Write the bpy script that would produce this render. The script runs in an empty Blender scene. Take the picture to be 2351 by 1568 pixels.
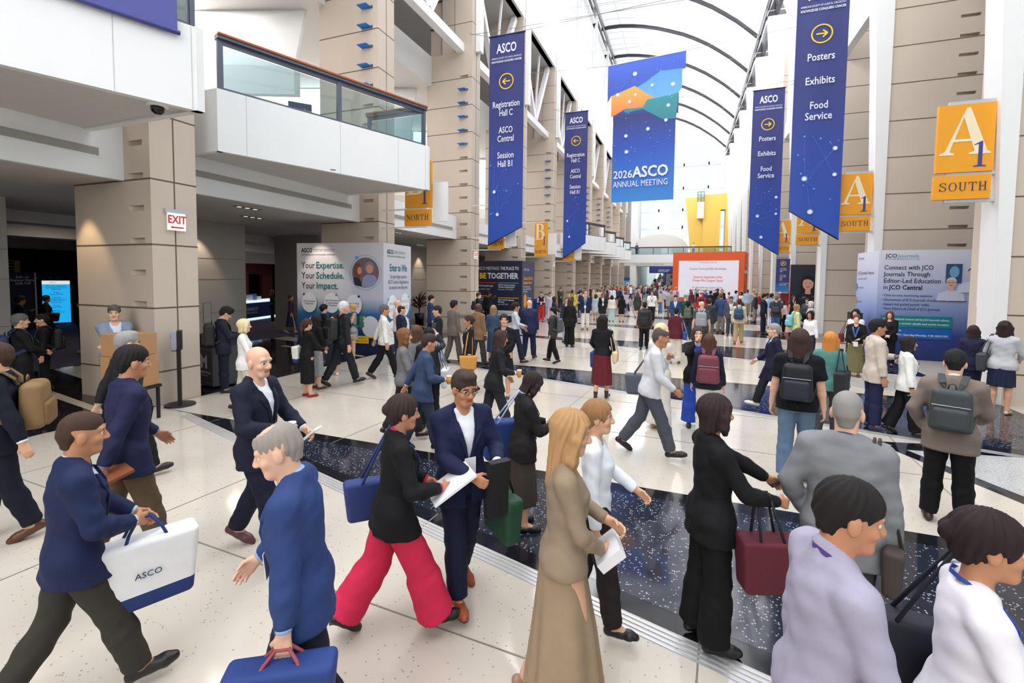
import bpy, math, random
import numpy as np
from mathutils import Vector, Matrix
SC = bpy.context.scene
COL = SC.collection
R_ = math.radians
# ---------------------------------------------------------------- camera
CAM_H = 2.5
cd = bpy.data.cameras.new('camera')
cam = bpy.data.objects.new('camera', cd); COL.objects.link(cam)
cd.sensor_width = 36.0
cd.lens = 1063.0 / 2351.0 * 36.0
cd.shift_y = (695.0 - 784.0) / 2351.0
cd.clip_start = 0.05; cd.clip_end = 600
_rot = Matrix(((0.9346991, -0.02969232, 0.35419764), (0.35525352, 0.04576429, -0.93364906), (0.0115126, 0.99851089, 0.05332414)))
cam.matrix_world = Matrix.Translation((0, 0, CAM_H)) @ _rot.to_4x4()
SC.camera = cam
# ---------------------------------------------------------------- light
SC.view_settings.view_transform = 'Standard'
SC.view_settings.look = 'None'
SC.view_settings.exposure = 0.12
SC.view_settings.gamma = 1.0
SC.view_settings.use_curve_mapping = False
SC.cycles.use_denoising = True
SC.cycles.max_bounces = 8
SC.cycles.diffuse_bounces = 4
SC.cycles.glossy_bounces = 3
SC.cycles.transmission_bounces = 4
SC.cycles.transparent_max_bounces = 12
SC.cycles.caustics_reflective = False
SC.cycles.caustics_refractive = False
SC.cycles.sample_clamp_indirect = 6.0
W = bpy.data.worlds.new('overcast sky'); SC.world = W
W.use_nodes = True
_b = W.node_tree.nodes['Background']
_b.inputs['Color'].default_value = (0.93, 0.96, 1.0, 1)
_b.inputs['Strength'].default_value = 1.3
def area_light(name, loc, rot, sx, sy, power, col=(1, 1, 1)):
    l = bpy.data.lights.new(name, 'AREA'); l.shape = 'RECTANGLE'; l.size = sx; l.size_y = sy
    l.energy = power; l.color = col
    o = bpy.data.objects.new(name, l); COL.objects.link(o)
    o.location = loc; o.rotation_euler = [R_(a) for a in rot]
    return o
def spot_light(name, loc, target, power, deg=60, col=(1, .82, .6), blend=.6, rad=.05):
    l = bpy.data.lights.new(name, 'SPOT'); l.energy = power; l.spot_size = R_(deg); l.spot_blend = blend
    l.color = col; l.shadow_soft_size = rad
    o = bpy.data.objects.new(name, l); COL.objects.link(o)
    o.location = loc
    o.rotation_euler = (Vector(target) - Vector(loc)).to_track_quat('-Z', 'Y').to_euler()
    return o
# daylight coming through the clerestory windows on both long sides
area_light('daylight_clerestory_left', (-9.0, 38, 23.0), (0, -62, 0), 8.0, 110, 21000, (.95, .97, 1))
area_light('daylight_clerestory_right', (6.3, 38, 23.0), (0, 62, 0), 8.0, 110, 21000, (.95, .97, 1))
area_light('fill_behind_camera', (-1.6, -13.5, 14.0), (-84, 0, 0), 15, 18, 2600, (1, .98, .95))  # added fill behind the camera to brighten the piers, no window there
# ---------------------------------------------------------------- materials
_mats = {}
def mat(name, col, rough=.6, metal=0., spec=.4, emit=None, estr=0., noise=0., nscale=30., bump=0., bscale=200., trans=0., coat=0.):
    if name in _mats: return _mats[name]
    m = bpy.data.materials.new(name); m.use_nodes = True
    nt = m.node_tree; b = nt.nodes['Principled BSDF']
    c = (*col[:3], 1)
    b.inputs['Base Color'].default_value = c
    b.inputs['Roughness'].default_value = rough
    b.inputs['Metallic'].default_value = metal
    b.inputs['Specular IOR Level'].default_value = spec
    if coat: b.inputs['Coat Weight'].default_value = coat; b.inputs['Coat Roughness'].default_value = .05
    if emit: b.inputs['Emission Color'].default_value = (*emit, 1); b.inputs['Emission Strength'].default_value = estr
    if noise or bump:
        tc = nt.nodes.new('ShaderNodeTexCoord')
    if noise:
        n = nt.nodes.new('ShaderNodeTexNoise'); n.inputs['Scale'].default_value = nscale; n.inputs['Detail'].default_value = 3
        nt.links.new(tc.outputs['Object'], n.inputs['Vector'])
        mr = nt.nodes.new('ShaderNodeMapRange'); mr.inputs['To Min'].default_value = 1 - noise; mr.inputs['To Max'].default_value = 1 + noise
        nt.links.new(n.outputs['Fac'], mr.inputs['Value'])
        hs = nt.nodes.new('ShaderNodeHueSaturation'); hs.inputs['Color'].default_value = c
        nt.links.new(mr.outputs['Result'], hs.inputs['Value'])
        nt.links.new(hs.outputs['Color'], b.inputs['Base Color'])
    if bump:
        n2 = nt.nodes.new('ShaderNodeTexNoise'); n2.inputs['Scale'].default_value = bscale; n2.inputs['Detail'].default_value = 2
        nt.links.new(tc.outputs['Object'], n2.inputs['Vector'])
        bp = nt.nodes.new('ShaderNodeBump'); bp.inputs['Strength'].default_value = bump; bp.inputs['Distance'].default_value = .01
        nt.links.new(n2.outputs['Fac'], bp.inputs['Height']); nt.links.new(bp.outputs['Normal'], b.inputs['Normal'])
    _mats[name] = m
    return m
def srgb(r, g, b):
    f = lambda v: (v / 255 / 12.92) if v / 255 <= .04045 else ((v / 255 + .055) / 1.055) ** 2.4
    return (f(r), f(g), f(b))
def cmat(rgb, rough=.75, kind='cloth', **k):
    nm = '%s_%02x%02x%02x' % (kind, *rgb)
    if kind == 'cloth':
        g = sum(rgb) / 3; rgb = tuple(int(c * .86 + g * .14) for c in rgb)
        k.setdefault('noise', .12); k.setdefault('nscale', 9.); k.setdefault('bump', .12); k.setdefault('bscale', 24.); k.setdefault('spec', .2)
    return mat(nm, srgb(*rgb), rough, **k)
# ---------------------------------------------------------------- mesh helpers
class MB:
    """collects polygons and links them as one mesh object"""
    def __init__(s): s.v = []; s.f = []; s.mi = []; s.m = 0
    def add(s, vs, fs):
        o = len(s.v); s.v += [tuple(v) for v in vs]
        for f in fs: s.f.append([i + o for i in f]); s.mi.append(s.m)
        return s
    def box(s, x0, x1, y0, y1, z0, z1):
        return s.add([(x0, y0, z0), (x1, y0, z0), (x1, y1, z0), (x0, y1, z0), (x0, y0, z1), (x1, y0, z1), (x1, y1, z1), (x0, y1, z1)],
                     [(0, 3, 2, 1), (4, 5, 6, 7), (0, 1, 5, 4), (1, 2, 6, 5), (2, 3, 7, 6), (3, 0, 4, 7)])
    def obox(s, c, ax, ay, az, hx, hy, hz):
        c = Vector(c); ax, ay, az = Vector(ax), Vector(ay), Vector(az)
        vs = [c + ax * (hx * i) + ay * (hy * j) + az * (hz * k) for k in (-1, 1) for i, j in ((-1, -1), (1, -1), (1, 1), (-1, 1))]
        return s.add(vs, [(0, 3, 2, 1), (4, 5, 6, 7), (0, 1, 5, 4), (1, 2, 6, 5), (2, 3, 7, 6), (3, 0, 4, 7)])
    def bar(s, a, b, w, h, up=(0, 0, 1)):
        a, b = Vector(a), Vector(b); d = (b - a); L = d.length; d.normalize()
        up = Vector(up); sx = d.cross(up)
        if sx.length < 1e-4: sx = d.cross(Vector((1, 0, 0)))
        sx.normalize(); u = sx.cross(d)
        return s.obox((a + b) / 2, d, sx, u, L / 2, w / 2, h / 2)
    def prism(s, pts, z0, z1):
        n = len(pts)
        vs = [(x, y, z0) for x, y in pts] + [(x, y, z1) for x, y in pts]
        fs = [tuple(range(n - 1, -1, -1)), tuple(range(n, 2 * n))]
        for i in range(n): j = (i + 1) % n; fs.append((i, j, n + j, n + i))
        return s.add(vs, fs)
    def poly3(s, pts): return s.add(pts, [tuple(range(len(pts)))])
    def extrude(s, pts3, d):
        n = len(pts3); d = Vector(d)
        vs = [Vector(p) for p in pts3]; vs += [v + d for v in vs]
        fs = [tuple(range(n)), tuple(range(2 * n - 1, n - 1, -1))]
        for i in range(n): j = (i + 1) % n; fs.append((j, i, n + i, n + j))
        return s.add(vs, fs)
    def tube(s, pts, r, n=8, caps=True, closed=False):
        P = [Vector(p) for p in pts]; m = len(P)
        rr = r if hasattr(r, '__len__') else [r] * m
        prev = None; vs = []
        for i in range(m):
            if closed: d = P[(i + 1) % m] - P[i - 1]
            else: d = P[min(i + 1, m - 1)] - P[max(i - 1, 0)]
            d.normalize()
            if prev is None:
                u = d.cross(Vector((0, 0, 1)))
                if u.length < .1: u = d.cross(Vector((1, 0, 0)))
            else: u = prev - d * prev.dot(d)
            u.normalize(); prev = u; w = d.cross(u)
            for k in range(n):
                a = 2 * math.pi * k / n
                vs.append(P[i] + (u * math.cos(a) + w * math.sin(a)) * rr[i])
        fs = []
        for i in range(m if closed else m - 1):
            i2 = (i + 1) % m
            for k in range(n): fs.append((i * n + k, i * n + (k + 1) % n, i2 * n + (k + 1) % n, i2 * n + k))
        if caps and not closed: fs += [tuple(range(n - 1, -1, -1)), tuple((m - 1) * n + k for k in range(n))]
        return s.add(vs, fs)
    def ribbon(s, pts, w, t, nrm):
        """strap: flat band along pts, width w across, thickness t along the normals"""
        P = [Vector(p) for p in pts]; N = [Vector(q) for q in nrm]; m = len(P); vs = []
        for i in range(m):
            d = (P[min(i + 1, m - 1)] - P[max(i - 1, 0)]).normalized()
            n = (N[i] - d * N[i].dot(d)).normalized(); x = d.cross(n)
            for a, b in ((-1, 0), (1, 0), (1, 1), (-1, 1)): vs.append(P[i] + x * (a * w / 2) + n * (b * t))
        fs = [(3, 2, 1, 0), tuple((m - 1) * 4 + k for k in range(4))]
        for i in range(m - 1):
            for k in range(4): fs.append((i * 4 + k, i * 4 + (k + 1) % 4, i * 4 + 4 + (k + 1) % 4, i * 4 + 4 + k))
        return s.add(vs, fs)
    def lathe(s, prof, c=(0, 0, 0), n=20):
        vs = []; m = len(prof)
        for r, z in prof:
            for k in range(n):
                a = 2 * math.pi * k / n; vs.append((c[0] + r * math.cos(a), c[1] + r * math.sin(a), c[2] + z))
        fs = [(i * n + k, i * n + (k + 1) % n, (i + 1) * n + (k + 1) % n, (i + 1) * n + k) for i in range(m - 1) for k in range(n)]
        fs += [tuple(range(n - 1, -1, -1)), tuple((m - 1) * n + k for k in range(n))]
        return s.add(vs, fs)
    def build(s, name, m, parent=None, smooth=False, bevel=0., loc=None):
        me = bpy.data.meshes.new(name); me.from_pydata([tuple(v) for v in s.v], [], s.f)
        o = bpy.data.objects.new(name, me); COL.objects.link(o)
        for q in (m if isinstance(m, (list, tuple)) else [m]): me.materials.append(q)
        if any(s.mi): me.polygons.foreach_set('material_index', s.mi)
        if smooth: me.polygons.foreach_set('use_smooth', [True] * len(me.polygons))
        if bevel:
            b = o.modifiers.new('bevel', 'BEVEL'); b.width = bevel; b.segments = 2; b.limit_method = 'ANGLE'
        if parent is not None: o.parent = parent
        if loc is not None: o.location = loc
        return o
def empty(name, loc=(0, 0, 0), rz=0., label=None, cat=None, group=None):
    o = bpy.data.objects.new(name, None); COL.objects.link(o); o.location = loc; o.rotation_euler = (0, 0, rz)
    o.empty_display_size = .1
    return tag(o, label, cat, group)
def tag(o, label=None, cat=None, group=None, kind=None):
    if label: o['label'] = label
    if cat: o['category'] = cat
    if group: o['group'] = group
    if kind: o['kind'] = kind
    return o
def struct(name, mb, m, **k):
    o = mb.build(name, m, **k); o['kind'] = 'structure'; return o
_fonts = {}
def font():
    return None
def text(name, body, size, m, parent, loc, rot=(90, 0, 0), align='CENTER', ext=.002, sx=1., bold=0., space=1., basis=None, fit=None):
    """lettering as one mesh; fit = wanted total width"""
    c = bpy.data.curves.new(name, 'FONT'); c.body = body; c.size = size; c.align_x = align; c.align_y = 'CENTER'
    c.extrude = ext; c.offset = bold; c.space_character = space; c.space_line = .95; c.resolution_u = 2
    t = bpy.data.objects.new(name, c); me = bpy.data.meshes.new_from_object(t)
    bpy.data.objects.remove(t); bpy.data.curves.remove(c)
    me.name = name; me.materials.clear(); me.materials.append(m)
    o = bpy.data.objects.new(name, me); COL.objects.link(o)
    if parent is not None: o.parent = parent
    if fit and len(me.vertices):
        xs = [v.co.x for v in me.vertices]; sx = fit / (max(xs) - min(xs))
    B = basis.to_4x4() if basis is not None else Matrix.Rotation(R_(rot[2]), 4, 'Z') @ Matrix.Rotation(R_(rot[0]), 4, 'X')
    o.matrix_local = Matrix.Translation(loc) @ B @ Matrix.Diagonal((sx, 1, 1, 1))
    return o
# ================================================================ the hall
XL, XR = -9.32, 6.1          # hall faces of the left and right piers
P0, DP = 5.7, 6.75           # first pier front, pier spacing along the hall
def py(k): return P0 + DP * k
M_white = mat('painted_white', (.80, .80, .80), .5, noise=.02, nscale=2.)
M_soffit = mat('soffit_grey', (.62, .60, .58), .7)
M_grey = mat('warm_grey_wall', (.44, .41, .39), .65, noise=.04, nscale=3.)
M_dark = mat('black_metal', (.012, .012, .016), .45)
M_steel = mat('steel_blue_grey', (.10, .11, .15), .4, .3)
M_alu = mat('aluminium', (.55, .57, .62), .4, .5)
M_groove = mat('joint_brown', (.14, .10, .07), .8)
M_wood = mat('handrail_cherry', (.38, .10, .03), .35, noise=.15, nscale=14.)
def glass(name, tint=(.86, .93, .93), refl=.12):
    if name in _mats: return _mats[name]
    m = bpy.data.materials.new(name); m.use_nodes = True; nt = m.node_tree; nt.nodes.clear()
    o = nt.nodes.new('ShaderNodeOutputMaterial'); t = nt.nodes.new('ShaderNodeBsdfTransparent'); g = nt.nodes.new('ShaderNodeBsdfGlossy')
    t.inputs['Color'].default_value = (*tint, 1); g.inputs['Roughness'].default_value = .02
    fr = nt.nodes.new('ShaderNodeFresnel'); fr.inputs['IOR'].default_value = 1.45
    mx = nt.nodes.new('ShaderNodeMixShader')
    nt.links.new(fr.outputs['Fac'], mx.inputs['Fac']); nt.links.new(t.outputs[0], mx.inputs[1]); nt.links.new(g.outputs[0], mx.inputs[2]); nt.links.new(mx.outputs[0], o.inputs['Surface'])
    _mats[name] = m; return m
M_glass = glass('clear_glass'); M_rail = glass('railing_glass', (.70, .80, .82))
def stone(name, col):
    """precast cladding: mottled, fine pores, faint streaks"""
    m = mat(name, col, .8, spec=.25, noise=.07, nscale=.9, bump=.08, bscale=60.)
    return m
M_stone = stone('precast_tan', srgb(201, 187, 172))
def terrazzo(name, base, chips, amount, scale, rough=.10):
    m = bpy.data.materials.new(name); m.use_nodes = True; nt = m.node_tree; b = nt.nodes['Principled BSDF']
    tc = nt.nodes.new('ShaderNodeTexCoord')
    v = nt.nodes.new('ShaderNodeTexVoronoi'); v.inputs['Scale'].default_value = scale; v.feature = 'F1'
    nt.links.new(tc.outputs['Object'], v.inputs['Vector'])
    sep = nt.nodes.new('ShaderNodeSeparateColor'); nt.links.new(v.outputs['Color'], sep.inputs['Color'])
    th = nt.nodes.new('ShaderNodeMath'); th.operation = 'LESS_THAN'; th.inputs[1].default_value = amount; nt.links.new(sep.outputs['Red'], th.inputs[0])
    ds = nt.nodes.new('ShaderNodeMath'); ds.operation = 'LESS_THAN'; ds.inputs[1].default_value = .42; nt.links.new(v.outputs['Distance'], ds.inputs[0])
    mu = nt.nodes.new('ShaderNodeMath'); mu.operation = 'MULTIPLY'; nt.links.new(th.outputs[0], mu.inputs[0]); nt.links.new(ds.outputs[0], mu.inputs[1])
    n = nt.nodes.new('ShaderNodeTexNoise'); n.inputs['Scale'].default_value = 1.3; nt.links.new(tc.outputs['Object'], n.inputs['Vector'])
    mr = nt.nodes.new('ShaderNodeMapRange'); mr.inputs['To Min'].default_value = .90; mr.inputs['To Max'].default_value = 1.08; nt.links.new(n.outputs['Fac'], mr.inputs['Value'])
    mx = nt.nodes.new('ShaderNodeMix'); mx.data_type = 'RGBA'; mx.inputs['A'].default_value = (*base, 1); mx.inputs['B'].default_value = (*chips, 1)
    nt.links.new(mu.outputs[0], mx.inputs['Factor'])
    hs = nt.nodes.new('ShaderNodeHueSaturation'); nt.links.new(mx.outputs['Result'], hs.inputs['Color']); nt.links.new(mr.outputs['Result'], hs.inputs['Value'])
    nt.links.new(hs.outputs['Color'], b.inputs['Base Color'])
    b.inputs['Roughness'].default_value = rough; b.inputs['Specular IOR Level'].default_value = .5
    return m
M_cream = terrazzo('terrazzo_cream', (.62, .56, .48), (.34, .30, .26), .035, 60., .09)
M_navy = terrazzo('terrazzo_navy', (.018, .022, .036), (.36, .38, .42), .17, 55., .08)
M_black = mat('terrazzo_black', (.010, .010, .014), .08, noise=.2, nscale=3.)
M_lightgrey = terrazzo('terrazzo_grey', (.50, .50, .49), (.22, .22, .24), .30, 70., .10)
M_aisle = terrazzo('terrazzo_dark_aisle', (.016, .014, .016), (.20, .19, .19), .05, 55., .06)
M_carpet = mat('carpet_indigo', srgb(78, 74, 104), .95, noise=.35, nscale=60., bump=.3, bscale=300.)
# ---- floor
mb = MB(); mb.poly3([(-45, -14, 0), (24, -14, 0), (24, 190, 0), (-45, 190, 0)]); struct('floor', mb, M_cream)
tn = [0]
def trim(mb, m, name=None):
    tn[0] += 1; return struct(name or 'trim_%d' % tn[0], mb, m)
def flat(pts, m, z=.002):
    q = MB(); q.poly3([(x, y, z) for x, y in pts]); return trim(q, m)
flat([(-15.4, -14), (-9.30, -14), (-9.30, 78), (-15.4, 78)], M_aisle, .0015)
flat([(-45, -14), (-15.4, -14), (-15.4, 78), (-45, 78)], M_carpet, .003)
for k in range(0, 6):            # thin cream inlays in the dark aisle floor
    y = 5.9 + DP * k
    flat([(-15.3, y + 1.0), (-9.4, y - .1), (-9.4, y + .25), (-15.3, y + 1.75)], M_cream, .003)
    flat([(-13.4, y - .35), (-9.4, y - .95), (-9.4, y - .80), (-13.4, y - .15)], M_cream, .003)
for k in range(-1, 10):           # wedge-shaped navy bands with black borders across the hall
    y0 = 5.66 + DP * k if k > 0 else 5.66 + 6.65 * k
    sl = .275
    yb = lambda x: y0 - sl * (x + 8.3)
    flat([(-9.3, y0), (-8.4, y0), (6.1, y0), (6.1, yb(6.1)), (-8.3, y0 - .03)], M_black, .002)
    flat([(-7.0, y0 - .24), (5.9, y0 - .24), (5.9, yb(5.9) + .26), (-7.0, y0 - .26)], M_navy, .003)
    if k < 4:
        for j in range(4):            # steel divider strips
            q = MB(); o = -.035 - .045 * j
            q.bar((-8.3, y0 - .03 + o, .003), (6.1, yb(6.1) + o, .003), .022, .004); trim(q, M_alu)
flat([(2.9, 8.75), (4.7, 9.15), (6.1, 9.4), (6.1, 8.9), (4.7, 8.75), (3.1, 8.45)], M_black, .0035)
flat([(3.1, 8.47), (6.1, 9.15), (6.1, 6.2), (4.2, 6.2)], M_lightgrey, .0035)
flat([(2.85, 8.55), (3.05, 8.6), (4.35, 5.9), (4.1, 5.9)], M_black, .0042)
flat([(3.3, 14.0), (6.1, 14.4), (6.1, 13.2), (4.0, 13.0)], M_lightgrey, .0035)
M_joint = mat('floor_joint', (.22, .20, .18), .4)
q = MB()
for k in range(-2, 9):
    for f in (.33, .62): q.bar((-9.2, 5.66 + DP * (k + f), .001), (6.0, 5.66 + DP * (k + f) - .6, .001), .012, .004)
trim(q, M_joint)
q = MB()
for x in (-7.2, -4.6, -2.0, .6, 3.2): q.bar((x - 1.2, -8, .001), (x + 3.4, 62, .001), .012, .004)
trim(q, M_joint)
# ---- piers
def slot_faces(mb, x0, x1, y, z0, z1, zs, sx0, sx1, hgt, depth):
    """camera-facing pier face with recessed slots"""
    zc = z0
    for z in zs:
        mb.add([(x0, y, zc), (x1, y, zc), (x1, y, z), (x0, y, z)], [(0, 1, 2, 3)])
        a, b = z, z + hgt
        mb.add([(x0, y, a), (sx0, y, a), (sx0, y, b), (x0, y, b)], [(0, 1, 2, 3)])
        mb.add([(sx1, y, a), (x1, y, a), (x1, y, b), (sx1, y, b)], [(0, 1, 2, 3)])
        v = [(sx0, y, a), (sx1, y, a), (sx1, y, b), (sx0, y, b), (sx0 + .06, y + depth * .5, a + .01), (sx1, y + depth, a + .01), (sx1, y + depth, b), (sx0 + .06, y + depth * .5, b)]
        mb.add(v, [(4, 5, 6, 7), (0, 1, 5, 4), (3, 7, 6, 2), (0, 4, 7, 3), (1, 2, 6, 5)])
        zc = b
    mb.add([(x0, y, zc), (x1, y, zc), (x1, y, z1), (x0, y, z1)], [(0, 1, 2, 3)])
ZJ = [.64, 1.855, 3.05, 4.26, 5.465, 6.67, 7.87, 9.08, 10.28, 11.49]
def pier(k, left=True):
    y = py(k); D = .85
    if left: x0, x1 = -11.65, XL; zt = 12.67; sx0, sx1 = x1 - .62, x1 - .20
    else: x0, x1 = XR, 8.55; zt = 22.0; sx0, sx1 = 7.85, 8.35
    mb = MB()
    if k < 9:
        zs = sorted([z + .02 for z in ZJ] + [(a + b) / 2 + .02 for a, b in zip(ZJ[:-1], ZJ[1:])]) + ([] if left else [12.1, 12.7, 13.3, 13.9, 14.5])
        slot_faces(mb, x0, x1, y, 0, zt, zs, sx0, sx1, .105 if left else .10, .16)
        mb.add([(x0, y, 0), (x0, y + D, 0), (x1, y + D, 0), (x1, y, 0), (x0, y, zt), (x0, y + D, zt), (x1, y + D, zt), (x1, y, zt)], [(0, 1, 5, 4), (1, 2, 6, 5), (2, 3, 7, 6), (4, 5, 6, 7)])
    else: mb.box(x0, x1, y, y + D, 0, zt)
    root = mb.build('pier', M_stone)
    tag(root, kind='structure')
    g = MB()
    for z in ZJ + ([] if left else [12.7, 13.9, 15.1, 16.3, 17.5]):
        g.box(x0 - .002, x1 + .002, y - .004, y + D + .004, z - .015, z + .015)
    xf = x1 if left else x0
    if left: g.box(xf - .004, xf + .004, y + D * .5 - .012, y + D * .5 + .012, 0, zt)
    o = g.build('joint_lines', M_groove, root)
    if left:                                   # narrower upper column with recessed panels, blue light fins
        u = MB(); u.box(-10.85, XL, y, y + D, 12.67, 17.6); u.box(-11.5, -10.85, y + .12, y + D, 12.67, 17.6); u.build('upper_column', M_stone, root)
        u = MB()
        for x in (-10.85, -10.2): u.box(x - .01, x + .01, y - .004, y, 12.67, 17.6)
        for z in (13.9, 15.1, 16.3): u.box(-11.5, XL + .003, y - .004, y + D, z - .012, z + .012)
        u.build('joint_lines', M_groove, root)
        bm = mat('blue_light_fin', srgb(20, 120, 205), .35)
        for i in range(5):
            if k > 8: break
            z = ZJ[7] - .56 + i * .603 - (0 if k != 1 else 0)
            f = MB(); xa, xb = sx0 + .02, sx1 - .06
            f.add([(xa, y - .28, z), (xa + .36, y - .28, z), (xb + .02, y, z), (xb - .34, y, z), (xa, y - .28, z + .02), (xa + .36, y - .28, z + .02), (xb + .02, y, z + .02), (xb - .34, y, z + .02)], [(0, 3, 2, 1), (4, 5, 6, 7), (0, 1, 5, 4), (1, 2, 6, 5), (2, 3, 7, 6), (3, 0, 4, 7)])
            f.build('light_fin', bm, root)
    else:
        u = MB(); q0 = y - .02
        # white tapering fin on the hall edge: narrow at the floor, wide under the roof
        pts = [(XR, 0), (XR - .20, 0), (XR - .24, 4), (XR - .44, 10), (XR - .75, 16), (XR - 1.2, 22.3), (XR, 22.3)]
        u.extrude([(x, y - .06, z) for x, z in pts], (0, D * .72, 0)); u.build('fin', M_white, root)
        u = MB(); u.box(XR - .22, XR, y + D * .62, y + D, 0, 22); u.build('recess', M_stone, root)
    return root
for k in range(0, 11): pier(k, True)
for k in range(1, 12): pier(k, False)
# ---- second-row columns and back walls of the north side
wl = MB()
for y0, y1 in ((2.4, 6.1), (9.15, 12.45), (15.9, 19.2), (22.6, 25.9), (29.4, 32.7), (36.1, 39.4)):
    q = MB(); q.box(-17.6, -15.2, y0, y1, 0, 4.28); c = q.build('pier', M_grey); tag(c, kind='structure')
    q = MB(); q.box(-15.201, -15.192, y0 + (y1 - y0) * .3, y1, 2.33, 2.345); q.box(-15.201, -15.192, y0 + (y1 - y0) * .3, y1, 3.04, 3.055); q.box(-15.201, -15.192, y0, y1, 1.2, 1.212)
    q.box(-15.201, -15.19, y0 + .0, y0 + .3, 0, 4.28); q.build('joint_lines', mat('joint_dark', (.2, .18, .17), .7), c)
# lower ceiling, two-tier soffit with grille walls, bulkheads
q = MB(); q.box(-45, -10.1, -14, 78, 4.28, 4.42); struct('ceiling', q, M_soffit)
q = MB(); q.box(-45, -10.1, -14, 78, 4.95, 5.05)
q.box(-45, -10.1, -14, 78, 5.05, 5.35); struct('floor_upper', q, M_soffit)
M_vent = mat('grille_dark', (.20, .18, .16), .6)
for k in range(-2, 10):
    y0, y1 = py(k) + .85, py(k + 1)
    q = MB(); q.box(-10.2, -10.07, y0, y1, 4.26, 5.30); struct('wall_bulkhead', q, M_white)
    if k > 8: continue
    v = empty('air_grille', (-10.07, (y0 + y1) / 2, 4.70))
    wh = (y1 - y0) / 2 - .35
    tag(v, {-1: 'long white linear air grille under the nearest upper balcony', 0: 'long white linear air grille between the EXIT-sign pier and the next pier'}.get(k, 'short-looking linear air grille on white bulkhead deep in the hall'), 'air grille', 'linear air grilles on the north bulkheads')
    if k > 0: v['label'] = 'linear air grille on the white bulkhead, bay %d beyond the EXIT-sign pier' % (k + 1)
    f = MB(); f.box(0, .012, -wh, wh, -.105, .105); f.build('frame', M_white, v)
    f = MB(); f.box(.008, .014, -wh + .05, wh - .05, -.072, .072); f.build('backing', M_vent, v)
    f = MB()
    for i in range(9): f.box(.012, .022, -wh + .05, wh - .05, -.066 + .0165 * i - .004, -.066 + .0165 * i + .004)
    f.build('slats', mat('slat_grey', (.55, .53, .5), .5), v)
q = MB()
for x, z in ((-18.0, 3.95), (-21.5, 3.75)): q.box(x - .9, x, -14, 78, z, 4.28)
struct('wall_ceiling_drop', q, M_soffit)
q = MB(); q.box(-32.3, -32, -14, 78, 2.9, 4.3); q.box(-24.6, -24.3, 16.5, 78, 3.2, 4.3); struct('wall_north_upper', q, mat('cream_panel', srgb(222, 205, 192), .6))
q = MB(); q.box(-45, -44.8, -14, 78, 0, 4.3); q.box(-45, -9, -14.2, -14, 0, 4.3); q.box(-45, -9, 78, 78.2, 0, 18); struct('wall_north', q, M_grey)
# upper gallery
q = MB(); q.box(-22, -21.8, -14, 78, 5.3, 18); struct('wall_gallery', q, mat('gallery_wall', srgb(222, 212, 205), .7))
q = MB(); q.box(-22, -11.4, -14, 78, 11.35, 12.67); q.box(-22, -9.45, -14, 78, 17.6, 18.0); struct('ceiling_gallery', q, M_soffit)
q = MB()
for k in range(-1, 9):   # slanting white ceiling ledges and dark recess of the gallery
    y = py(k)
    q.extrude([(-21.8, y + 2.2, 8.4), (-12.2, y + 6.2, 8.4), (-12.2, y + 6.2, 9.3), (-21.8, y + 2.2, 9.3)], (0, .25, 0))
    q.extrude([(-21.8, y + 2.2, 9.3), (-12.2, y + 6.2, 9.3), (-12.2, y + 6.7, 11.35), (-21.8, y + 3.4, 11.35)], (0, .1, 0))
struct('trim_gallery_ledge', q, M_white)
# bottom chord, web members, top fascia, posts
q = MB()
for k in range(-2, 11):
    y0, y1 = py(k) + .85, py(k + 1)
    q.box(-10.05, -9.72, y0, y1, 12.62, 13.0)
struct('trim_chord', q, M_white)
q = MB()
for k in range(-2, 11):
    y0, y1 = py(k) + .85, py(k + 1); ym = (y0 + y1) / 2
    q.bar((-9.85, ym - .1, 13.0), (-9.85, y0 + .1, 17.5), .28, .28); q.bar((-9.85, ym + .1, 13.0), (-9.85, y1 - .1, 17.5), .28, .28)
    q.bar((-9.85, ym, 13.0), (-9.85, ym + .9, 17.5), .10, .10)
struct('trim_web', q, M_white)
q = MB(); q.box(-9.75, XL, -14, 80, 17.6, 19.1); struct('wall_fascia_left', q, M_white)
q = MB()
for k in range(-2, 11): q.box(-9.30, -9.05, py(k) + .30, py(k) + .62, 12.7, 28.2)
struct('trim_posts_left', q, M_white)
M_frost = bpy.data.materials.new('frosted_glass'); M_frost.use_nodes = True; _nt = M_frost.node_tree; _nt.nodes.clear()
_o = _nt.nodes.new('ShaderNodeOutputMaterial'); _t = _nt.nodes.new('ShaderNodeBsdfTranslucent'); _t.inputs['Color'].default_value = (.97, .98, .99, 1); _d = _nt.nodes.new('ShaderNodeBsdfDiffuse'); _d.inputs['Color'].default_value = (.9, .9, .9, 1)
_m = _nt.nodes.new('ShaderNodeMixShader'); _m.inputs['Fac'].default_value = .25; _nt.links.new(_t.outputs[0], _m.inputs[1]); _nt.links.new(_d.outputs[0], _m.inputs[2]); _nt.links.new(_m.outputs[0], _o.inputs['Surface'])
def clerestory(name, x, z0, z1, n):
    q = MB(); q.box(x - .02, x + .02, -14, 80, z0, z1); o = struct(name, q, M_frost)
    q = MB()
    for k in range(-2, 11):
        for j in range(5): y = py(k) + .5 + DP * j / 5; q.box(x - .04, x + .05, y - .025, y + .025, z0, z1)
    for i in range(n + 1): z = z0 + (z1 - z0) * i / n; q.box(x - .04, x + .05, -14, 80, z - .03, z + .03)
    q.build('frame', M_white, o)
clerestory('window_1', -9.52, 19.1, 27.4, 3)
clerestory('window_2', XR + .3, 14.0, 21.3, 3)
q = MB(); q.box(XR + .2, XR + .5, -14, 80, 21.3, 22.3); q.box(XR + .2, XR + .5, -14, 80, 12.9, 14.0)
struct('wall_fascia_right', q, M_white)
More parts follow.
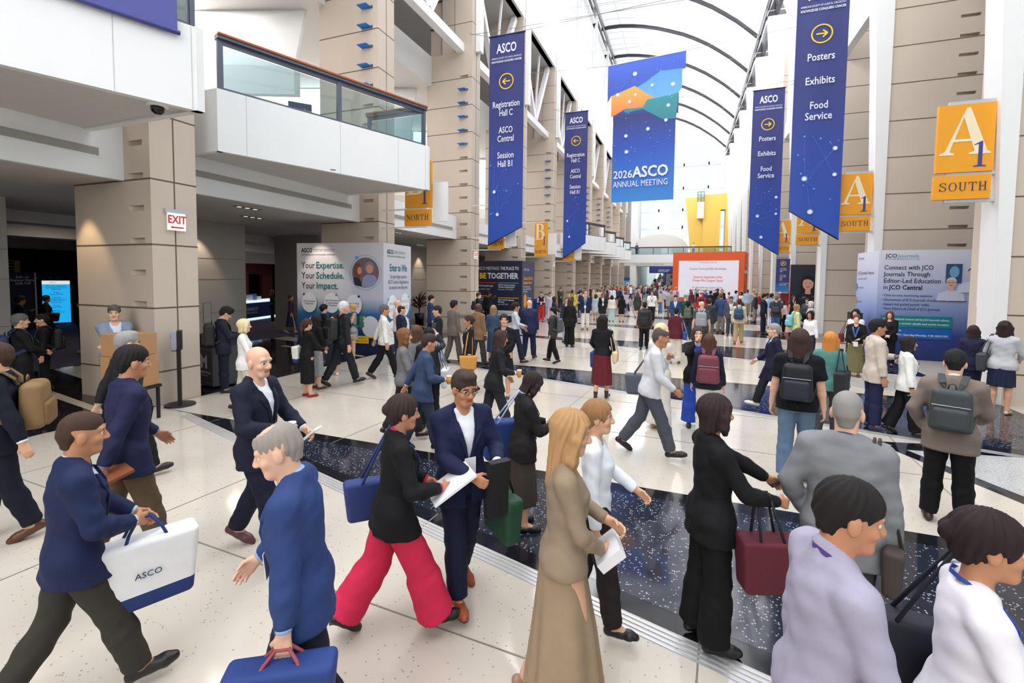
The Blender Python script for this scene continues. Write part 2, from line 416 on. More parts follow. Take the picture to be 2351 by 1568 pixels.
# roof edge beams with dark service slots
q = MB()
q.box(-9.9, -9.2, -14, 80, 27.4, 27.7)
for k in range(-2, 11): q.box(-9.75, -9.15, py(k) + .1, py(k) + .9, 27.4, 29.0)
struct('trim_roof_edge_left', q, M_white)
q = MB(); q.box(-9.8, -9.5, -14, 80, 27.7, 29.2); q.box(5.35, 5.6, -14, 80, 21.9, 23.4); struct('trim_service_slot', q, M_dark)
M_chrome = mat('rail_metal', (.42, .43, .46), .3, .8)
q = MB(); q.tube([(-9.05, -14, 28.6), (-9.05, 80, 28.6)], .09, 8); q.tube([(-9.12, -14, 29.0), (-9.12, 80, 29.0)], .12, 8)
q.tube([(4.75, -14, 22.35), (4.75, 80, 22.35)], .09, 8); q.tube([(4.95, -14, 22.75), (4.95, 80, 22.75)], .14, 8); struct('trim_roof_rail', q, M_chrome)
for k in range(0, 12):       # dark pyramidal caps over the white fins
    q = MB(); y = py(k) - .06; q.add([(4.85, y - .05, 21.9), (6.1, y - .05, 21.9), (6.1, y + .62, 21.9), (4.85, y + .62, 21.9), (5.45, y + .2, 23.6), (5.6, y + .2, 23.6), (5.6, y + .4, 23.6), (5.45, y + .4, 23.6)], [(0, 3, 2, 1), (4, 5, 6, 7), (0, 1, 5, 4), (1, 2, 6, 5), (2, 3, 7, 6), (3, 0, 4, 7)])
    struct('trim_fin_cap', q, mat('dark_bracket', (.05, .05, .055), .5))
# vaulted translucent roof
VP = [(-9.36, 29.0), (-8.6, 29.06), (-7.4, 29.0), (-6.2, 28.8), (-5.0, 28.52), (-3.66, 28.1), (-2.5, 27.65), (-1.2, 27.1), (0, 26.45), (1.2, 25.7), (2.2, 24.95), (3.2, 24.15), (4.1, 23.3), (4.9, 22.5)]
def vault_mat():
    m = bpy.data.materials.new('vault_membrane'); m.use_nodes = True; nt = m.node_tree; nt.nodes.clear()
    o = nt.nodes.new('ShaderNodeOutputMaterial'); d = nt.nodes.new('ShaderNodeBsdfDiffuse'); t = nt.nodes.new('ShaderNodeBsdfTranslucent')
    d.inputs['Color'].default_value = (.86, .86, .87, 1); t.inputs['Color'].default_value = (.95, .96, .97, 1)
    mx = nt.nodes.new('ShaderNodeMixShader'); mx.inputs['Fac'].default_value = .52
    nt.links.new(d.outputs[0], mx.inputs[1]); nt.links.new(t.outputs[0], mx.inputs[2]); nt.links.new(mx.outputs[0], o.inputs['Surface'])
    return m
M_vault = vault_mat()
q = MB(); n = len(VP); ys = [-3, 10, 34, 58, 81]
vs = [(x, y, z) for y in ys for x, z in VP]
q.add(vs, [(j * n + i, j * n + i + 1, (j + 1) * n + i + 1, (j + 1) * n + i) for j in range(len(ys) - 1) for i in range(n - 1)])
struct('ceiling_vault', q, M_vault, smooth=True)
q = MB(); q.extrude([(x, -14, z) for x, z in VP] + [(x, -14, z + .3) for x, z in reversed(VP)], (0, 11, 0)); struct('ceiling_light_block', q, M_white)  # unseen opaque roof added behind the camera to block vault light there
q = MB()
for j in range(-4, 10):
    y = 16.7 + DP * j; q.tube([(x + .02, y, z - .12) for x, z in VP], .19, 8)
struct('trim_vault_rib', q, mat('rib_dark', (.03, .03, .035), .4))
q = MB()
for j in range(-4, 10):
    for f in (.2, .4, .6, .8): q.tube([(x, 16.7 + DP * (j + f), z - .02) for x, z in VP], .012, 4)
for i in range(2, n - 1, 2): q.tube([(VP[i][0], -14, VP[i][1] - .02), (VP[i][0], 80, VP[i][1] - .02)], .014, 4)
struct('trim_vault_seam', q, mat('seam_grey', (.42, .42, .44), .5))
# the far end of the hall: end window, lattice arch, bridge
q = MB(); q.box(-10.5, 8.0, 98.0, 98.06, 0, 30); struct('window_3', q, M_glass)
q = MB()
for x in (-10.4, -5.9, -1.4, 3.1, 7.6): q.box(x - .12, x + .12, 97.9, 98.2, 5, 30)
for z in (8.9, 12.9, 16.3, 20.5, 25): q.box(-10.5, 8, 97.9, 98.2, z - .3, z + .3)
struct('trim_end_mullions', q, M_white)
q = MB()
A = [(x, z - .9) for x, z in VP]; Bq = [(x, z - 2.2) for x, z in VP]
q.tube([(x, 80.5, z) for x, z in A], .12, 6); q.tube([(x, 80.5, z) for x, z in Bq], .12, 6)
for i in range(n - 1):
    q.bar((A[i][0], 80.5, A[i][1]), (Bq[i + 1][0], 80.5, Bq[i + 1][1]), .08, .08); q.bar((Bq[i][0], 80.5, Bq[i][1]), (A[i + 1][0], 80.5, A[i + 1][1]), .08, .08)
struct('trim_lattice_arch', q, M_white)
q = MB(); q.box(-9.9, -9.3, 78.5, 98, 0, 29); q.box(XR, XR + .6, 81, 98, 0, 24)
for i in range(40): q.box(-9.3, -9.12, 78.6 + i * .9, 78.75 + i * .9, 0, 7)
q.box(-9.9, -9.3, 98, 150, 0, 7)
struct('wall_end', q, M_white)
# dome-topped pale roof seen beyond the bridge
q = MB(); pts = [(-10.2, 5), (-10.0, 8.4)] + [(-5.1 + 4.9 * math.sin(a), 8.2 + 2.6 * math.cos(a)) for a in [R_(-80 + 160 * i / 20) for i in range(21)]] + [(-.2, 8.4), (-.1, 5)]
q.extrude([(x, 89, z) for x, z in pts], (0, 6, 0)); struct('wall_dome', q, mat('pale_render', (.72, .71, .69), .7))
q = MB(); q.box(-22, 7.5, 73, 76.4, 5.05, 6.3); struct('floor_bridge', q, M_white)
def railing(name, pts, z, label, posts=None, group='glass railings of the upper level'):
    """glass balustrade with steel posts and a wooden handrail along pts"""
    o = empty(name, (pts[0][0], pts[0][1], z), 0, label, 'railing', group)
    b = Vector((pts[0][0], pts[0][1], z))
    hr, gl, ba = MB(), MB(), MB()
    for (xa, ya), (xb, yb) in zip(pts[:-1], pts[1:]):
        a = Vector((xa, ya, z)) - b; c = Vector((xb, yb, z)) - b; d = (c - a).normalized(); L = (c - a).length
        e = d * .06
        hr.bar(a - e + Vector((0, 0, 1.10)), c + e + Vector((0, 0, 1.10)), .26, .05)
        ba.bar(a - e + Vector((0, 0, 1.045)), c + e + Vector((0, 0, 1.045)), .20, .06); ba.bar(a + Vector((0, 0, .97)), c + Vector((0, 0, .97)), .05, .09)
        ba.bar(a + Vector((0, 0, .03)), c + Vector((0, 0, .03)), .07, .05)
        gl.bar(a + d * .06 + Vector((0, 0, .47)), c - d * .06 + Vector((0, 0, .47)), .014, .84)
        n = max(1, round(L / (posts or 2.0)))
        for i in range(n + 1):
            p = a + d * (L * i / n); m = MB(); m.obox(p + Vector((0, 0, .52)), d, d.cross(Vector((0, 0, 1))), Vector((0, 0, 1)), .05, .04, .52); m.build('post', M_steel, o)
    hr.build('handrail', M_wood, o, bevel=.012); ba.build('rail_frame', M_steel, o); gl.build('glass_pane', M_rail, o)
    return o
railing('railing', [(-9.3, 73.1), (5.6, 73.1)], 6.3, 'long glass railing with dark handrail on the bridge across the far end')
# sawtooth balconies: the near two, then four far ones
def balcony(k, dy=0.):
    yc = 5.2 + DP * k + dy; C = Vector((-7.15, yc)); dv = Vector((-.353, -.935))
    Lp = C + dv * 5.45; back = -10.1
    q = MB()
    poly = [(back, Lp.y), (Lp.x, Lp.y), (C.x, C.y), (back, C.y)]
    q.prism([(back + .02, Lp.y + .13), (Lp.x - .1, Lp.y + .13), (C.x - .16, C.y - .13), (back + .02, C.y - .13)], 5.06, 5.35)
    struct('floor_balcony', q, mat('balcony_soffit', (.60, .58, .56), .7))
    q = MB(); a = Vector((Lp.x, Lp.y, 5.66)); b = Vector((C.x, C.y, 5.66)); d = (b - a).normalized(); nn = Vector((d.y, -d.x, 0))
    q.bar(a - nn * .06, b - nn * .06, .12, 1.26); q.bar(Vector((C.x, C.y - .06, 5.66)), Vector((back, C.y - .06, 5.66)), .12, 1.26); q.bar(Vector((Lp.x, Lp.y + .06, 5.66)), Vector((back, Lp.y + .06, 5.66)), .12, 1.26)
    w = struct('wall_balcony', q, M_white)
    g = MB()
    for f in (.10, .49, .80, .97):
        p = a.lerp(b, f) + nn * .001; g.bar(p - Vector((0, 0, .62)), p + Vector((0, 0, .62)), .008, .008)
    g.build('joint_lines', mat('panel_joint', (.55, .55, .55), .6), w)
    return C, Lp
railtext = {0: 'glass railing of the nearest balcony, cut by the top edge behind the purple banner', 1: 'glass railing with orange wooden handrail on the white balcony above the EXIT-sign pier'}
for k, dy in ((0, 0), (1, 0), (5, 4.), (6, 4.), (7, 4.), (8, 4.)):
    C, Lp = balcony(k, dy)
    ins = Vector((-.11, .02)); e = (C - Lp).normalized()
    a = Lp + e * .12 + ins; b = C - e * .12 + ins
    railing('railing', [(a.x, a.y), (b.x, b.y), (-9.2, b.y)], 6.3, railtext.get(k, 'far stepped balcony railing, number %d counted towards the bridge' % (k - 4)), 2.2)
# glazed side wall seen between the right piers, dark louvred block outside
q = MB(); q.box(9.0, 9.04, -14, 80, 0, 13); struct('window_4', q, M_glass)
q = MB()
for z in (3.0, 4.6, 6.2, 9, 13): q.box(8.95, 9.1, -14, 80, z - .05, z + .05)
for k in range(-2, 11): q.box(8.95, 9.1, py(k) - .1, py(k) + .1, 0, 13)
struct('trim_side_frames', q, M_alu)
q = MB(); q.box(14, 20, 10, 60, 0, 4.7); bld = q.build('building', mat('louvre_dark', (.05, .045, .045), .6)); tag(bld, 'low dark louvred block outside the glass on the right', 'building')
q = MB()
for i in range(12): q.box(13.95, 14, 10, 60, .4 * i, .4 * i + .05)
q.build('louvres', M_dark, bld)
# unseen wall added behind the camera to limit back light (the hall goes on)
q = MB(); q.box(-10, 9.2, -14.2, -14, 0, 29); struct('wall_closure', q, M_white)
q = MB(); q.box(-9.9, -9.6, -14, 80, 12.9, 17.6) if False else q.box(-22.2, -22, -14, 80, 4, 18.2); struct('wall_gallery_back', q, M_grey)
# ================================================================ signs, kiosks, booths, equipment
S_ = srgb
K_navy = mat('print_navy', S_(32, 40, 92), .55); K_ink = mat('print_dark', S_(40, 42, 58), .6); K_white = mat('print_white', (.82, .82, .84), .5)
K_teal = mat('print_teal', S_(16, 110, 118), .5); K_yel = mat('print_yellow', S_(240, 190, 40), .5); K_sky = mat('print_sky', S_(90, 170, 222), .5)
K_grey = mat('print_grey', S_(130, 132, 142), .6); K_orange = mat('sign_orange', S_(232, 158, 40), .5); K_creamp = mat('sign_cream', S_(236, 222, 190), .5); K_blue = mat('sign_blue', S_(62, 66, 140), .5)
K_lw = mat('print_pale', S_(222, 224, 236), .5); K_red = mat('print_red', S_(214, 40, 44), .5)
def gradient(name, stops, z0, z1, rough=.5):
    """printed graphic: vertical colour ramp over object z from z0 to z1"""
    m = bpy.data.materials.new(name); m.use_nodes = True; nt = m.node_tree; b = nt.nodes['Principled BSDF']
    tc = nt.nodes.new('ShaderNodeTexCoord'); sp = nt.nodes.new('ShaderNodeSeparateXYZ'); nt.links.new(tc.outputs['Object'], sp.inputs[0])
    mr = nt.nodes.new('ShaderNodeMapRange'); mr.inputs['From Min'].default_value = z0; mr.inputs['From Max'].default_value = z1; nt.links.new(sp.outputs['Z'], mr.inputs['Value'])
    cr = nt.nodes.new('ShaderNodeValToRGB'); e = cr.color_ramp.elements
    while len(e) < len(stops): e.new(.5)
    for el, (p, c) in zip(e, stops): el.position = p; el.color = (*S_(*c), 1)
    nt.links.new(mr.outputs['Result'], cr.inputs['Fac']); nt.links.new(cr.outputs['Color'], b.inputs['Base Color'])
    b.inputs['Roughness'].default_value = rough
    return m
class Face:
    """flat face of a thing: u to the right, v up, graphics laid on it as thin pieces"""
    def __init__(s, parent, o, u, up=(0, 0, 1)):
        s.p = parent; s.o = Vector(o); s.u = Vector(u).normalized(); s.v = Vector(up).normalized(); s.n = s.u.cross(s.v); s.k = 0
    def P(s, u, v, d=0.): return s.o + s.u * u + s.v * v + s.n * d
    def _d(s): s.k += 1; return .004 + .0006 * s.k
    def poly(s, pts, m, name='panel_shape', t=.002, d=None):
        mb = MB(); d = s._d() if d is None else d
        mb.extrude([s.P(u, v, d) for u, v in pts], s.n * t)
        o = mb.build(name, m, s.p); return o
    def rect(s, u0, u1, v0, v1, m, name='panel_shape', **k): return s.poly([(u0, v0), (u1, v0), (u1, v1), (u0, v1)], m, name, **k)
    def disc(s, u, v, r, m, name='disc', rv=None, n=28, a0=0, a1=360, **k):
        return s.poly([(u + r * math.cos(R_(a0 + (a1 - a0) * i / n)), v + (rv or r) * math.sin(R_(a0 + (a1 - a0) * i / n))) for i in range(n)], m, name, **k)
    def ring(s, u, v, r, w, m, name='ring', n=36, rv=None, t=.002):
        mb = MB(); d = s._d(); vs = []
        for q in (0, 1):
            for i in range(n):
                a = 2 * math.pi * i / n; k = (1, 1 - w / r)[q]; vs.append(s.P(u + r * k * math.cos(a), v + (rv or r) * k * math.sin(a), d + t))
        mb.add(vs, [(i, (i + 1) % n, n + (i + 1) % n, n + i) for i in range(n)]); return mb.build(name, m, s.p)
    def line(s, a, b, w, m, name='line'):
        a, b = Vector(a), Vector(b); d = (b - a).normalized(); n = Vector((-d.y, d.x)) * w / 2
        return s.poly([a - n, b - n, b + n, a + n], m, name)
    def text(s, body, u, v, size, m, align='LEFT', bold=0., sx=1., name='lettering', space=1., fit=None):
        B = Matrix((s.u, s.v, s.n)).transposed()
        return text(name, body, size, m, s.p, s.P(u, v, s._d() + .001), align=align, basis=B, bold=bold * size, sx=sx, ext=.001, space=space, fit=fit)
    def glyph(s, splines, u, v, w, h, m, name='lettering'):
        c = bpy.data.curves.new(name, 'CURVE'); c.dimensions = '2D'; c.fill_mode = 'BOTH'; c.extrude = .001
        for pts in splines:
            sp = c.splines.new('POLY'); sp.points.add(len(pts) - 1); sp.use_cyclic_u = True
            for q, (x, y) in zip(sp.points, pts): q.co = (x * w, y * h, 0, 1)
        t = bpy.data.objects.new(name, c); me = bpy.data.meshes.new_from_object(t); bpy.data.objects.remove(t); bpy.data.curves.remove(c); me.name = name; me.materials.clear(); me.materials.append(m)
        o = bpy.data.objects.new(name, me); COL.objects.link(o); o.parent = s.p
        o.matrix_local = Matrix.Translation(s.P(u, v, s._d() + .001)) @ Matrix((s.u, s.v, s.n)).transposed().to_4x4()
        return o
def arc(cx, cy, rx, ry, a0, a1, n=14): return [(cx + rx * math.cos(R_(a0 + (a1 - a0) * i / n)), cy + ry * math.sin(R_(a0 + (a1 - a0) * i / n))) for i in range(n + 1)]
GL = {
 'A': [[(0, 0), (.30, 0), (.30, .03), (.205, .07), (.27, .28), (.62, .28), (.69, .07), (.58, .03), (.58, 0), (1, 0), (1, .03), (.93, .07), (.57, 1), (.50, 1), (.11, .08), (0, .03)], [(.295, .335), (.60, .335), (.45, .80)]],
 'B': [[(0, 0), (.55, 0)] + arc(.55, .28, .43, .28, -90, 70) + arc(.50, .76, .38, .24, -60, 90) + [(0, 1), (0, .97), (.12, .94), (.12, .06), (0, .03)], [(.36, .06)] + arc(.52, .28, .20, .22, -90, 90) + [(.36, .50)], [(.36, .56)] + arc(.48, .75, .17, .19, -90, 90) + [(.36, .94)]],
 '1': [[(.10, 0), (.90, 0), (.90, .03), (.64, .06), (.64, 1), (.56, 1), (.10, .87), (.10, .84), (.38, .88), (.38, .06), (.10, .03)]],
 'S': [arc(.50, .74, .42, .26, 40, 200) + [(.14, .66), (.70, .40)] + arc(.50, .27, .26, .22, 20, -150) + [(.08, .34), (.06, .34), (.06, .02), (.10, .02), (.16, .07)] + arc(.50, .28, .42, .28, -130, 25) + [(.86, .44), (.32, .68)] + arc(.52, .76, .26, .19, 190, 40) + [(.84, .68), (.88, .68), (.88, .97), (.84, .97)]],
 'O': [arc(.5, .5, .5, .5, 0, 350, 30), arc(.5, .5, .34, .46, 350, 0, 30)],
 'U': [[(0, 1), (.42, 1), (.42, .97), (.30, .94), (.30, .30)] + arc(.52, .30, .22, .25, 180, 360) + [(.74, .94), (.62, .97), (.62, 1), (1, 1), (1, .97), (.86, .94), (.86, .30)] + arc(.50, .30, .36, .31, 0, -180) + [(.14, .94), (0, .97)]],
 'T': [[(.02, .70), (.0, 1), (1, 1), (.98, .70), (.95, .70), (.88, .93), (.58, .93), (.58, .06), (.72, .03), (.72, 0), (.28, 0), (.28, .03), (.42, .06), (.42, .93), (.12, .93), (.05, .70)]],
 'H': [[(0, 0), (.40, 0), (.40, .03), (.28, .06), (.28, .48), (.72, .48), (.72, .06), (.60, .03), (.60, 0), (1, 0), (1, .03), (.88, .06), (.88, .94), (1, .97), (1, 1), (.60, 1), (.60, .97), (.72, .94), (.72, .54), (.28, .54), (.28, .94), (.40, .97), (.40, 1), (0, 1), (0, .97), (.12, .94), (.12, .06), (0, .03)]],
 'N': [[(0, 0), (.30, 0), (.30, .03), (.19, .06), (.19, .80), (.84, 0), (.90, 0), (.90, .94), (1, .97), (1, 1), (.70, 1), (.70, .97), (.82, .94), (.82, .28), (.24, 1), (0, 1), (0, .97), (.11, .94), (.11, .06), (0, .03)]],
 'R': [[(0, 0), (.40, 0), (.40, .03), (.28, .06), (.28, .46), (.42, .46), (.74, .04), (.84, 0), (1, 0), (1, .03), (.60, .50)] + arc(.48, .74, .38, .26, -60, 90) + [(0, 1), (0, .97), (.12, .94), (.12, .06), (0, .03)], [(.28, .52)] + arc(.46, .73, .22, .21, -90, 90) + [(.28, .94)]],
}
def serif(face, word, u, v, w, h, m, gap=.12):
    n = len(word); cw = w / (n + gap * (n - 1))
    for i, ch in enumerate(word): face.glyph(GL[ch], u + i * cw * (1 + gap), v, cw, h, m)
def smile_face(f, u, v, r, skin, hairc, jacket, hair_long=True, glasses=False, lean=0.):
    """plain printed portrait: hair, shoulders, neck, face"""
    a = S_
    hm = mat('print_hair_%d%d%d' % hairc, a(*hairc), .6); sk = mat('print_skin_%d%d%d' % skin, a(*skin), .6); jm = mat('print_cloth_%d%d%d' % jacket, a(*jacket), .6)
    if hair_long: f.poly([(u - 1.15 * r, v - 1.9 * r)] + arc(u, v + .25 * r, 1.12 * r, 1.2 * r, 190, -10, 16) + [(u + 1.15 * r, v - 1.9 * r)], hm, 'portrait_hair')
    f.poly([(u - 2.3 * r, v - 3.6 * r), (u - 2.0 * r, v - 2.1 * r), (u - .6 * r, v - 1.5 * r), (u + .6 * r, v - 1.5 * r), (u + 2.0 * r, v - 2.1 * r), (u + 2.3 * r, v - 3.6 * r)], jm, 'portrait_clothes')
    f.poly([(u - .4 * r, v - 1.7 * r), (u + .4 * r, v - 1.7 * r), (u + .36 * r, v - .7 * r), (u - .36 * r, v - .7 * r)], sk, 'portrait_neck')
    f.disc(u, v, .78 * r, sk, 'portrait_face', rv=1.02 * r)
    f.poly(arc(u, v + .25 * r, .86 * r, .92 * r, 175, 5, 14) + arc(u - .1 * r, v + .35 * r, .66 * r, .42 * r, 10, 170, 12), hm, 'portrait_hair')
    for sg in (-1, 1): f.disc(u + sg * .32 * r, v + .1 * r, .10 * r, K_ink, 'portrait_eye', rv=.06 * r)
    f.poly(arc(u, v - .42 * r, .30 * r, .16 * r, 180, 360, 10), mat('print_lips', a(176, 70, 74), .6), 'portrait_mouth')
    if glasses:
        for sg in (-1, 1): f.ring(u + sg * .33 * r, v + .1 * r, .27 * r, .05 * r, K_ink, rv=.2 * r)
def asco(f, u, v, size, m, m2=None, align='LEFT', w=None):
    w = w or size * 2.3; d = size * .70
    f.text('ASCO', u, v, size, m, align, bold=.022, fit=w * .66 if align == 'CENTER' else size * 2.1)
    if align == 'CENTER':
        f.text('AMERICAN SOCIETY OF CLINICAL ONCOLOGY', u, v - d, size * .19, m2 or m, align, fit=w); f.text('KNOWLEDGE CONQUERS CANCER', u, v - d - size * .26, size * .22, m2 or m, align, bold=.02, fit=w)
    else:
        f.text('AMERICAN SOCIETY OF\nCLINICAL ONCOLOGY', u + size * 2.35, v + size * .03, size * .25, m2 or m, 'LEFT', fit=size * 4.0); f.text('KNOWLEDGE CONQUERS CANCER', u, v - d, size * .32, m2 or m, align, bold=.01, fit=size * 6.3)
def stars(f, pts, lines, scale, w=.008):
    for a, b in lines: f.line(a, b, w, mat('print_line_blue', S_(70, 120, 210), .5), 'star_line')
    for i, (u, v, r) in enumerate(pts):
        if r > .03 * scale:
            for k, c in ((.46, (150, 172, 232)), (.34, (196, 208, 244)), (.22, (244, 246, 254))): f.disc(u, v, r * k, mat('print_glow_%d' % c[0], S_(*c), .5), 'star', n=18)
        else: f.disc(u, v, r, K_sky, 'star', n=10)
def arrow_ring(f, u, v, r, left):
    f.ring(u, v, r, r * .14, K_yel); s = -1 if left else 1
    f.line((u - s * r * .52, v), (u + s * r * .5, v), r * .15, K_yel, 'arrow')
    f.line((u + s * r * .5, v), (u + s * r * .08, v + r * .36), r * .15, K_yel, 'arrow'); f.line((u + s * r * .5, v), (u + s * r * .08, v - r * .36), r * .15, K_yel, 'arrow')
# ---- hanging banners
M_wire = mat('steel_wire', (.25, .25, .26), .4, .6)
def cloth_banner(x0, x1, y, zt, zl, zr, m, name='banner', amp=.02):
    nx, nz = 10, 24; vs = []; fs = []
    for sgn in (0, 1):
        for j in range(nz + 1):
            for i in range(nx + 1):
                u = i / nx; zb = zl + (zr - zl) * u; z = zt + (zb - zt) * j / nz
                vs.append((x0 + (x1 - x0) * u, y + amp * math.sin(u * 9 + j * .12) * (1 - .6 * j / nz) + sgn * .006, z))
    N = (nx + 1) * (nz + 1)
    for j in range(nz):
        for i in range(nx):
            a = j * (nx + 1) + i; fs += [(a, a + nx + 1, a + nx + 2, a + 1), (N + a, N + a + 1, N + a + nx + 2, N + a + nx + 1)]
    return vs, fs
def way_banner(y, x0, x1, zt, zl, zr, left, label, k):
    w = x1 - x0; o = empty('banner', ((x0 + x1) / 2, y, zt), 0, label, 'banner', 'navy wayfinding banners hanging over the hall')
    c = Vector(o.location)
    gm = gradient('banner_print_%d' % k, [(0, (30, 74, 170)), (.35, (36, 62, 150)), (.55, (42, 52, 118)), (1, (44, 50, 108))], zl - zt if zl < zr else zr - zt, 0, .6)
    vs, fs = cloth_banner(-w / 2, w / 2, 0, 0, zl - zt, zr - zt, gm, amp=.012)
    m = MB(); m.add(vs, fs); m.build('cloth', gm, o, True)
    m = MB(); m.tube([(-w / 2 - .03, 0, .0), (w / 2 + .03, 0, .0)], .03, 8); m.tube([(-w / 2, 0, zl - zt), (w / 2, 0, zr - zt)], .025, 8); m.build('hem_pole', mat('banner_hem', S_(24, 30, 78), .5), o, True)
    f = Face(o, (-w / 2, -.022, 0), (1, 0, 0)); f.k = 1
    H = zt - min(zl, zr); t = w
    asco(f, w / 2, -.36 * t, .34 * t, K_lw, K_lw, 'CENTER', .86 * t)
    arrow_ring(f, w / 2, -1.22 * t, .21 * t, left)
    rows = [('Registration', 1.82), ('Hall C', 2.05), ('ASCO', 2.50), ('Central', 2.73), ('Session', 3.17), ('Hall B1', 3.40)] if left else [('Posters', 1.72), ('Exhibits', 2.24), ('Food', 2.78), ('Service', 3.02)]
    FW = {'Registration': .77, 'Hall C': .38, 'ASCO': .40, 'Central': .47, 'Session': .47, 'Hall B1': .42, 'Posters': .52, 'Exhibits': .56, 'Food': .34, 'Service': .52}
    for s, v in rows: f.text(s, w / 2, -v * t, .235 * t, K_lw, 'CENTER', bold=.012, fit=FW[s] * t)
    b = -(zt - zl) if left else -(zt - zr)
    rnd = random.Random(k)
    P = [(.18, .26, .11), (.28, .15, .11)] if left else [(.85, .33, .11), (.28, .22, .13), (.86, .23, .10), (.42, .09, .13)]
    HH = -b
    pts = [(u * w, b + v * HH * 1.0 + (.02 if not left else 0) * HH, r * w) for u, v, r in P]
    for i in range(14): 
        u = rnd.uniform(.06, .94); lim = (.10 + .07 * (u if left else 1 - u)); pts.append((u * w, b + (rnd.uniform(lim + .04, .42)) * HH, rnd.choice((.010, .014, .02)) * w))
    ln = [((pts[0][0], pts[0][1]), (pts[1][0], pts[1][1]))] + [((pts[i % len(P)][0], pts[i % len(P)][1]), (pts[len(P) + i][0], pts[len(P) + i][1])) for i in range(6)]
    stars(f, pts, ln, w)
    q = MB(); q.tube([(XL - o.location.x, .0, .35), (-w / 2, 0, .03), (w / 2, 0, .03), (XR - o.location.x, .0, .35)], .012, 4); q.build('suspension_wire', M_wire, o)
    return o
way_banner(18.85, -8.32, -6.72, 12.85, 3.92, 4.72, True, 'larger navy wayfinding banner on the left, pointing to Registration Hall C', 1)
way_banner(32.6, -8.5, -6.86, 14.2, 3.95, 5.05, True, 'smaller farther navy banner pointing left to Registration Hall C', 2)
way_banner(32.6, 3.42, 5.15, 14.2, 5.25, 4.1, False, 'smaller farther navy banner pointing right to Posters and Exhibits', 3)
way_banner(19.0, 3.26, 4.80, 12.85, 5.0, 3.95, False, 'larger navy banner on the right, its top cut off, pointing to Posters and Food Service', 4)
q = MB()
for y, z in ((39.5, 15.5), (46, 16.5)): q.tube([(XL, y, z + .35), (-1.6, y, z), (XR, y, z + .3)], .012, 4)
for y, z in ((16, 15), (23, 17.5), (29, 19), (36, 19.5), (43, 20.5), (50, 21.5)): q.tube([(XL, y, z + .4), (-1.6, y, z), (5.2, y, z + .4)], .009, 4)
cw = q.build('suspension_wire', M_wire); tag(cw, kind='structure')
# big central banner
def big_banner():
    y = 26.0; x0, x1 = -4.45, -.42; zt = 14.1; zb = 6.72
    o = empty('banner', ((x0 + x1) / 2, y, zt), R_(-3), 'big central blue banner with orange and teal shapes reading 2026 ANNUAL MEETING', 'banner')
    w, H = 4.0, 7.38; hx = w / 2
    gm = gradient('banner_print_big', [(0, (52, 128, 204)), (.18, (34, 104, 196)), (.4, (24, 68, 170)), (.62, (26, 36, 104)), (.66, (36, 60, 160)), (1, (44, 84, 190))], -H, 0)
    m = MB()
    L = [(-hx, .0), (-hx, -1.92), (-hx + .22, -1.55), (-hx + .22, -2.72), (-hx + .33, -2.6), (-hx + .33, -H)]
    Rr = [(hx - .42, -H), (hx - .42, -2.95), (hx - .30, -2.95), (hx - .30, -1.75), (hx - .16, -1.7), (hx - .16, -.75), (hx, -.72), (hx, .12)]
    m.extrude([(x, 0, z) for x, z in L + Rr], (0, .03, 0)); m.build('panel', gm, o)
    f = Face(o, (-hx, -.004, 0), (1, 0, 0)); f.k = 0
    f.poly([(2.0, -1.15), (1.45, -1.40), (1.5, -1.55), (2.4, -2.1), (3.3, -2.05), (3.68, -1.95), (3.84, -1.7), (3.84, -.72), (2.75, -.68)], gradient('bb_sky', [(0, (96, 160, 226)), (1, (74, 140, 216))], -2.2, -.6), 'shape_sky')
    f.poly([(.22, -1.62), (1.45, -1.25), (2.1, -1.75), (2.5, -2.0), (2.1, -2.08), (1.9, -2.45), (1.0, -2.40), (.22, -2.75)], gradient('bb_orange', [(0, (226, 118, 60)), (1, (236, 164, 60))], -2.7, -1.2), 'shape_orange')
    f.poly([(.85, -2.42), (1.0, -2.62), (1.9, -2.52), (2.95, -3.2), (3.6, -3.22), (3.68, -1.92), (3.3, -1.98), (2.4, -2.05), (2.1, -2.08), (1.9, -2.42)], gradient('bb_teal', [(0, (34, 120, 136)), (1, (30, 134, 140))], -3.2, -1.9), 'shape_teal')
    pts = [(1.45, -.62, .26), (.55, -1.6, .24), (1.5, -1.72, .18), (3.4, -1.45, .26), (2.35, -1.35, .2), (1.2, -2.05, .22), (3.2, -2.5, .22), (3.1, -3.25, .2), (2.2, -3.6, .22), (1.05, -3.85, .22), (1.1, -4.7, .24)]
    rnd = random.Random(5)
    for i in range(34): pts.append((rnd.uniform(.4, 3.5), -rnd.uniform(.3, 5.4), rnd.choice((.02, .03, .045))))
    stars(f, pts, [((.55, -1.6), (1.45, -.62)), ((1.45, -.62), (2.75, -.9)), ((1.1, -4.7), (1.9, -4.75)), ((1.9, -4.75), (2.2, -3.6)), ((1.9, -4.75), (3.3, -4.4)), ((1.05, -3.85), (.5, -4.4)), ((2.35, -1.35), (2.6, -2.0))], 1., .01)
    f.text('2026', .42, -5.93, .58, K_lw, 'LEFT', bold=.01, fit=1.0); f.text('ASCO', 1.46, -5.86, .80, K_lw, 'LEFT', bold=.026, fit=1.85)
    f.text('ANNUAL MEETING', .42, -6.45, .46, K_lw, 'LEFT', fit=2.85)
    m = MB(); m.tube([(-hx, 0, .02), (hx, 0, .13)], .02, 6); m.build('hem_pole', M_alu, o); m = MB(); m.tube([(XL - o.location.x, .0, .4), (-hx, 0, .03), (hx, 0, .14), (XR - o.location.x, .0, .4)], .012, 4); m.build('suspension_wire', M_wire, o)
big_banner()
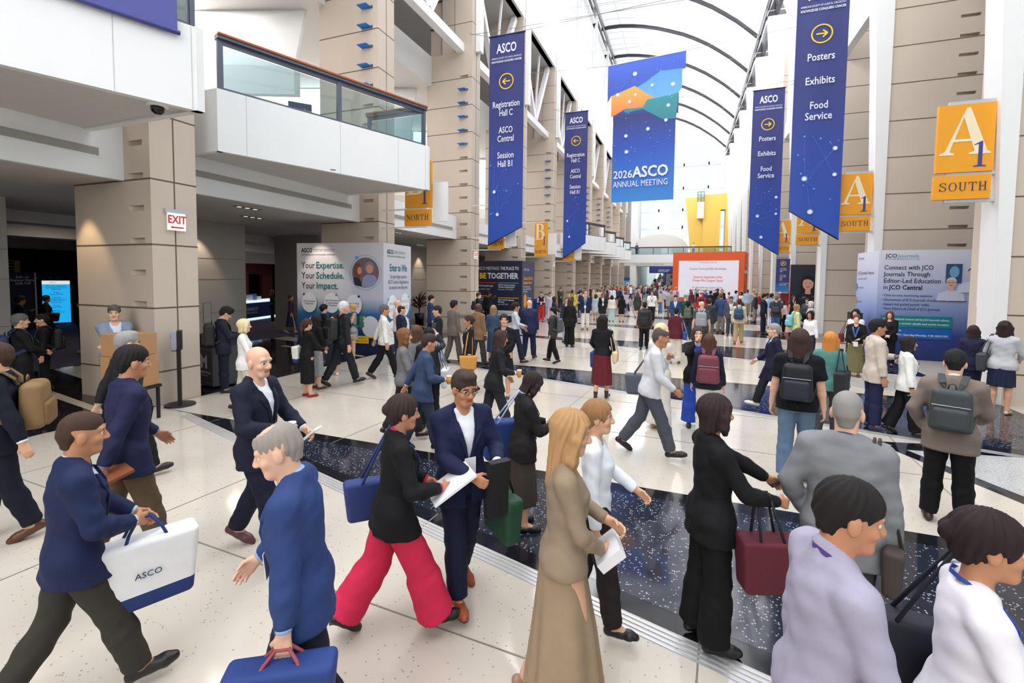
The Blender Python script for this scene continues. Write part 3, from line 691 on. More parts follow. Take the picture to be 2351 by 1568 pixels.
# purple banner over the near balcony
q = MB(); vs, fs = cloth_banner(-1.25, 1.25, 0, .9, -1.28, -1.28, None, amp=.012); q.add(vs, fs)
pb = empty('banner', (-7.655, 3.68, 7.38), R_(69.3), 'plain purple-blue banner hung on the nearest white balcony, cut by the top edge', 'banner')
q.build('cloth', mat('banner_purple', S_(82, 84, 150), .6), pb, True); q = MB(); q.tube([(-1.28, 0, -1.29), (1.28, 0, -1.29)], .035, 8); q.build('hem_pole', mat('banner_purple_hem', S_(70, 74, 140), .5), pb, True)
# ---- orange pier signs
def pier_sign(k, left):
    y = py(k) + .12
    if left: x0, x1, zt = -8.38 if k == 1 else -8.5, -7.45 if k == 1 else -7.72, (6.05, 5.75, 5.75, 5.75)[min(k, 4) - 1]; A = 'B'; wd = 'NORTH'
    else: x0, x1, zt = 4.85, 5.79, 6.22; A = 'A'; wd = 'SOUTH'
    w = x1 - x0; o = empty('hanging_sign', ((x0 + x1) / 2, y, zt))
    where = {True: {1: 'orange B1 NORTH sign half hidden behind the white balcony corner', 2: 'orange NORTH sign mostly hidden behind the larger left navy banner', 3: 'orange B1 NORTH sign seen whole between the two left navy banners', 4: 'orange NORTH sign peeking from under the smaller left navy banner'},
             False: {1: 'largest orange A1 SOUTH sign, nearest on the right', 2: 'second orange A1 SOUTH sign, beside the larger right navy banner', 3: 'orange A1 SOUTH sign half hidden under the larger right navy banner', 4: 'orange SOUTH sign half hidden behind the smaller right navy banner'}}[left][k]
    tag(o, where, 'sign', 'orange hall signs on the piers')
    hA, hB = 1.40, .50
    m = MB(); m.box(-w / 2, w / 2, -.05, .05, -hA, 0); m.build('letter_panel', K_orange, o, bevel=.004)
    m = MB(); m.box(-w / 2 - .02, w / 2 - .02, -.05, .05, -hA - .06 - hB, -hA - .06); m.build('word_panel', K_orange, o, bevel=.004)
    f = Face(o, (-w / 2, -.051, -hA), (1, 0, 0))
    if A == 'A': f.glyph(GL['A'], .04 * w, .36, .90 * w, .96, K_creamp)
    else: f.glyph(GL['B'], .06 * w, .40, .74 * w, .94, K_creamp)
    f.glyph(GL['1'], .62 * w, .10, .28 * w, .52, K_blue)
    serif(f, wd, .07 * w, -.06 - hB * .66, .84 * w, hB * .36, mat('sign_ink', S_(70, 62, 96), .5), .18)
    m = MB()
    if left:
        for z in (.03, -hA - .03, -hA - hB - .09): m.box(-w / 2 - .9, w / 2 - .2, .0, .06, z - .02, z + .02)
        m.box(w / 2 + .02, w / 2 + .52, .02, .10, -hA - .45, -hA + .75)
        m.build('bracket', M_white, o)
    else:
        for z in (.04, -hA - .03, -hA - hB - .09):
            m.box(-w * .3, w / 2 + 1.35, -.02, .07, z - .035, z + .035); m.box(w / 2 + .45, w / 2 + 1.3, -.01, .12, z - .10, z - .035)
        m.box(w / 2 + .75, w / 2 + 1.05, -.01, .10, -hA - hB - .4, .75); m.build('bracket', M_alu, o)
for k in (1, 2, 3, 4): pier_sign(k, True); pier_sign(k, False)
# ---- kiosks wrapped round piers
def kiosk(name, x0, x1, y0, y1, h, mf, ms, label, rz=0., c=None):
    cx, cy = c or (x0, y0)
    o = empty(name, (cx, cy, 0), rz, label, 'kiosk')
    t = .06; X0, X1, Y0, Y1 = x0 - cx, x1 - cx, y0 - cy, y1 - cy
    m = MB(); m.box(X0, X1, Y0, Y0 + t, 0, h); m.build('front_panel', mf, o)
    m = MB(); m.box(X0, X1, Y1 - t, Y1, 0, h); m.build('rear_panel', mf, o)
    m = MB(); m.box(X0, X0 + t, Y0 + t, Y1 - t, 0, h); m.build('left_panel', ms, o)
    m = MB(); m.box(X1 - t, X1, Y0 + t, Y1 - t, 0, h); m.build('right_panel', ms, o)
    return o, Face(o, (X0, Y0, 0), (1, 0, 0)), Face(o, (X1, Y0, 0), (0, 1, 0)), Face(o, (X0, Y1, 0), (0, -1, 0))
g1 = gradient('kiosk_print_blue', [(0, (16, 34, 74)), (.16, (20, 48, 100)), (.36, (44, 104, 160)), (.50, (196, 200, 216)), (1, (212, 210, 216))], 0, 3.57)
o, f, fr, fl = kiosk('kiosk', -12.2, -9.02, 12.28, 14.2, 3.57, g1, g1, 'big blue and white kiosk reading Your Expertise, Your Schedule, Your Impact', R_(7), (-9.02, 12.28))
asco(f, .18, 3.33, .20, K_ink, K_grey)
for i, (a, b) in enumerate((('Your', 'Expertise.'), ('Your', 'Schedule.'), ('Your', 'Impact.'))):
    f.text(a, .18, 2.84 - i * .335, .30, K_ink, 'LEFT', fit=.50); f.text(b, .73, 2.84 - i * .335, .30, K_teal, 'LEFT', bold=.012, fit=(1.02, 1.03, .80)[i])
f.ring(2.55, 2.62, .56, .012, K_sky); f.disc(2.55, 2.62, .48, mat('print_photo_bg', S_(120, 96, 104), .6), 'photo')
f.poly([(2.1, 2.45), (2.16, 2.22), (2.42, 2.16), (2.40, 2.3), (2.28, 2.52)], K_ink, 'photo_person'); f.disc(2.27, 2.68, .14, mat('print_auburn', S_(120, 70, 50), .6), 'photo_hair', rv=.24); f.disc(2.34, 2.68, .08, mat('print_skin_a', S_(214, 150, 126), .6), 'photo_face', rv=.12)
f.poly([(2.42, 2.18), (2.45, 2.45), (2.6, 2.56), (2.86, 2.54), (2.96, 2.42), (2.86, 2.22), (2.62, 2.14)], mat('print_lilac', S_(146, 152, 190), .6), 'photo_person'); f.disc(2.70, 2.78, .17, K_grey, 'photo_hair', rv=.2); f.disc(2.70, 2.74, .11, mat('print_skin_a', S_(214, 150, 126), .6), 'photo_face', rv=.14)
f.disc(2.24, 3.09, .065, K_sky)
for u, v, s, dm in ((.47, 1.62, 'JCO Journals\nReviewer', K_teal), (1.32, 1.62, 'myConnection\nCommunities\nof Practice', K_grey), (2.14, 1.58, 'Leadership\nPrograms', K_ink)):
    f.disc(u + .02, v - .03, .285, K_teal, rv=.33); f.disc(u, v, .285, K_lw, rv=.33); f.text(s, u, v, .085, K_ink, 'CENTER', bold=.015); f.disc(u - .2 if u < 1 else u + .17, v + .27, .042, dm)
f.disc(2.74, .87, .31, K_yel, rv=.35); f.disc(2.72, .89, .30, K_lw, rv=.34); f.disc(2.5, 1.17, .045, K_yel); f.disc(.7, .88, .3, K_lw, rv=.33)
f.rect(1.9, 2.66, .34, .58, K_yel, 'yellow_strip'); f.text('All Volunteers:\nGet Badges & Get', 2.28, .465, .095, K_ink, 'CENTER')
asco(fr, .22, 3.30, .20, K_ink, K_grey); fr.text('Enter to Win', 1.0, 2.78, .34, K_teal, 'CENTER', bold=.012, fit=1.2)
fr.text('Get your badge scanned at\nASCO Central or Registration to\nbe entered to win daily prizes', 1.0, 2.32, .19, K_grey, 'CENTER', fit=1.45)
for u, v, s, dm in ((.56, 1.5, 'FRIDAY', K_sky), (1.45, 1.54, 'SATURDAY', K_sky), (1.45, .72, 'MONDAY', K_yel), (.56, .66, 'SUNDAY', K_teal)):
    fr.disc(u, v, .33, K_white, rv=.40); fr.text(s, u, v + .1, .12, K_grey, 'CENTER'); fr.text('Free registration\nto the meeting', u, v - .09, .07, K_grey, 'CENTER'); fr.disc(u + (.26 if u > 1 else -.26), v + .26, .05, dm)
nv = mat('kiosk_print_navy', S_(34, 40, 66), .5); nv2 = mat('kiosk_print_slate', S_(56, 64, 96), .5)
o, f, fr, fl = kiosk('kiosk', -12.1, -9.0, 25.3, 27.6, 3.5, nv, nv2, 'dark navy kiosk reading THE PLACE TO BE TOGETHER beside the left piers')
f.text('ASCO MEETINGS:', .30, 3.05, .26, K_lw, 'LEFT', fit=1.38); f.text('THE PLACE TO', 1.75, 3.05, .26, K_lw, 'LEFT', bold=.02, fit=1.15)
f.text('BE', .40, 2.60, .46, K_yel, 'LEFT', bold=.03, fit=.42); f.text('TOGETHER', .94, 2.60, .46, K_lw, 'LEFT', bold=.03, fit=1.95)
for u, v, mm, a, b in ((.22, 2.20, K_red, 'ASCO Breakthrough', 'August 25-27, 2026'), (1.62, 2.20, mat('print_aqua', S_(70, 190, 196), .5), 'ASCO Genitourinary\nCancers Symposium', 'February 11-13, 2027'), (.22, 1.42, K_orange, 'ASCO Quality Care\nSymposium', 'October 16-17, 2026'), (1.62, 1.32, K_yel, '2027 ASCO Annual\nMeeting', 'June 4-8, 2027'), (.22, .66, K_orange, 'ASCO Gastrointestinal', 'January 2027')):
    f.rect(u, u + 1.28, v - .01, v + .025, mm, 'rule'); f.text(a, u, v - .18, .125, K_lw, 'LEFT', bold=.02); f.text(b, u, v - .38, .11, K_lw, 'LEFT')
f.rect(1.62, 2.9, .28, .58, K_lw, 'white_strip'); f.text('Sign up to receive updates', 1.68, .43, .1, K_ink, 'LEFT')
fr.text('ASCO Calls', .3, 3.0, .2, K_lw, 'LEFT'); fr.text('Take the ASCO26\nResearch Poster', .25, 2.35, .26, K_orange, 'LEFT', bold=.02, sx=.9)
fr.text('The Conference has\nbeen a wonderful home\nfor clinicians', .25, 1.85, .15, K_lw, 'LEFT'); fr.poly([(.35, 1.42), (.6, 1.6), (.85, 1.42), (.85, .9), (.6, .72), (.35, .9)], K_orange, 'badge_shape'); fr.text('Discover\nresearch', 1.0, 1.2, .2, K_lw, 'LEFT'); fr.text('ASCO', .3, .45, .2, K_lw, 'LEFT')
g2 = gradient('kiosk_print_jco', [(0, (30, 44, 104)), (.22, (40, 62, 136)), (.45, (132, 152, 204)), (.62, (176, 186, 222)), (1, (222, 224, 238))], 0, 3.55)
o, f, fr, fl = kiosk('kiosk', 5.84, 8.85, 18.55, 20.6, 3.55, g2, g2, 'big pale blue JCO Journals kiosk on the right wall')
f.text('JCO', .18, 3.36, .17, K_ink, 'LEFT', bold=.015); f.text('Journals', .50, 3.36, .17, mat('print_seafoam', S_(110, 170, 176), .5), 'LEFT')
f.text('From the American Society of Clinical Oncology', .18, 3.26, .045, K_grey, 'LEFT')
for i, s in enumerate(('Connect with JCO', 'Journals Through', 'Editor-Led Education')): f.text(s, .15, 2.98 - .215 * i, .205, K_ink, 'LEFT', bold=.006, fit=(1.28, 1.22, 1.48)[i])
f.text('in', .15, 2.335, .205, K_ink, 'LEFT', fit=.11); f.text('JCO Central', .31, 2.335, .205, K_ink, 'LEFT', bold=.022, fit=.88)
for i, s in enumerate(('One-on-one mentoring sessions', 'Discussions of JCO Journals simultaneous publications', 'Expert-led guided poster walks', 'Meet Editors-in-Chief of JCO Journals')): f.text(s, .19, 2.08 - .145 * i, .112, K_ink, 'LEFT', fit=(1.25, 2.1, 1.18, 1.46)[i])
for i in range(4): f.rect(.13, .165, 2.06 - .145 * i, 2.10 - .145 * i, K_sky, 'bullet')
f.rect(.12, 1.98, 1.06, 1.42, mat('print_green', S_(20, 130, 140), .5), 'green_strip'); f.text('NEW: educational sessions led by JCO Journals editors', .18, 1.31, .088, K_lw, 'LEFT', bold=.015, fit=1.72); f.text('Scan code for session details and onsite location', .18, 1.17, .088, K_lw, 'LEFT', bold=.015, fit=1.72)
f.rect(.12, 1.98, .70, 1.03, mat('print_royal', S_(24, 96, 182), .5), 'blue_strip'); f.text('Room S402A', .18, .94, .095, K_lw, 'LEFT', bold=.015); f.text('Friday: 1-5 PM | Saturday-Monday: 7:30 AM-5 PM', .18, .80, .092, K_lw, 'LEFT', bold=.015, fit=1.7)
f.rect(1.75, 2.15, 2.5, 3.1, mat('print_xray', S_(58, 80, 122), .5), 'photo_lightbox'); f.disc(1.96, 2.85, .12, mat('print_xray2', S_(120, 170, 206), .5), 'photo_lightbox', rv=.18)
smile_face(f, 1.90, 2.50, .155, (226, 184, 168), (208, 212, 222), (206, 212, 234), False, True)
smile_face(f, 2.42, 2.80, .165, (236, 200, 186), (38, 44, 86), (214, 218, 238), False)
for i, (s, sz) in enumerate((('JCO Journals', .1), ('JCO Journals Podcasts', .17), ('Conversations with JCO', .09), ('JCO After Hours', .09), ('Cancer Stories', .09), ('Oncology Decoded', .09))): fl.text(s, .15, (3.35, 2.82, 2.62, 2.3, 1.8, 1.3)[i], sz, K_grey, 'LEFT')
for v, c in ((2.2, (60, 150, 160)), (1.7, (220, 120, 60)), (1.2, (206, 60, 60))): fl.rect(.03, .13, v, v + .25, mat('print_cover_%d' % c[0], S_(*c), .5), 'cover')
m = MB(); m.box(5.3, 5.58, 18.9, 19.5, 0, 1.45); t = m.build('speaker_box', M_dark); tag(t, 'black upright box standing at the left side of the JCO kiosk', 'box')
# portrait panel kiosk and the blue poster behind it
bkp = mat('kiosk_print_charcoal', S_(42, 46, 58), .5); cor = mat('kiosk_print_coral', S_(240, 130, 118), .5)
o, f, fr, fl = kiosk('kiosk', 5.78, 7.35, 32.15, 33.6, 3.5, bkp, cor, 'dark kiosk with large smiling portrait and a coral side, right wall')
smile_face(f, .92, 2.35, .36, (214, 160, 138), (26, 24, 28), (30, 32, 38), True)
fl.rect(.2, 1.3, 2.7, 3.2, K_white, 'text_block'); fl.rect(.2, 1.2, 2.2, 2.35, K_white, 'text_block')
m = MB(); m.box(5.35, 5.75, 32.5, 33.1, .95, 1.75); sc_ = m.build('display_cabinet', mat('cabinet_red', S_(150, 50, 40), .5)); tag(sc_, 'small red wall cabinet with white top beside the coral kiosk side', 'cabinet'); m = MB(); m.box(5.35, 5.76, 32.49, 33.11, 1.75, 1.98); m.build('white_top', K_white, sc_)
pn = empty('poster', (5.35, 32.1, 2.85), 0, 'narrow navy directory poster with gold circle behind the coral kiosk', 'poster')
m = MB(); m.box(-.36, .36, 0, .03, -1.0, 1.0); m.build('board', gradient('poster_print', [(0, (60, 130, 200)), (.22, (48, 96, 170)), (.3, (44, 54, 118)), (1, (44, 54, 118))], -1, 1), pn)
f = Face(pn, (-.36, -.001, -1), (1, 0, 0)); f.ring(.36, 1.72, .15, .03, K_yel); f.text('JR', .36, 1.72, .16, K_yel, 'CENTER', bold=.02)
for i, s in enumerate(('Up Escalator', 'Rooms S401', 'S402', '', 'Up Escalator', 'Rooms S501', 'S502', 'S503', '', 'Up Two Escalators', 'Rooms S504')):
    if s: f.text(s, .2, 1.42 - .1 * i, .085, K_yel if 'Up' in s else K_lw, 'LEFT', bold=.02, sx=.8)
# orange wall in the middle of the hall
a = math.atan2(44.14 - 45.24, 4.51 + 1.3); wd = math.hypot(5.81, 1.1)
oc = mat('orange_wall', S_(226, 94, 48), .5); oc2 = mat('orange_wall_side', S_(204, 76, 40), .5)
o = empty('display_wall', (-1.35, 45.3, 0), a, 'large orange display wall with a bright white screen in mid hall', 'display wall')
m = MB(); m.box(0, wd, 0, 3.2, 0, 5.0); m.build('shell', oc, o)
f = Face(o, (0, -.001, 0), (1, 0, 0))
f.rect(.52, wd - .42, .92, 4.24, mat('led_screen', (.42, .40, .44), .3, emit=(.90, .85, .95), estr=.42), 'screen', t=.02)
f.k = 40
K_scr = mat('screen_ink', S_(70, 66, 90), .6); K_scrred = mat('screen_red', S_(232, 70, 70), .6)
cx = wd / 2 + .05
f.text('CONQUER CANCER', cx, 4.06, .16, K_scrred, 'CENTER'); f.text('Conquer Cancer gratefully acknowledges', cx, 3.52, .26, K_scr, 'CENTER', fit=3.05)
f.text('Generous Supporters of the', cx, 2.78, .30, K_scrred, 'CENTER', bold=.015, fit=2.4); f.text('Women Who Conquer Cancer', cx, 2.47, .30, K_scrred, 'CENTER', bold=.015, fit=2.55)
f.text('for their generous support of two', cx, 1.86, .24, K_scr, 'CENTER', fit=2.5); f.text('Endowed Women Who Conquer Cancer', cx, 1.61, .24, K_scr, 'CENTER', bold=.015, fit=2.9); f.text('Young Investigator Awards', cx, 1.36, .24, K_scr, 'CENTER', bold=.015, fit=2.0)
f.text('CONQUER', 1.35, .42, .5, K_lw, 'LEFT', bold=.01, fit=1.75); f.text('CANCER', 3.3, .42, .5, mat('orange_dark', S_(150, 60, 40), .5), 'LEFT', fit=1.6)
fr = Face(o, (wd, 0, 0), (0, 1, 0)); fr.rect(.3, 2.9, 3.15, 3.4, K_white, 'side_strip'); fr.text('ASCO', 1.5, 3.85, .4, K_white, 'CENTER')
# TO LAKESIDE CENTER lettering, banners below the bridge
bs = empty('lettering_sign', (-4.9, 72.95, 5.0), 0, 'TO LAKESIDE CENTER letters along the bridge', 'sign')
m = MB(); m.box(-4.4, 10, -.02, .05, -.42, .0); m.build('beam', M_soffit, bs); f = Face(bs, (-4, -.025, -.4), (1, 0, 0)); f.text('TO LAKESIDE CENTER', 1.05, .19, .34, mat('letter_bronze', S_(110, 104, 96), .5), 'LEFT', space=1.35)
b1 = empty('banner', (-2.0, 79, 4.4), 0, 'wide navy banner with food service text hanging under the bridge', 'banner')
m = MB(); m.box(-4.0, 4.5, 0, .04, -.85, .3); m.build('panel', K_blue, b1); f = Face(b1, (-4.0, -.001, -.85), (1, 0, 0)); f.text('Lakeside Lounge\nASCO Studios', 1.4, .42, .26, K_lw, 'LEFT', bold=.02); f.text('Food Service', 4.6, .52, .26, K_lw, 'LEFT', bold=.02); f.disc(4.25, .53, .14, K_yel)
b2 = empty('banner', (-.5, 84, 3.95), 0, 'blue FIND YOUR PEOPLE banner beyond the bridge', 'banner')
m = MB(); m.box(-3.6, 4, 0, .04, -.85, .1); m.build('panel', gradient('fyp', [(0, (60, 150, 200)), (.4, (40, 100, 180)), (1, (60, 110, 190))], -.85, .1), b2); f = Face(b2, (-3.6, -.001, -.85), (1, 0, 0)); f.text('FIND YOUR PEOPLE', .3, .62, .36, K_yel, 'LEFT', bold=.02, shear=0.) if False else f.text('FIND YOUR PEOPLE', .3, .62, .36, K_yel, 'LEFT', bold=.02)
b3 = empty('banner', (.6, 89, 3.3), 0, 'far teal and yellow banner lowest under the bridge', 'banner')
m = MB(); m.box(-3.4, 4, 0, .04, -.35, .15); m.build('teal_panel', K_teal, b3); m = MB(); m.box(-1.6, 4, 0, .04, -.85, -.35); m.build('yellow_panel', mat('print_sand', S_(236, 206, 130), .5), b3)
ds = empty('directory_stand', (-2.55, 72.2, 0), 0, 'tall navy directory board standing left of the orange wall', 'sign'); m = MB(); m.box(-.75, .9, 0, .3, 0, 3.6); m.build('board', nv, ds); f = Face(ds, (-.75, -.001, 0), (1, 0, 0))
for i in range(12): f.text(('Registration', 'Hall B1', 'Hall D1', 'Room S100')[i % 4], .25, 3.3 - .24 * i, .2, K_lw if i % 4 else K_yel, 'LEFT')
ps = empty('poster', (-8.9, 73.5, 1.9), 0, 'small blue poster on the last pier near the white end wall', 'poster'); m = MB(); m.box(-.45, .45, 0, .05, -.9, .9); m.build('board', K_sky, ps); f = Face(ps, (-.45, -.001, -.9), (1, 0, 0)); f.rect(.4, .85, .3, 1.0, K_creamp); f.rect(.0, .9, 1.3, 1.8, K_blue)
# yellow towers
yt = empty('tower', (2.6, 85, 0), 0, 'yellow wall tower with tall slot window beyond the bridge', 'tower')
Y_ = mat('tower_yellow', S_(226, 188, 92), .7)
m = MB(); z = 16.9
m.box(-.55, 2.1, 0, 2, 0, z); m.box(2.85, 3.5, 0, 2, 0, z); m.box(2.1, 2.85, 0, 2, 0, 7.4); m.box(2.1, 2.85, 0, 2, 14.3, z); m.build('wall', Y_, yt)
m = MB(); m.extrude([(-3.45, .8, 16.6), (-.55, .8, 16.6), (-.55, .8, 0), (-2.3, .8, 0), (-2.45, .8, 7.5)], (0, 1.2, 0)); m.build('tapered_wall', Y_, yt)
m = MB(); m.box(-1.5, -.5, -.6, .8, 12.9, 15.6); m.build('balcony', M_white, yt); m = MB(); m.box(-1.5, -.5, -.6, -.55, 15.6, 16.9); m.build('balcony_glass', M_rail, yt)
m = MB()
for x in (-1.5, -1.0, -.5): m.box(x - .05, x + .05, -.62, -.54, 15.6, 17.2)
m.box(-1.55, -.45, -.62, -.54, 17.2, 17.3); m.build('balcony_rail', M_steel, yt)
# ---- EXIT signs
def exit_sign(x, y, z, label, arrow=True, big=True):
    o = empty('exit_sign', (x, y, z), 0, label, 'exit sign', 'EXIT signs on the left piers')
    m = MB(); m.box(-.01, .05, -.20, .20, .14, .22); m.build('mount', M_alu, o)
    e = mat('exit_face', (.85, .80, .80), .3, emit=(1, .92, .92), estr=.35)
    m = MB(); m.box(.03, .055, -.17, .17, -.18, .15); m.build('plate', e, o)
    f = Face(o, (.056, -.17, -.18), (0, 1, 0)); f.text('EXIT', .17, .20, .21, K_red, 'CENTER', bold=.02, sx=.8)
    f.rect(.07, .29, .045, .07, K_red, 'arrow'); f.poly([(.04, .057), (.09, .035), (.09, .08)], K_red, 'arrow')
    return o
exit_sign(XL + .005, py(0) + .42, 3.52, 'white EXIT sign with red letters on the nearest tan pier')
exit_sign(XL + .005, py(2) + .42, 3.55, 'small EXIT sign edge-on at the pier left of the larger navy banner')
exit_sign(XL + .005, py(4) + .42, 3.55, 'tiny EXIT sign on the pier behind the red trousers')
# fire alarm on the grey wall
o = empty('fire_alarm', (-15.19, 9.95, 1.97), 0, 'red fire alarm box on the grey wall column', 'fire alarm'); m = MB(); m.box(0, .05, -.07, .07, -.10, .10); m.build('body', K_red, o, bevel=.01); m = MB(); m.box(.05, .065, -.03, .06, .01, .05); m.build('handle', K_white, o)
o = empty('wall_hatch', (-15.19, 10.95, 1.2), 0, 'outlined access hatch on the grey wall column', 'hatch'); m = MB(); m.box(0, .012, -.13, .13, -.34, .34); m.build('panel', M_grey, o); m = MB()
for a_ in ((-.14, -.125, -.35, .35), (.125, .14, -.35, .35), (-.14, .14, -.35, -.335), (-.14, .14, .335, .35)): m.box(0, .014, a_[0], a_[1], a_[2], a_[3])
m.build('frame', mat('joint_dark', (.2, .18, .17), .7), o)
# hand sanitizer stand
o = empty('hand_sanitizer_stand', (-9.02, 5.93, 0), R_(-36), 'black hand sanitizer stand in front of the nearest tan pier', 'sanitizer stand')
m = MB(); m.lathe([(.0, .0), (.26, .0), (.25, .025), (.0, .03)], n=24); m.build('base', M_dark, o)
m = MB(); m.box(-.15, -.065, -.03, .03, .02, 1.43); m.build('post', M_dark, o); m = MB(); m.box(.065, .15, -.03, .03, .02, 1.1); m.build('post', M_dark, o); m = MB(); m.box(-.07, .07, -.03, .03, .86, .95); m.build('crossbar', M_dark, o); m = MB(); m.box(-.15, .15, -.02, .06, 1.08, 1.43); m.build('backplate', M_dark, o)
m = MB(); m.extrude([(-.065, -.11, 1.43), (.145, -.11, 1.43), (.145, -.11, 1.09)] + [(.04 + .105 * math.cos(a_), -.11, 1.09 + .05 * math.sin(a_)) for a_ in [R_(-10 - 160 * i / 8) for i in range(9)]] + [(-.065, -.11, 1.09)], (0, .09, 0)); m.build('dispenser', mat('dispenser_grey', S_(160, 166, 178), .4), o, bevel=.008)
f = Face(o, (-.065, -.111, 1.09), (1, 0, 0)); f.poly([(.05, .2), (.19, .22), (.18, .29), (.06, .28)], mat('label_blue', S_(40, 50, 160), .4), 'label'); f.text('PURELL', .12, .245, .05, K_white, 'CENTER', bold=.02, sx=.75); f.disc(.11, .05, .018, K_white, 'drop', rv=.025)
# bin
o = empty('waste_bin', (-9.95, 7.42, 0), R_(-12), 'dark grey waste bin with M emblem behind the nearest pier', 'bin')
m = MB(); m.box(-.36, .36, -.3, .3, .03, .92); m.build('body', mat('bin_grey', S_(74, 76, 82), .5), o, bevel=.02); m = MB(); m.box(-.38, .38, -.32, .32, .92, 1.16); m.build('lid', mat('bin_black', S_(40, 44, 52), .5), o, bevel=.02)
f = Face(o, (-.36, -.301, 0), (1, 0, 0)); f.rect(.04, .68, .84, .86, K_grey, 'trim'); f.rect(.04, .68, .1, .115, K_grey, 'trim')
f.poly([(.22, .42), (.30, .42), (.30, .60), (.36, .52), (.42, .60), (.42, .42), (.50, .42), (.50, .74), (.36, .62), (.22, .74)], K_lw, 'emblem'); f.text('McCORMICK PLACE', .36, .33, .068, K_lw, 'CENTER', bold=.01); f.text('CHICAGO', .36, .26, .04, K_lw, 'CENTER', space=1.8)
# recessed lights, sprinklers, camera dome under the near balcony
def downlight(x, y, z, label, r=.07, group='round recessed ceiling lights'):
    o = empty('ceiling_light', (x, y, z), 0, label, 'ceiling light', group); m = MB(); m.lathe([(r * .75, -.002), (r, -.008), (r, .004), (r * .75, .004)], n=16); m.build('trim_ring', M_alu, o); m = MB(); m.lathe([(0, .0), (r * .75, .0), (r * .75, .003), (0, .003)], n=16); m.build('lens', mat('lamp_lens', (.7, .68, .62), .3, emit=(1, .85, .65), estr=.6), o)
downlight(-8.05, 9.0, 5.048, 'small round recessed light under the second white balcony, left one'); downlight(-7.75, 11.1, 5.048, 'small round recessed light under the second white balcony, right one'); downlight(-8.0, 3.0, 5.048, 'small round recessed light under the nearest balcony')
o = empty('security_camera', (-7.55, 4.75, 5.05), 0, 'black dome security camera under the nearest balcony corner', 'camera'); m = MB(); m.lathe([(0, 0), (.14, 0), (.14, -.03), (.10, -.04), (0, -.04)][::-1], n=20); m.build('mount', K_white, o, True); m = MB(); m.lathe([(.0, -.15), (.04, -.145), (.075, -.12), (.09, -.08), (.09, -.04), (0, -.04)], n=20); m.build('dome', mat('dome_black', (.01, .01, .012), .1), o, True)
for k in range(0, 8):
    for j, (x, dy) in enumerate(((-11.0, 3.4), (-12.6, 4.9), (-14.0, 3.2))):
        y = py(k) + dy
        o = empty('ceiling_light', (x, y, 4.28), 0, 'strip of three small recessed spots in the grey aisle ceiling', 'ceiling light', 'recessed spot strips in the aisle ceiling')
        m = MB(); m.box(-.10, .10, -.38, .38, -.01, .002); m.build('trim_frame', M_vent, o)
        for yy in (-.24, 0, .24):
            m = MB(); m.lathe([(0, -.013), (.06, -.013), (.06, -.009), (0, -.009)], (0, yy, 0), 10); m.build('lens', mat('lamp_spot', (.6, .55, .45), .3, emit=(1, .8, .55), estr=1.2), o)
for k in range(0, 7):
    for x in (-12.2, -16.5, -19.8):
        area_light('aisle_downlight', (x, py(k) + 4, 4.2), (0, 0, 0), .5, .5, 26, (1, .86, .68))
for k in range(-1, 6): spot_light('column_downlight', (-14.75, py(k) + 4.9, 4.2), (-15.2, py(k) + 5.0, 1.5), 120, 62, (1, .80, .58))
spot_light('pier_downlight', (-11.25, 5.15, 4.24), (-11.15, 5.7, 1.4), 110, 58, (1, .72, .42)); spot_light('kiosk_downlight', (-11.2, 11.2, 4.24), (-11.2, 11.85, 2.4), 130, 60, (1, .86, .7))
# area fill added to brighten the daylit upper gallery, not real fixtures
for k in range(-1, 9): area_light('gallery_fill', (-16, py(k) + 3.5, 11.3), (0, 0, 0), 6, 4, 360, (1, .96, .92))
# upper gallery furniture seen through the glass rail
o = empty('sign_board', (-9.6, 9.55, 6.0), R_(50), 'navy Official Press Filming Area board behind the glass balcony rail', 'sign'); m = MB(); m.box(-.28, .28, 0, .04, 0, 1.0); m.build('board', K_navy, o); f = Face(o, (-.28, -.001, 0), (1, 0, 0)); f.text('Official Press\nFilming Area\nInterviews', .05, .72, .10, K_yel, 'LEFT', bold=.01)
# ---- ASCO Central booth in the north aisle
o = empty('help_booth', (-22.1, 18.2, 0), R_(108), 'ASCO Central booth counter with red wall and glowing sign in the aisle', 'booth')
m = MB(); m.box(-.6, 3.6, 0, .7, .16, .98); m.build('counter', mat('booth_blue', S_(30, 62, 122), .4), o); m = MB(); m.box(-.62, 3.62, -.03, .74, .98, 1.10); m.build('counter_top', mat('booth_glow', S_(200, 220, 250), .3, emit=(.75, .86, 1), estr=.9), o); m = MB(); m.box(-.6, 3.6, .02, .7, .02, .16); m.build('plinth_light', mat('booth_glow', S_(200, 220, 250), .3), o)
f = Face(o, (-.6, -.001, .16), (1, 0, 0)); f.text('2026ASCO', .9, .48, .26, K_lw, 'CENTER', bold=.01); f.text('ANNUAL MEETING', .9, .28, .13, K_lw, 'CENTER')
m = MB(); m.box(-3, 6.5, 2.4, 2.6, 2.55, 4.0); m.build('header_wall', mat('booth_red', S_(122, 60, 54), .6), o)
f = Face(o, (-3, 2.399, 2.55), (1, 0, 0)); gl = mat('neon_white', (.9, .85, .85), .4, emit=(1, .82, .84), estr=2.2); f.text('ASCO CENTRAL', 3.75, .95, .52, gl, 'CENTER', bold=.02, sx=.8); f.text('TECHNICAL ASSISTANCE', 3.75, .42, .38, gl, 'CENTER', bold=.015, sx=.66)
m = MB(); m.box(-3, -.2, 2.4, 2.6, 0, 2.55); m.box(3.3, 3.9, 2.4, 2.6, 0, 2.55); m.box(5.4, 6.5, 2.4, 2.6, 0, 2.55); m.build('side_wall', mat('booth_red', S_(122, 60, 54), .6), o)
m = MB()
for x in (.0, 1.2, 2.3, 3.2): m.box(x - .05, x + .05, 2.3, 2.5, 0, 2.55)
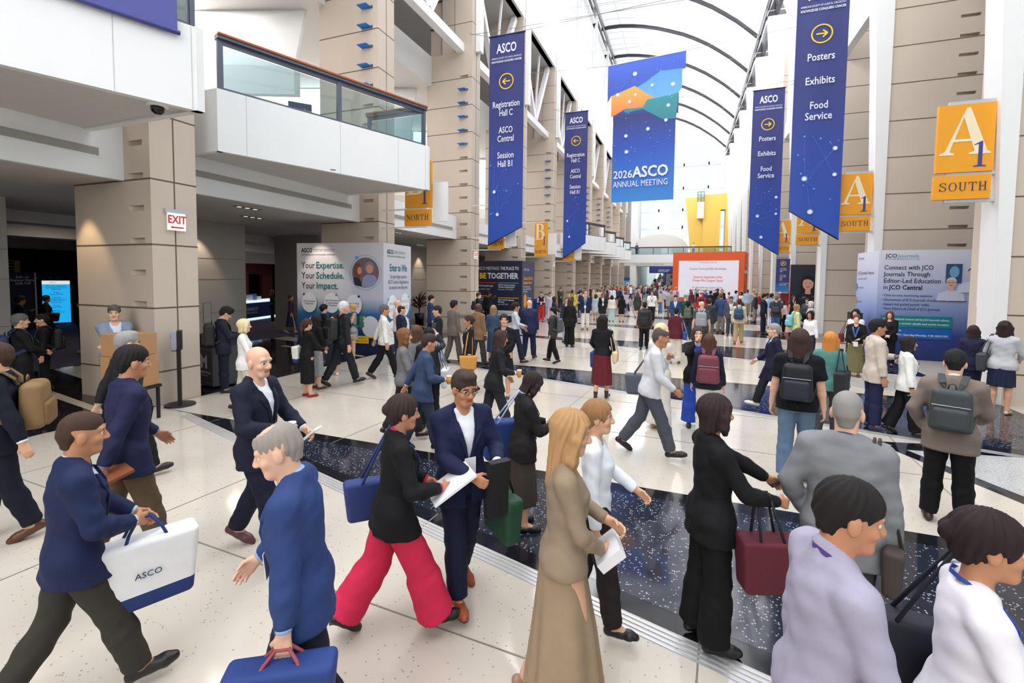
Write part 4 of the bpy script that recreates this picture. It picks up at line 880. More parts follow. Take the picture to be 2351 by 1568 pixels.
for z in [.2 + .2 * i for i in range(12)]: m.box(-.1, 3.25, 2.3, 2.5, z, z + .06)
m.build('slat_shelf', mat('oak', S_(176, 134, 86), .5), o)
m = MB(); m.box(-3, 6.5, 4.2, 4.3, 0, 2.5); m.build('hedge_wall', mat('hedge_green', S_(40, 74, 40), .9, noise=.4, nscale=30), o)
for i, (x, w_, h_, c) in enumerate(((.1, .35, .12, (236, 232, 226)), (.55, .3, .3, (200, 206, 220)), (.95, .28, .35, (90, 130, 190)), (1.35, .3, .2, (238, 236, 230)))):
    m = MB(); m.box(0, w_, 0, .25, 0, h_); b = m.build('leaflet_stack', cmat(c, .6, 'paper')); b.matrix_world = Matrix.Translation((-22.1, 18.2, 1.10)) @ Matrix.Rotation(R_(108), 4, 'Z') @ Matrix.Translation((x, .25, 0)); tag(b, ('flat white leaflet stack on the booth counter', 'grey leaflet box on the booth counter', 'tall blue leaflet box on the booth counter', 'white leaflet box at the right on the booth counter')[i], 'leaflets', 'things on the booth counter')
# dark curtain, navy hoardings and totem further left
o = empty('curtain', (-31.5, 14, 0), 0, 'tall black pleated curtain at the back of the aisle', 'curtain'); m = MB(); N = 160
vs = []; 
for i in range(N + 1):
    y = -9 + 24 * i / N; x = .09 * math.sin(i * 1.9); vs += [(x, y, 0), (x, y, 3.7)]
m.add(vs, [(2 * i, 2 * i + 2, 2 * i + 3, 2 * i + 1) for i in range(N)]); m.build('cloth', mat('velvet_black', (.008, .008, .009), .9), o, True)
o = empty('hoarding', (-27.2, 10.2, 0), R_(80), 'navy Join or Renew Here 25% Off wall panel in the left aisle', 'sign'); m = MB(); m.box(-1.5, 1.45, 0, .12, 0, 2.5); m.build('panel', mat('hoarding_navy', S_(22, 26, 58), .5), o); m = MB(); m.box(1.45, 1.5, -.02, .14, 0, 2.5); m.build('white_edge', K_white, o)
f = Face(o, (-1.5, -.001, 0), (1, 0, 0)); f.text('Join or\nRenew Here\n25% Off', 2.58, 2.16, .15, K_lw, 'CENTER', bold=.015, fit=.74)
o = empty('hoarding', (-29.6, 15.0, 0), R_(82), 'navy star-printed wall panel behind the blue totem', 'sign'); m = MB(); m.box(-3.2, 2.4, 0, .12, 0, 2.55); m.build('panel', mat('hoarding_blue', S_(28, 36, 78), .5), o); f = Face(o, (-3.2, -.001, 0), (1, 0, 0)); f.text('Headquarters', 3.6, 2.38, .2, K_lw, 'LEFT', bold=.01)
rnd = random.Random(3)
for i in range(9): f.disc(.9 + .25 * i, 2.1 + .25 * rnd.random(), .03, K_lw, 'star', n=8)
o = empty('digital_totem', (-28.35, 13.0, 0), R_(68), 'bright cyan digital totem with white prize text in the left aisle', 'totem'); m = MB(); m.box(-.5, .62, 0, .16, 0, 2.16); m.build('case', M_dark, o); f = Face(o, (-.5, -.001, 0), (1, 0, 0)); f.rect(.03, .99, .10, 1.95, mat('totem_screen', S_(30, 160, 220), .2, emit=S_(30, 165, 226), estr=1.0), 'screen', t=.006); f.rect(.03, .99, 1.95, 2.12, mat('totem_white', S_(230, 230, 238), .2, emit=(.85, .85, .9), estr=.8), 'screen_header', t=.006); f.k = 12
for i, s in enumerate(('Scan your badge here', 'to be entered to win a', 'Daily Prize', '', 'Friday', 'Apple AirPods', '', 'Saturday', 'Free Registration to a', '2026-2027 ASCO', 'Symposium', '', 'Sunday', 'Apple iPad', '', 'Monday', 'Free Registration', 'Meeting')):
    if s: f.text(s, .51, 1.86 - .078 * i, .078, K_white, 'CENTER', bold=.02)
f.text('ASCO', .4, 2.03, .08, K_ink, 'CENTER')
m = MB(); m.box(-.3, .3, -.3, .3, .42, .95); m.box(-.26, -.22, -.26, .26, 0, .42); m.box(.22, .26, -.26, .26, 0, .42); w_ = m.build('armchair', cmat((214, 208, 200), .8), None, bevel=.05); w_.location = (-28.0, 15.6, 0); tag(w_, 'pale upholstered armchair beside the cyan totem', 'armchair')
o = empty('timber_frame', (-29.5, 11.0, 0), R_(82), 'timber slat frame sticking up above the navy hoarding', 'frame'); m = MB(); m.box(-1.5, -1.3, 0, .15, 0, 3.1) if False else m.box(1.0, 1.18, 0, .15, 0, 3.05)
for z in (2.6, 2.75, 2.9, 3.02): m.box(-1.5, 1.0, .03, .1, z, z + .05)
m.build('slats', mat('oak', S_(176, 134, 86), .5), o)
# boxes on the stand beside the waiting man, plant and blue bin further on
for i, (z0, h_, w_, lb) in enumerate(((.60, .52, .62, 'larger lower cardboard box with shipping label, under the smaller one'), (1.125, .37, .58, 'smaller upper cardboard box beside the man with folded arms'))):
    o = empty('cardboard_box', (-8.80, 4.98, z0), R_(10), lb, 'box', 'cardboard boxes by the nearest pier'); m = MB(); m.box(-w_ / 2, w_ / 2, -.24, .24, 0, h_); m.build('carton', mat('cardboard', S_(176, 134, 94), .8, noise=.06, nscale=6), o, bevel=.006); m = MB(); m.box(-w_ / 2 - .001, w_ / 2 + .001, -.03, .03, h_ * .6, h_ + .0015) if False else m.box(-w_ / 2, w_ / 2, -.035, .035, h_, h_ + .002); m.build('tape', mat('tape_tan', S_(190, 150, 104), .4), o)
    if i == 0:
        f = Face(o, (-w_ / 2, -.2405, 0), (1, 0, 0)); f.rect(.38, .58, .16, .46, K_white, 'shipping_label')
        for j in range(9): f.rect(.40 + .018 * j, .41 + .018 * j, .36, .42, K_ink, 'barcode')
        f.rect(.40, .55, .25, .28, K_ink, 'label_text')
o = empty('trolley', (-8.80, 4.98, 0), R_(10), 'low dark trolley carrying the two cardboard boxes', 'trolley'); m = MB(); m.box(-.34, .34, -.26, .26, .55, .598); m.build('deck', M_dark, o)
for x in (-.3, .3):
    for yy in (-.22, .22): m = MB(); m.box(x - .02, x + .02, yy - .02, yy + .02, 0, .55); m.build('leg', M_dark, o)
o = empty('recycling_bin', (-8.85, 28.2, 0), 0, 'blue recycling bin behind the woman in red trousers', 'bin'); m = MB(); m.box(-.35, .35, -.3, .3, 0, .95); m.build('body', mat('bin_blue', S_(30, 52, 120), .5), o, bevel=.03); m = MB(); m.box(-.37, .37, -.32, .32, .95, 1.2); m.build('lid', mat('bin_blue_lid', S_(36, 70, 150), .5), o, bevel=.04)
o = empty('potted_plant', (-13.8, 22.0, 0), 0, 'dark red spiky plant in black pot beyond the Enter to Win panel', 'plant'); m = MB(); m.lathe([(0, 0), (.22, 0), (.27, .5), (0, .5)]); m.build('pot', M_dark, o, True)
rnd = random.Random(8); m = MB()
for i in range(46):
    a_ = rnd.uniform(0, 6.28); e_ = rnd.uniform(.2, 1.4); L_ = rnd.uniform(.5, .95); d = Vector((math.cos(a_) * math.cos(e_), math.sin(a_) * math.cos(e_), math.sin(e_))); b = Vector((0, 0, .7 + rnd.uniform(0, .5))); t = b + d * L_ - Vector((0, 0, .18 * L_)); s_ = d.cross(Vector((0, 0, 1))).normalized() * .025
    m.add([b - s_ * .6, b + s_ * .6, (b + d * L_ * .55) + s_, t, (b + d * L_ * .55) - s_], [(0, 1, 2, 3, 4)])
m.build('leaves', mat('cordyline', S_(92, 40, 44), .6), o); m = MB(); m.tube([(0, 0, .4), (0, 0, 1.3)], .03, 6); m.build('stem', mat('bark', S_(80, 60, 45), .8), o)
o = empty('info_pillar', (-13.2, 24.5, 0), R_(30), 'slim navy information pillar with yellow marks beyond the kiosk', 'sign'); m = MB(); m.box(-.2, .2, 0, .12, 0, 2.2); m.build('board', K_navy, o); f = Face(o, (-.2, -.001, 0), (1, 0, 0)); f.rect(.1, .3, 1.9, 2.0, K_yel); f.rect(.1, .3, 1.7, 1.8, K_yel); f.rect(.1, .3, 1.4, 1.45, K_lw)
# ================================================================ people
def _n(v): v = np.asarray(v, float); return v / (np.linalg.norm(v) + 1e-12)
class Fld:
    """signed-distance volume on a rectilinear grid, meshed to one continuous surface"""
    def __init__(s, lo, hi, h, fine=()):
        s.c = []
        for a in range(3):
            xs = []; x = lo[a]
            while x < hi[a]:
                xs.append(x); st = h
                for (f0, f1, fh) in fine:
                    if f0[a] <= x <= f1[a]: st = min(st, fh)
                x += st
            s.c.append(np.array(xs, np.float32))
        s.D = np.full([len(c) for c in s.c], .3, np.float32)
    def blk(s, lo, hi):
        sl = []
        for a in range(3):
            i = max(0, np.searchsorted(s.c[a], lo[a]) - 1); j = min(len(s.c[a]), np.searchsorted(s.c[a], hi[a]) + 1)
            if j - i < 1: return None
            sl.append(slice(i, j))
        X = s.c[0][sl[0]][:, None, None]; Y = s.c[1][sl[1]][None, :, None]; Z = s.c[2][sl[2]][None, None, :]
        return tuple(sl), X, Y, Z
    def _mix(s, sl, d, k, op):
        A = s.D[sl]
        if op == 'u':
            if k > 0: h = np.maximum(k - np.abs(A - d), 0) / k; s.D[sl] = np.minimum(A, d) - h * h * k * .25
            else: s.D[sl] = np.minimum(A, d)
        elif op == 's':
            if k > 0: h = np.maximum(k - np.abs(A + d), 0) / k; s.D[sl] = np.maximum(A, -d) + h * h * k * .25
            else: s.D[sl] = np.maximum(A, -d)
        else: s.D[sl] = np.maximum(A, d)
    def cap(s, a, b, ra, rb, k=.03, op='u', flat=False):
        a = np.asarray(a, float); b = np.asarray(b, float); m = max(ra, rb) + k + .02
        B = s.blk(np.minimum(a, b) - m, np.maximum(a, b) + m)
        if B is None: return
        sl, X, Y, Z = B; d = b - a; L = d @ d + 1e-9
        t = np.clip(((X - a[0]) * d[0] + (Y - a[1]) * d[1] + (Z - a[2]) * d[2]) / L, 0, 1)
        q = np.sqrt((X - a[0] - t * d[0]) ** 2 + (Y - a[1] - t * d[1]) ** 2 + (Z - a[2] - t * d[2]) ** 2) - (ra + t * (rb - ra))
        if flat: q = np.maximum(q, ((X - b[0]) * d[0] + (Y - b[1]) * d[1] + (Z - b[2]) * d[2]) / math.sqrt(L))
        s._mix(sl, q, k, op)
    def chain(s, pts, rs, k=.02, op='u'):
        for i in range(len(pts) - 1): s.cap(pts[i], pts[i + 1], rs[i], rs[i + 1], k, op)
    def ell(s, c, r, F=None, k=.02, op='u'):
        c = np.asarray(c, float); r = np.asarray(r, float); m = max(r) + k + .02
        B = s.blk(c - m, c + m)
        if B is None: return
        sl, X, Y, Z = B; X = X - c[0]; Y = Y - c[1]; Z = Z - c[2]
        if F is not None: X, Y, Z = [F[i, 0] * X + F[i, 1] * Y + F[i, 2] * Z for i in range(3)]
        q = np.sqrt((X / r[0]) ** 2 + (Y / r[1]) ** 2 + (Z / r[2]) ** 2)
        s._mix(sl, (q - 1) * min(r), k, op)
    def rbox(s, c, hs, r, F=None, k=.0, op='u', taper=0.):
        c = np.asarray(c, float); m = math.sqrt(sum(x * x for x in hs)) + k + .02
        B = s.blk(c - m, c + m)
        if B is None: return
        sl, X, Y, Z = B; X = X - c[0]; Y = Y - c[1]; Z = Z - c[2]
        if F is not None: X, Y, Z = [F[i, 0] * X + F[i, 1] * Y + F[i, 2] * Z for i in range(3)]
        tp = 1 - taper * (Z / hs[2])
        qx = np.abs(X) - (hs[0] * tp - r); qy = np.abs(Y) - (hs[1] * tp - r); qz = np.abs(Z) - (hs[2] - r)
        d = np.sqrt(np.maximum(qx, 0) ** 2 + np.maximum(qy, 0) ** 2 + np.maximum(qz, 0) ** 2) + np.minimum(np.maximum(qx, np.maximum(qy, qz)), 0) - r
        s._mix(sl, d, k, op)
    def loft(s, o, F, tab, k=.03, op='u', fold=0., nf=9, ph=0., cap=.02):
        """elliptic sections along F[2] from o; tab rows: (t, rx, ry, cx, cy)"""
        tab = np.asarray(tab, float); o = np.asarray(o, float)
        P0 = o + F[2] * tab[0, 0]; P1 = o + F[2] * tab[-1, 0]; m = tab[:, 1:3].max() + abs(tab[:, 3:5]).max() + k + .04
        B = s.blk(np.minimum(P0, P1) - m, np.maximum(P0, P1) + m)
        if B is None: return
        sl, X, Y, Z = B; X = X - o[0]; Y = Y - o[1]; Z = Z - o[2]
        x, y, t = [F[i, 0] * X + F[i, 1] * Y + F[i, 2] * Z for i in range(3)]
        tc = np.clip(t, tab[0, 0], tab[-1, 0])
        f = lambda c: np.interp(tc.ravel(), tab[:, 0], tab[:, c]).reshape(tc.shape).astype(np.float32)
        rx, ry = f(1), f(2); x = x - f(3); y = y - f(4)
        if fold:
            th = np.arctan2(x, y); w = (tc - tab[-1, 0]) / (tab[0, 0] - tab[-1, 0] + 1e-9)
            g = 1 + fold * w * np.sin(nf * th + ph + 1.7 * np.sin(2 * th)); rx = rx * g; ry = ry * g
        q = np.sqrt((x / rx) ** 2 + (y / ry) ** 2)
        d = (q - 1) * np.minimum(rx, ry)
        e = np.abs(t - tc)
        d = np.where(e > 0, np.sqrt(np.maximum(d, 0) ** 2 + e ** 2) * 1.0 + np.where(d < 0, 0, 0), d)
        d = np.where(e > 0, np.maximum(d, e - 0.0), np.maximum(d, np.maximum(tab[0, 0] - t, t - tab[-1, 0])))
        s._mix(sl, d, k, op)
    def half(s, p, n, op='i', lo=None, hi=None, k=0.):
        """keep the side where (x-p).n < 0 (op i) or remove it (op s)"""
        p = np.asarray(p, float); n = _n(n)
        lo = [c[0] for c in s.c] if lo is None else lo; hi = [c[-1] for c in s.c] if hi is None else hi
        B = s.blk(lo, hi)
        if B is None: return
        sl, X, Y, Z = B
        d = (X - p[0]) * n[0] + (Y - p[1]) * n[1] + (Z - p[2]) * n[2] + np.zeros_like(s.D[sl])
        s._mix(sl, d, k, op)
    def mesh(s):
        D = s.D; ins = D < 0
        nx, ny, nz = D.shape
        cs = np.zeros((nx - 1, ny - 1, nz - 1), np.int8)
        for i in (0, 1):
            for j in (0, 1):
                for k in (0, 1): cs += ins[i:nx - 1 + i, j:ny - 1 + j, k:nz - 1 + k]
        act = (cs > 0) & (cs < 8); I, J, K = np.nonzero(act)
        if len(I) == 0: return np.zeros((0, 3)), np.zeros((0, 4), int)
        idx = np.full(act.shape, -1, np.int64); idx[I, J, K] = np.arange(len(I))
        acc = np.zeros((len(I), 3), np.float64); cnt = np.zeros(len(I))
        X, Y, Z = s.c
        for ax in range(3):
            o = [a for a in range(3) if a != ax]
            for u in (0, 1):
                for v in (0, 1):
                    a = [I.copy(), J.copy(), K.copy()]; a[o[0]] = a[o[0]] + u; a[o[1]] = a[o[1]] + v
                    b = [q.copy() for q in a]; b[ax] = b[ax] + 1
                    da = D[tuple(a)]; db = D[tuple(b)]; m = (da < 0) != (db < 0)
                    t = np.where(m, da / np.where(m, da - db, 1), 0)
                    pa = np.stack([X[a[0]], Y[a[1]], Z[a[2]]], 1); pb = np.stack([X[b[0]], Y[b[1]], Z[b[2]]], 1)
                    acc += np.where(m[:, None], pa + (pb - pa) * t[:, None], 0); cnt += m
        V = acc / np.maximum(cnt, 1)[:, None]
        Q = []
        for ax in range(3):
            o = [(ax + 1) % 3, (ax + 2) % 3]
            sl0 = [slice(None)] * 3; sl1 = [slice(None)] * 3; sl0[ax] = slice(0, -1); sl1[ax] = slice(1, None)
            for q in o: sl0[q] = slice(1, -1); sl1[q] = slice(1, -1)
            a = ins[tuple(sl0)]; b = ins[tuple(sl1)]
            P = np.array(np.nonzero(a != b))
            if P.shape[1] == 0: continue
            sg = a[tuple(P)]; P[o[0]] += 1; P[o[1]] += 1
            def at(d0, d1):
                p = P.copy(); p[o[0]] -= d0; p[o[1]] -= d1; return idx[tuple(p)]
            q = np.stack([at(1, 1), at(0, 1), at(0, 0), at(1, 0)], 1)
            q[~sg] = q[~sg][:, ::-1]; Q.append(q)
        return V, np.concatenate(Q)
    def obj(s, name, m, parent=None, M=None, mfun=None, relax=1):
        V, Q = s.mesh()
        if len(Q) == 0: return None
        for _ in range(relax):
            A = np.zeros_like(V); n = np.zeros(len(V))
            for i in range(4):
                a, b = Q[:, i], Q[:, (i + 1) % 4]
                for c in range(3): A[:, c] += np.bincount(a, V[b, c], len(V)) + np.bincount(b, V[a, c], len(V))
                n += np.bincount(a, minlength=len(V)) + np.bincount(b, minlength=len(V))
            V = V + .5 * (A / np.maximum(n, 1)[:, None] - V)
        mi = None
        if mfun is not None: mi = mfun(V[Q].mean(1))
        me = bpy.data.meshes.new(name)
        me.vertices.add(len(V)); me.vertices.foreach_set('co', V.astype(np.float32).ravel())
        me.loops.add(len(Q) * 4); me.loops.foreach_set('vertex_index', Q.astype(np.int32).ravel())
        me.polygons.add(len(Q)); me.polygons.foreach_set('loop_start', np.arange(0, len(Q) * 4, 4, dtype=np.int32))
        me.polygons.foreach_set('use_smooth', np.ones(len(Q), bool))
        for q in (m if isinstance(m, (list, tuple)) else [m]): me.materials.append(q)
        if mi is not None: me.polygons.foreach_set('material_index', mi.astype(np.int32))
        me.update(calc_edges=True)
        o = bpy.data.objects.new(name, me); COL.objects.link(o)
        if parent is not None: o.parent = parent
        return o
def rotm(yaw=0, pitch=0, roll=0):
    """rows = local axes; yaw turns to the person's right (+x) when positive, pitch nods forward, roll leans to the right"""
    y, p, r = R_(yaw), R_(pitch), R_(roll)
    Rz = np.array([[math.cos(y), -math.sin(y), 0], [math.sin(y), math.cos(y), 0], [0, 0, 1]])
    Rx = np.array([[1, 0, 0], [0, math.cos(p), -math.sin(p)], [0, math.sin(p), math.cos(p)]])
    Ry = np.array([[math.cos(r), 0, -math.sin(r)], [0, 1, 0], [math.sin(r), 0, math.cos(r)]])
    return Ry @ Rx @ Rz
SKIN = dict(fair=(226, 178, 152), light=(214, 164, 134), tan=(188, 132, 100), olive=(200, 150, 116), brown=(140, 90, 64), dark=(88, 56, 42))
def skinmat(t):
    return mat('skin_' + t, srgb(*SKIN[t]), .5, spec=.35, noise=.05, nscale=14.)
def lipmat(t):
    c = SKIN[t]; return mat('lips_' + t, srgb(int(c[0] * .90), int(c[1] * .70), int(c[2] * .68)), .4)
def ik(a, c, l1, l2, hint):
    a = np.asarray(a, float); c = np.asarray(c, float); d = c - a; L = np.linalg.norm(d); u = d / (L + 1e-9)
    L = min(L, (l1 + l2) * .999); x = (l1 * l1 - l2 * l2 + L * L) / (2 * L); hgt = math.sqrt(max(l1 * l1 - x * x, 1e-6))
    v = np.asarray(hint, float); v = _n(v - u * (v @ u))
    return a + u * x + v * hgt, a + u * L
ARM = {  # wrist target (x outward, y forward, z up) for a 1.75 m person, elbow hint, finger curl
    'down': ((.255, .03, .86), (.3, -1, 0), .35), 'pocket': ((.215, .08, .93), (1, -.9, 0), .2),
    'fwd': ((.235, .27, .98), (.3, -1, -.2), .4), 'back': ((.25, -.2, .90), (.3, -.6, -.4), .4),
    'phone': ((.06, .30, 1.17), (.8, -.5, -.8), .7), 'phone_low': ((.06, .30, 1.06), (.8, -.6, -.8), .7),
    'cup': ((.15, .29, 1.12), (.7, -.5, -.8), .75), 'bent': ((.19, .30, 1.02), (.7, -.7, -.6), .5),
    'crossed': ((-.10, .20, 1.18), (1, .25, -.6), .25), 'crossed2': ((-.12, .225, 1.13), (1, .25, -.5), .25),
    'strap': ((.13, .17, 1.37), (.8, .1, -1), .8), 'face': ((.05, .22, 1.53), (.6, .3, -1), .25),
    'ear': ((.13, .10, 1.58), (.8, .5, -1), .5), 'camera': ((.07, .34, 1.62), (.7, .2, -1), .5),
    'carry': ((.10, .26, 1.08), (.8, -.4, -.6), .5), 'clasp': ((.03, .20, .98), (.9, -.3, -.5), .4),
    'reach': ((.16, .52, 1.08), (.5, -.5, -1), .6), 'hook': ((.16, .36, 1.10), (.8, -.6, -.8), .7),
    'behind': ((.03, -.17, .98), (1, -.3, 0), .3), 'wave': ((.30, .30, 1.30), (.8, -.2, -1), .2),
}
class Body: pass
def pose(h=1.75, sex='m', stride=0., swing=None, arms=('down', 'down'), lean=0., head=(0, 0, 0), build=1., stance=.10, foot_out=8., bend=0., sh=1.):
    """joint positions in metres, person faces +y, right side +x"""
    B = Body(); s = h / 1.75; B.s = s; B.h = h; B.sex = sex; B.build = build
    hipw = .088 if sex == 'm' else .092
    B.legs = {}
    th, kn = .43 * s, .41 * s
    def leg(side, f):   # f: -1 (trailing) .. 1 (leading)
        if abs(stride) < .05: a, b, fp = bend * .5, bend, 0
        elif f > 0: a, b, fp = 27 * f, 6, -14 * f
        else: a, b, fp = 17 * f, 24 * -f, 38 * -f
        return a, b, fp
    cfg = {1: leg(1, stride), -1: leg(-1, -stride)}
    pel = np.array([0, 0, 0.]); out = {}
    low = 9
    for sd in (1, -1):
        a, b, fp = cfg[sd]; hp = pel + np.array([sd * hipw * s, 0, 0])
        ax = math.atan2((stance - hipw) * 1.0, .86)
        d1 = np.array([sd * math.sin(ax), math.sin(R_(a)), -math.cos(R_(a))]); kp = hp + _n(d1) * th
        a2 = a - b; d2 = np.array([sd * math.sin(ax), math.sin(R_(a2)), -math.cos(R_(a2))]); ap = kp + _n(d2) * kn
        ft = R_(fp); fo = R_(foot_out) * sd
        fdir = np.array([math.sin(fo) * math.cos(ft), math.cos(fo) * math.cos(ft), -math.sin(ft)])
        fup = np.array([math.sin(fo) * math.sin(ft), math.cos(fo) * math.sin(ft), math.cos(ft)])
        heel = ap - fdir * .065 * s - fup * .085 * s; toe = ap + fdir * .19 * s - fup * .085 * s; ball = ap + fdir * .12 * s - fup * .085 * s
        low = min(low, heel[2], ball[2], toe[2] + .012)
        out[sd] = [hp, kp, ap, heel, ball, toe, fdir, fup]
    up = np.array([0, 0, -low])
    for sd in (1, -1): B.legs[sd] = [p + up for p in out[sd][:6]] + out[sd][6:]
    B.pel = pel + up
    B.C = rotm(0, -lean * -1 if False else 0, 0)
    lr = R_(lean); B.T = np.array([[1, 0, 0], [0, math.cos(lr), -math.sin(lr)], [0, math.sin(lr), math.cos(lr)]])  # rows: right, fwd, up of torso
    P = lambda x, y, z: B.pel + (B.T[0] * x + B.T[1] * y + B.T[2] * z) * s
    B.P = P
    # the standard pelvis joint height is 0.925
    shw = (.178 if sex == 'm' else .158) * sh
    B.shw = shw
    B.arms = {}
    for i, sd in ((0, 1), (1, -1)):
        A = arms[i]
        if isinstance(A, str): tgt, hint, curl = ARM[A]
        else: tgt, hint, curl = (list(A) + [(.5, -.8, -.6), .5])[:3] if len(A) < 3 else A
        S = P(sd * shw, -.012, .478)
        wz = P(tgt[0] * sd, tgt[1], tgt[2] - .925)
        E, Wr = ik(S, wz, .285 * s, .25 * s, B.T[0] * hint[0] * sd + B.T[1] * hint[1] + B.T[2] * hint[2])
        B.arms[sd] = [S, E, Wr, curl, A]
    B.neck = P(0, -.012, .555); H = rotm(head[0], -head[1], head[2])
    Hd = H @ B.T if False else rotm(head[0], 0, head[2]) @ B.T
    pr = R_(-head[1]); f, u = Hd[1].copy(), Hd[2].copy()
    Hd[1] = f * math.cos(pr) + u * math.sin(pr); Hd[2] = u * math.cos(pr) - f * math.sin(pr)
    B.H = Hd; B.hs = s * (1.05 if sex == 'm' else 1.02)
    B.hc = P(0, .0, .598) + Hd[2] * .107 * s + Hd[1] * .012 * s
    B.hp = lambda x, y, z: B.hc + (Hd[0] * x + Hd[1] * y + Hd[2] * z) * B.hs
    return B
def torso_tab(B, inf=0.):
    b = B.build; s = B.s
    if B.sex == 'm': T = [(-.07, .150, .105, -.005), (.0, .158, .112, -.005), (.08, .152, .108, .0), (.17, .146, .102, .005), (.28, .160, .112, .005), (.37, .172, .116, .0), (.44, .166, .100, -.010), (.485, .128, .078, -.018), (.525, .072, .06, -.018)]
    else: T = [(-.07, .155, .110, -.01), (.0, .165, .118, -.012), (.08, .150, .105, -.002), (.17, .126, .090, .004), (.27, .138, .100, .012), (.36, .148, .112, .014), (.44, .142, .088, -.008), (.485, .108, .068, -.018), (.525, .060, .053, -.018)]
    return [(t * s, (rx * (b if t < .42 else (1 + (b - 1) * .4)) + inf) * s, (ry * (b if t < .42 else 1) + inf) * s, 0, (cy + (b - 1) * .05 * (1 if 0 < t < .35 else 0)) * s) for t, rx, ry, cy in T]
def add_torso(F, B, inf=0., k=.03, tab=None):
    F.loft(B.pel, B.T, tab or torso_tab(B, inf), k)
def add_arms(F, B, inf=0., upto=1., k=.035, sleeve=None, flare=0.):
    s = B.s; f = (1. if B.sex == 'm' else .86) * (1 + (B.build - 1) * .5)
    for sd in (1, -1):
        S, E, Wr = B.arms[sd][:3]
        # shoulder cap
        nk = B.P(sd * .05, -.015, .525)
        ia = inf * .72
        F.cap(nk, S, (.040 * f + inf) * s, (.050 * f + ia) * s, k)
        if sleeve == 'short':
            m = S + (E - S) * .72; F.cap(S, m, (.050 * f + ia) * s, (.054 * f + ia + flare) * s, k, flat=True); continue
        if sleeve == 'none': continue
        F.cap(S, E, (.050 * f + ia) * s, (.039 * f + ia) * s, k)
        m = E + (Wr - E) * .3
        F.cap(E, m, (.039 * f + ia) * s, (.041 * f + ia) * s, .02)
        F.cap(m, E + (Wr - E) * upto, (.041 * f + ia) * s, (.026 * f + ia + flare) * s, .02, flat=inf > .005)
def add_legs(F, B, inf=0., k=.03, flare=0., to=1.0):
    s = B.s; f = (1. if B.sex == 'm' else .97) * (1 + (B.build - 1) * .35)
    for sd in (1, -1):
        hp, kn, an = B.legs[sd][:3]
        h0 = hp + np.array([0, 0, .0])
        F.cap(h0, kn, (.088 * f + inf) * s, (.056 * f + inf + flare * .35) * s, k)
        m = kn + (an - kn) * .32
        F.cap(kn, m, (.054 * f + inf + flare * .35) * s, (.056 * f + inf + flare * .55) * s, .02)
        F.cap(m, kn + (an - kn) * to, (.056 * f + inf + flare * .55) * s, (.036 * f + inf + flare) * s, .02, flat=inf > .002)
def add_hand(F, B, sd, lod):
    S, E, Wr, curl, _ = B.arms[sd]; s = B.s * (1. if B.sex == 'm' else .9)
    d = _n(Wr - E)
    # palm normal: towards the body / down
    inn = -B.T[0] * sd
    if abs(d @ B.T[2]) < .75: n = _n(-B.T[2] * .3 + inn * .9 - d * ((-B.T[2] * .3 + inn * .9) @ d))
    else: n = _n(inn - d * (inn @ d))
    x = np.cross(d, n) * 1.0
    if (x @ B.T[1]) + (x @ B.T[2]) * .8 < 0: x = -x   # x: towards the thumb
    pc = Wr + d * .045 * s
    F.cap(E + (Wr - E) * .85, Wr, .030 * s, .026 * s, .015)
    if lod > 1: F.cap(Wr, Wr + d * .12 * s + n * .03 * s, .03 * s, .025 * s, .02); return
    for o in (-.024, -.008, .008, .024): F.cap(Wr + x * o * .5 * s, Wr + d * .085 * s + x * o * 1.15 * s, .017 * s, .0135 * s, .012)
    for i, (o, L) in enumerate(((.030, .072), (.010, .082), (-.010, .075), (-.028, .058))):
        p = Wr + d * .088 * s + x * o * s; dd = d.copy(); L *= s
        c = curl * (1 + .12 * i); rr = (.0092, .0088, .0078)
        ps = [p]
        for j, part in enumerate((.45, .32, .26)):
            an = c * (.55, 1.25, 1.0)[j]; nn = _n(np.cross(x, dd)); nn = nn if nn @ n > 0 else -nn
            dd = _n(dd * math.cos(an) + nn * math.sin(an)); ps.append(ps[-1] + dd * L * part)
        for j in range(3): F.cap(ps[j], ps[j + 1], rr[j] * s, (rr + (.0072,))[j + 1] * s, .006)
    t0 = Wr + d * .03 * s + x * .024 * s; t1 = t0 + (d * .6 + x * .55 + n * .35) * .046 * s; t2 = t1 + (d * .8 + x * .1 + n * .5 * (1 + curl)) * .036 * s
    F.cap(t0, t1, .015 * s, .011 * s, .012); F.cap(t1, t2, .011 * s, .008 * s, .006)
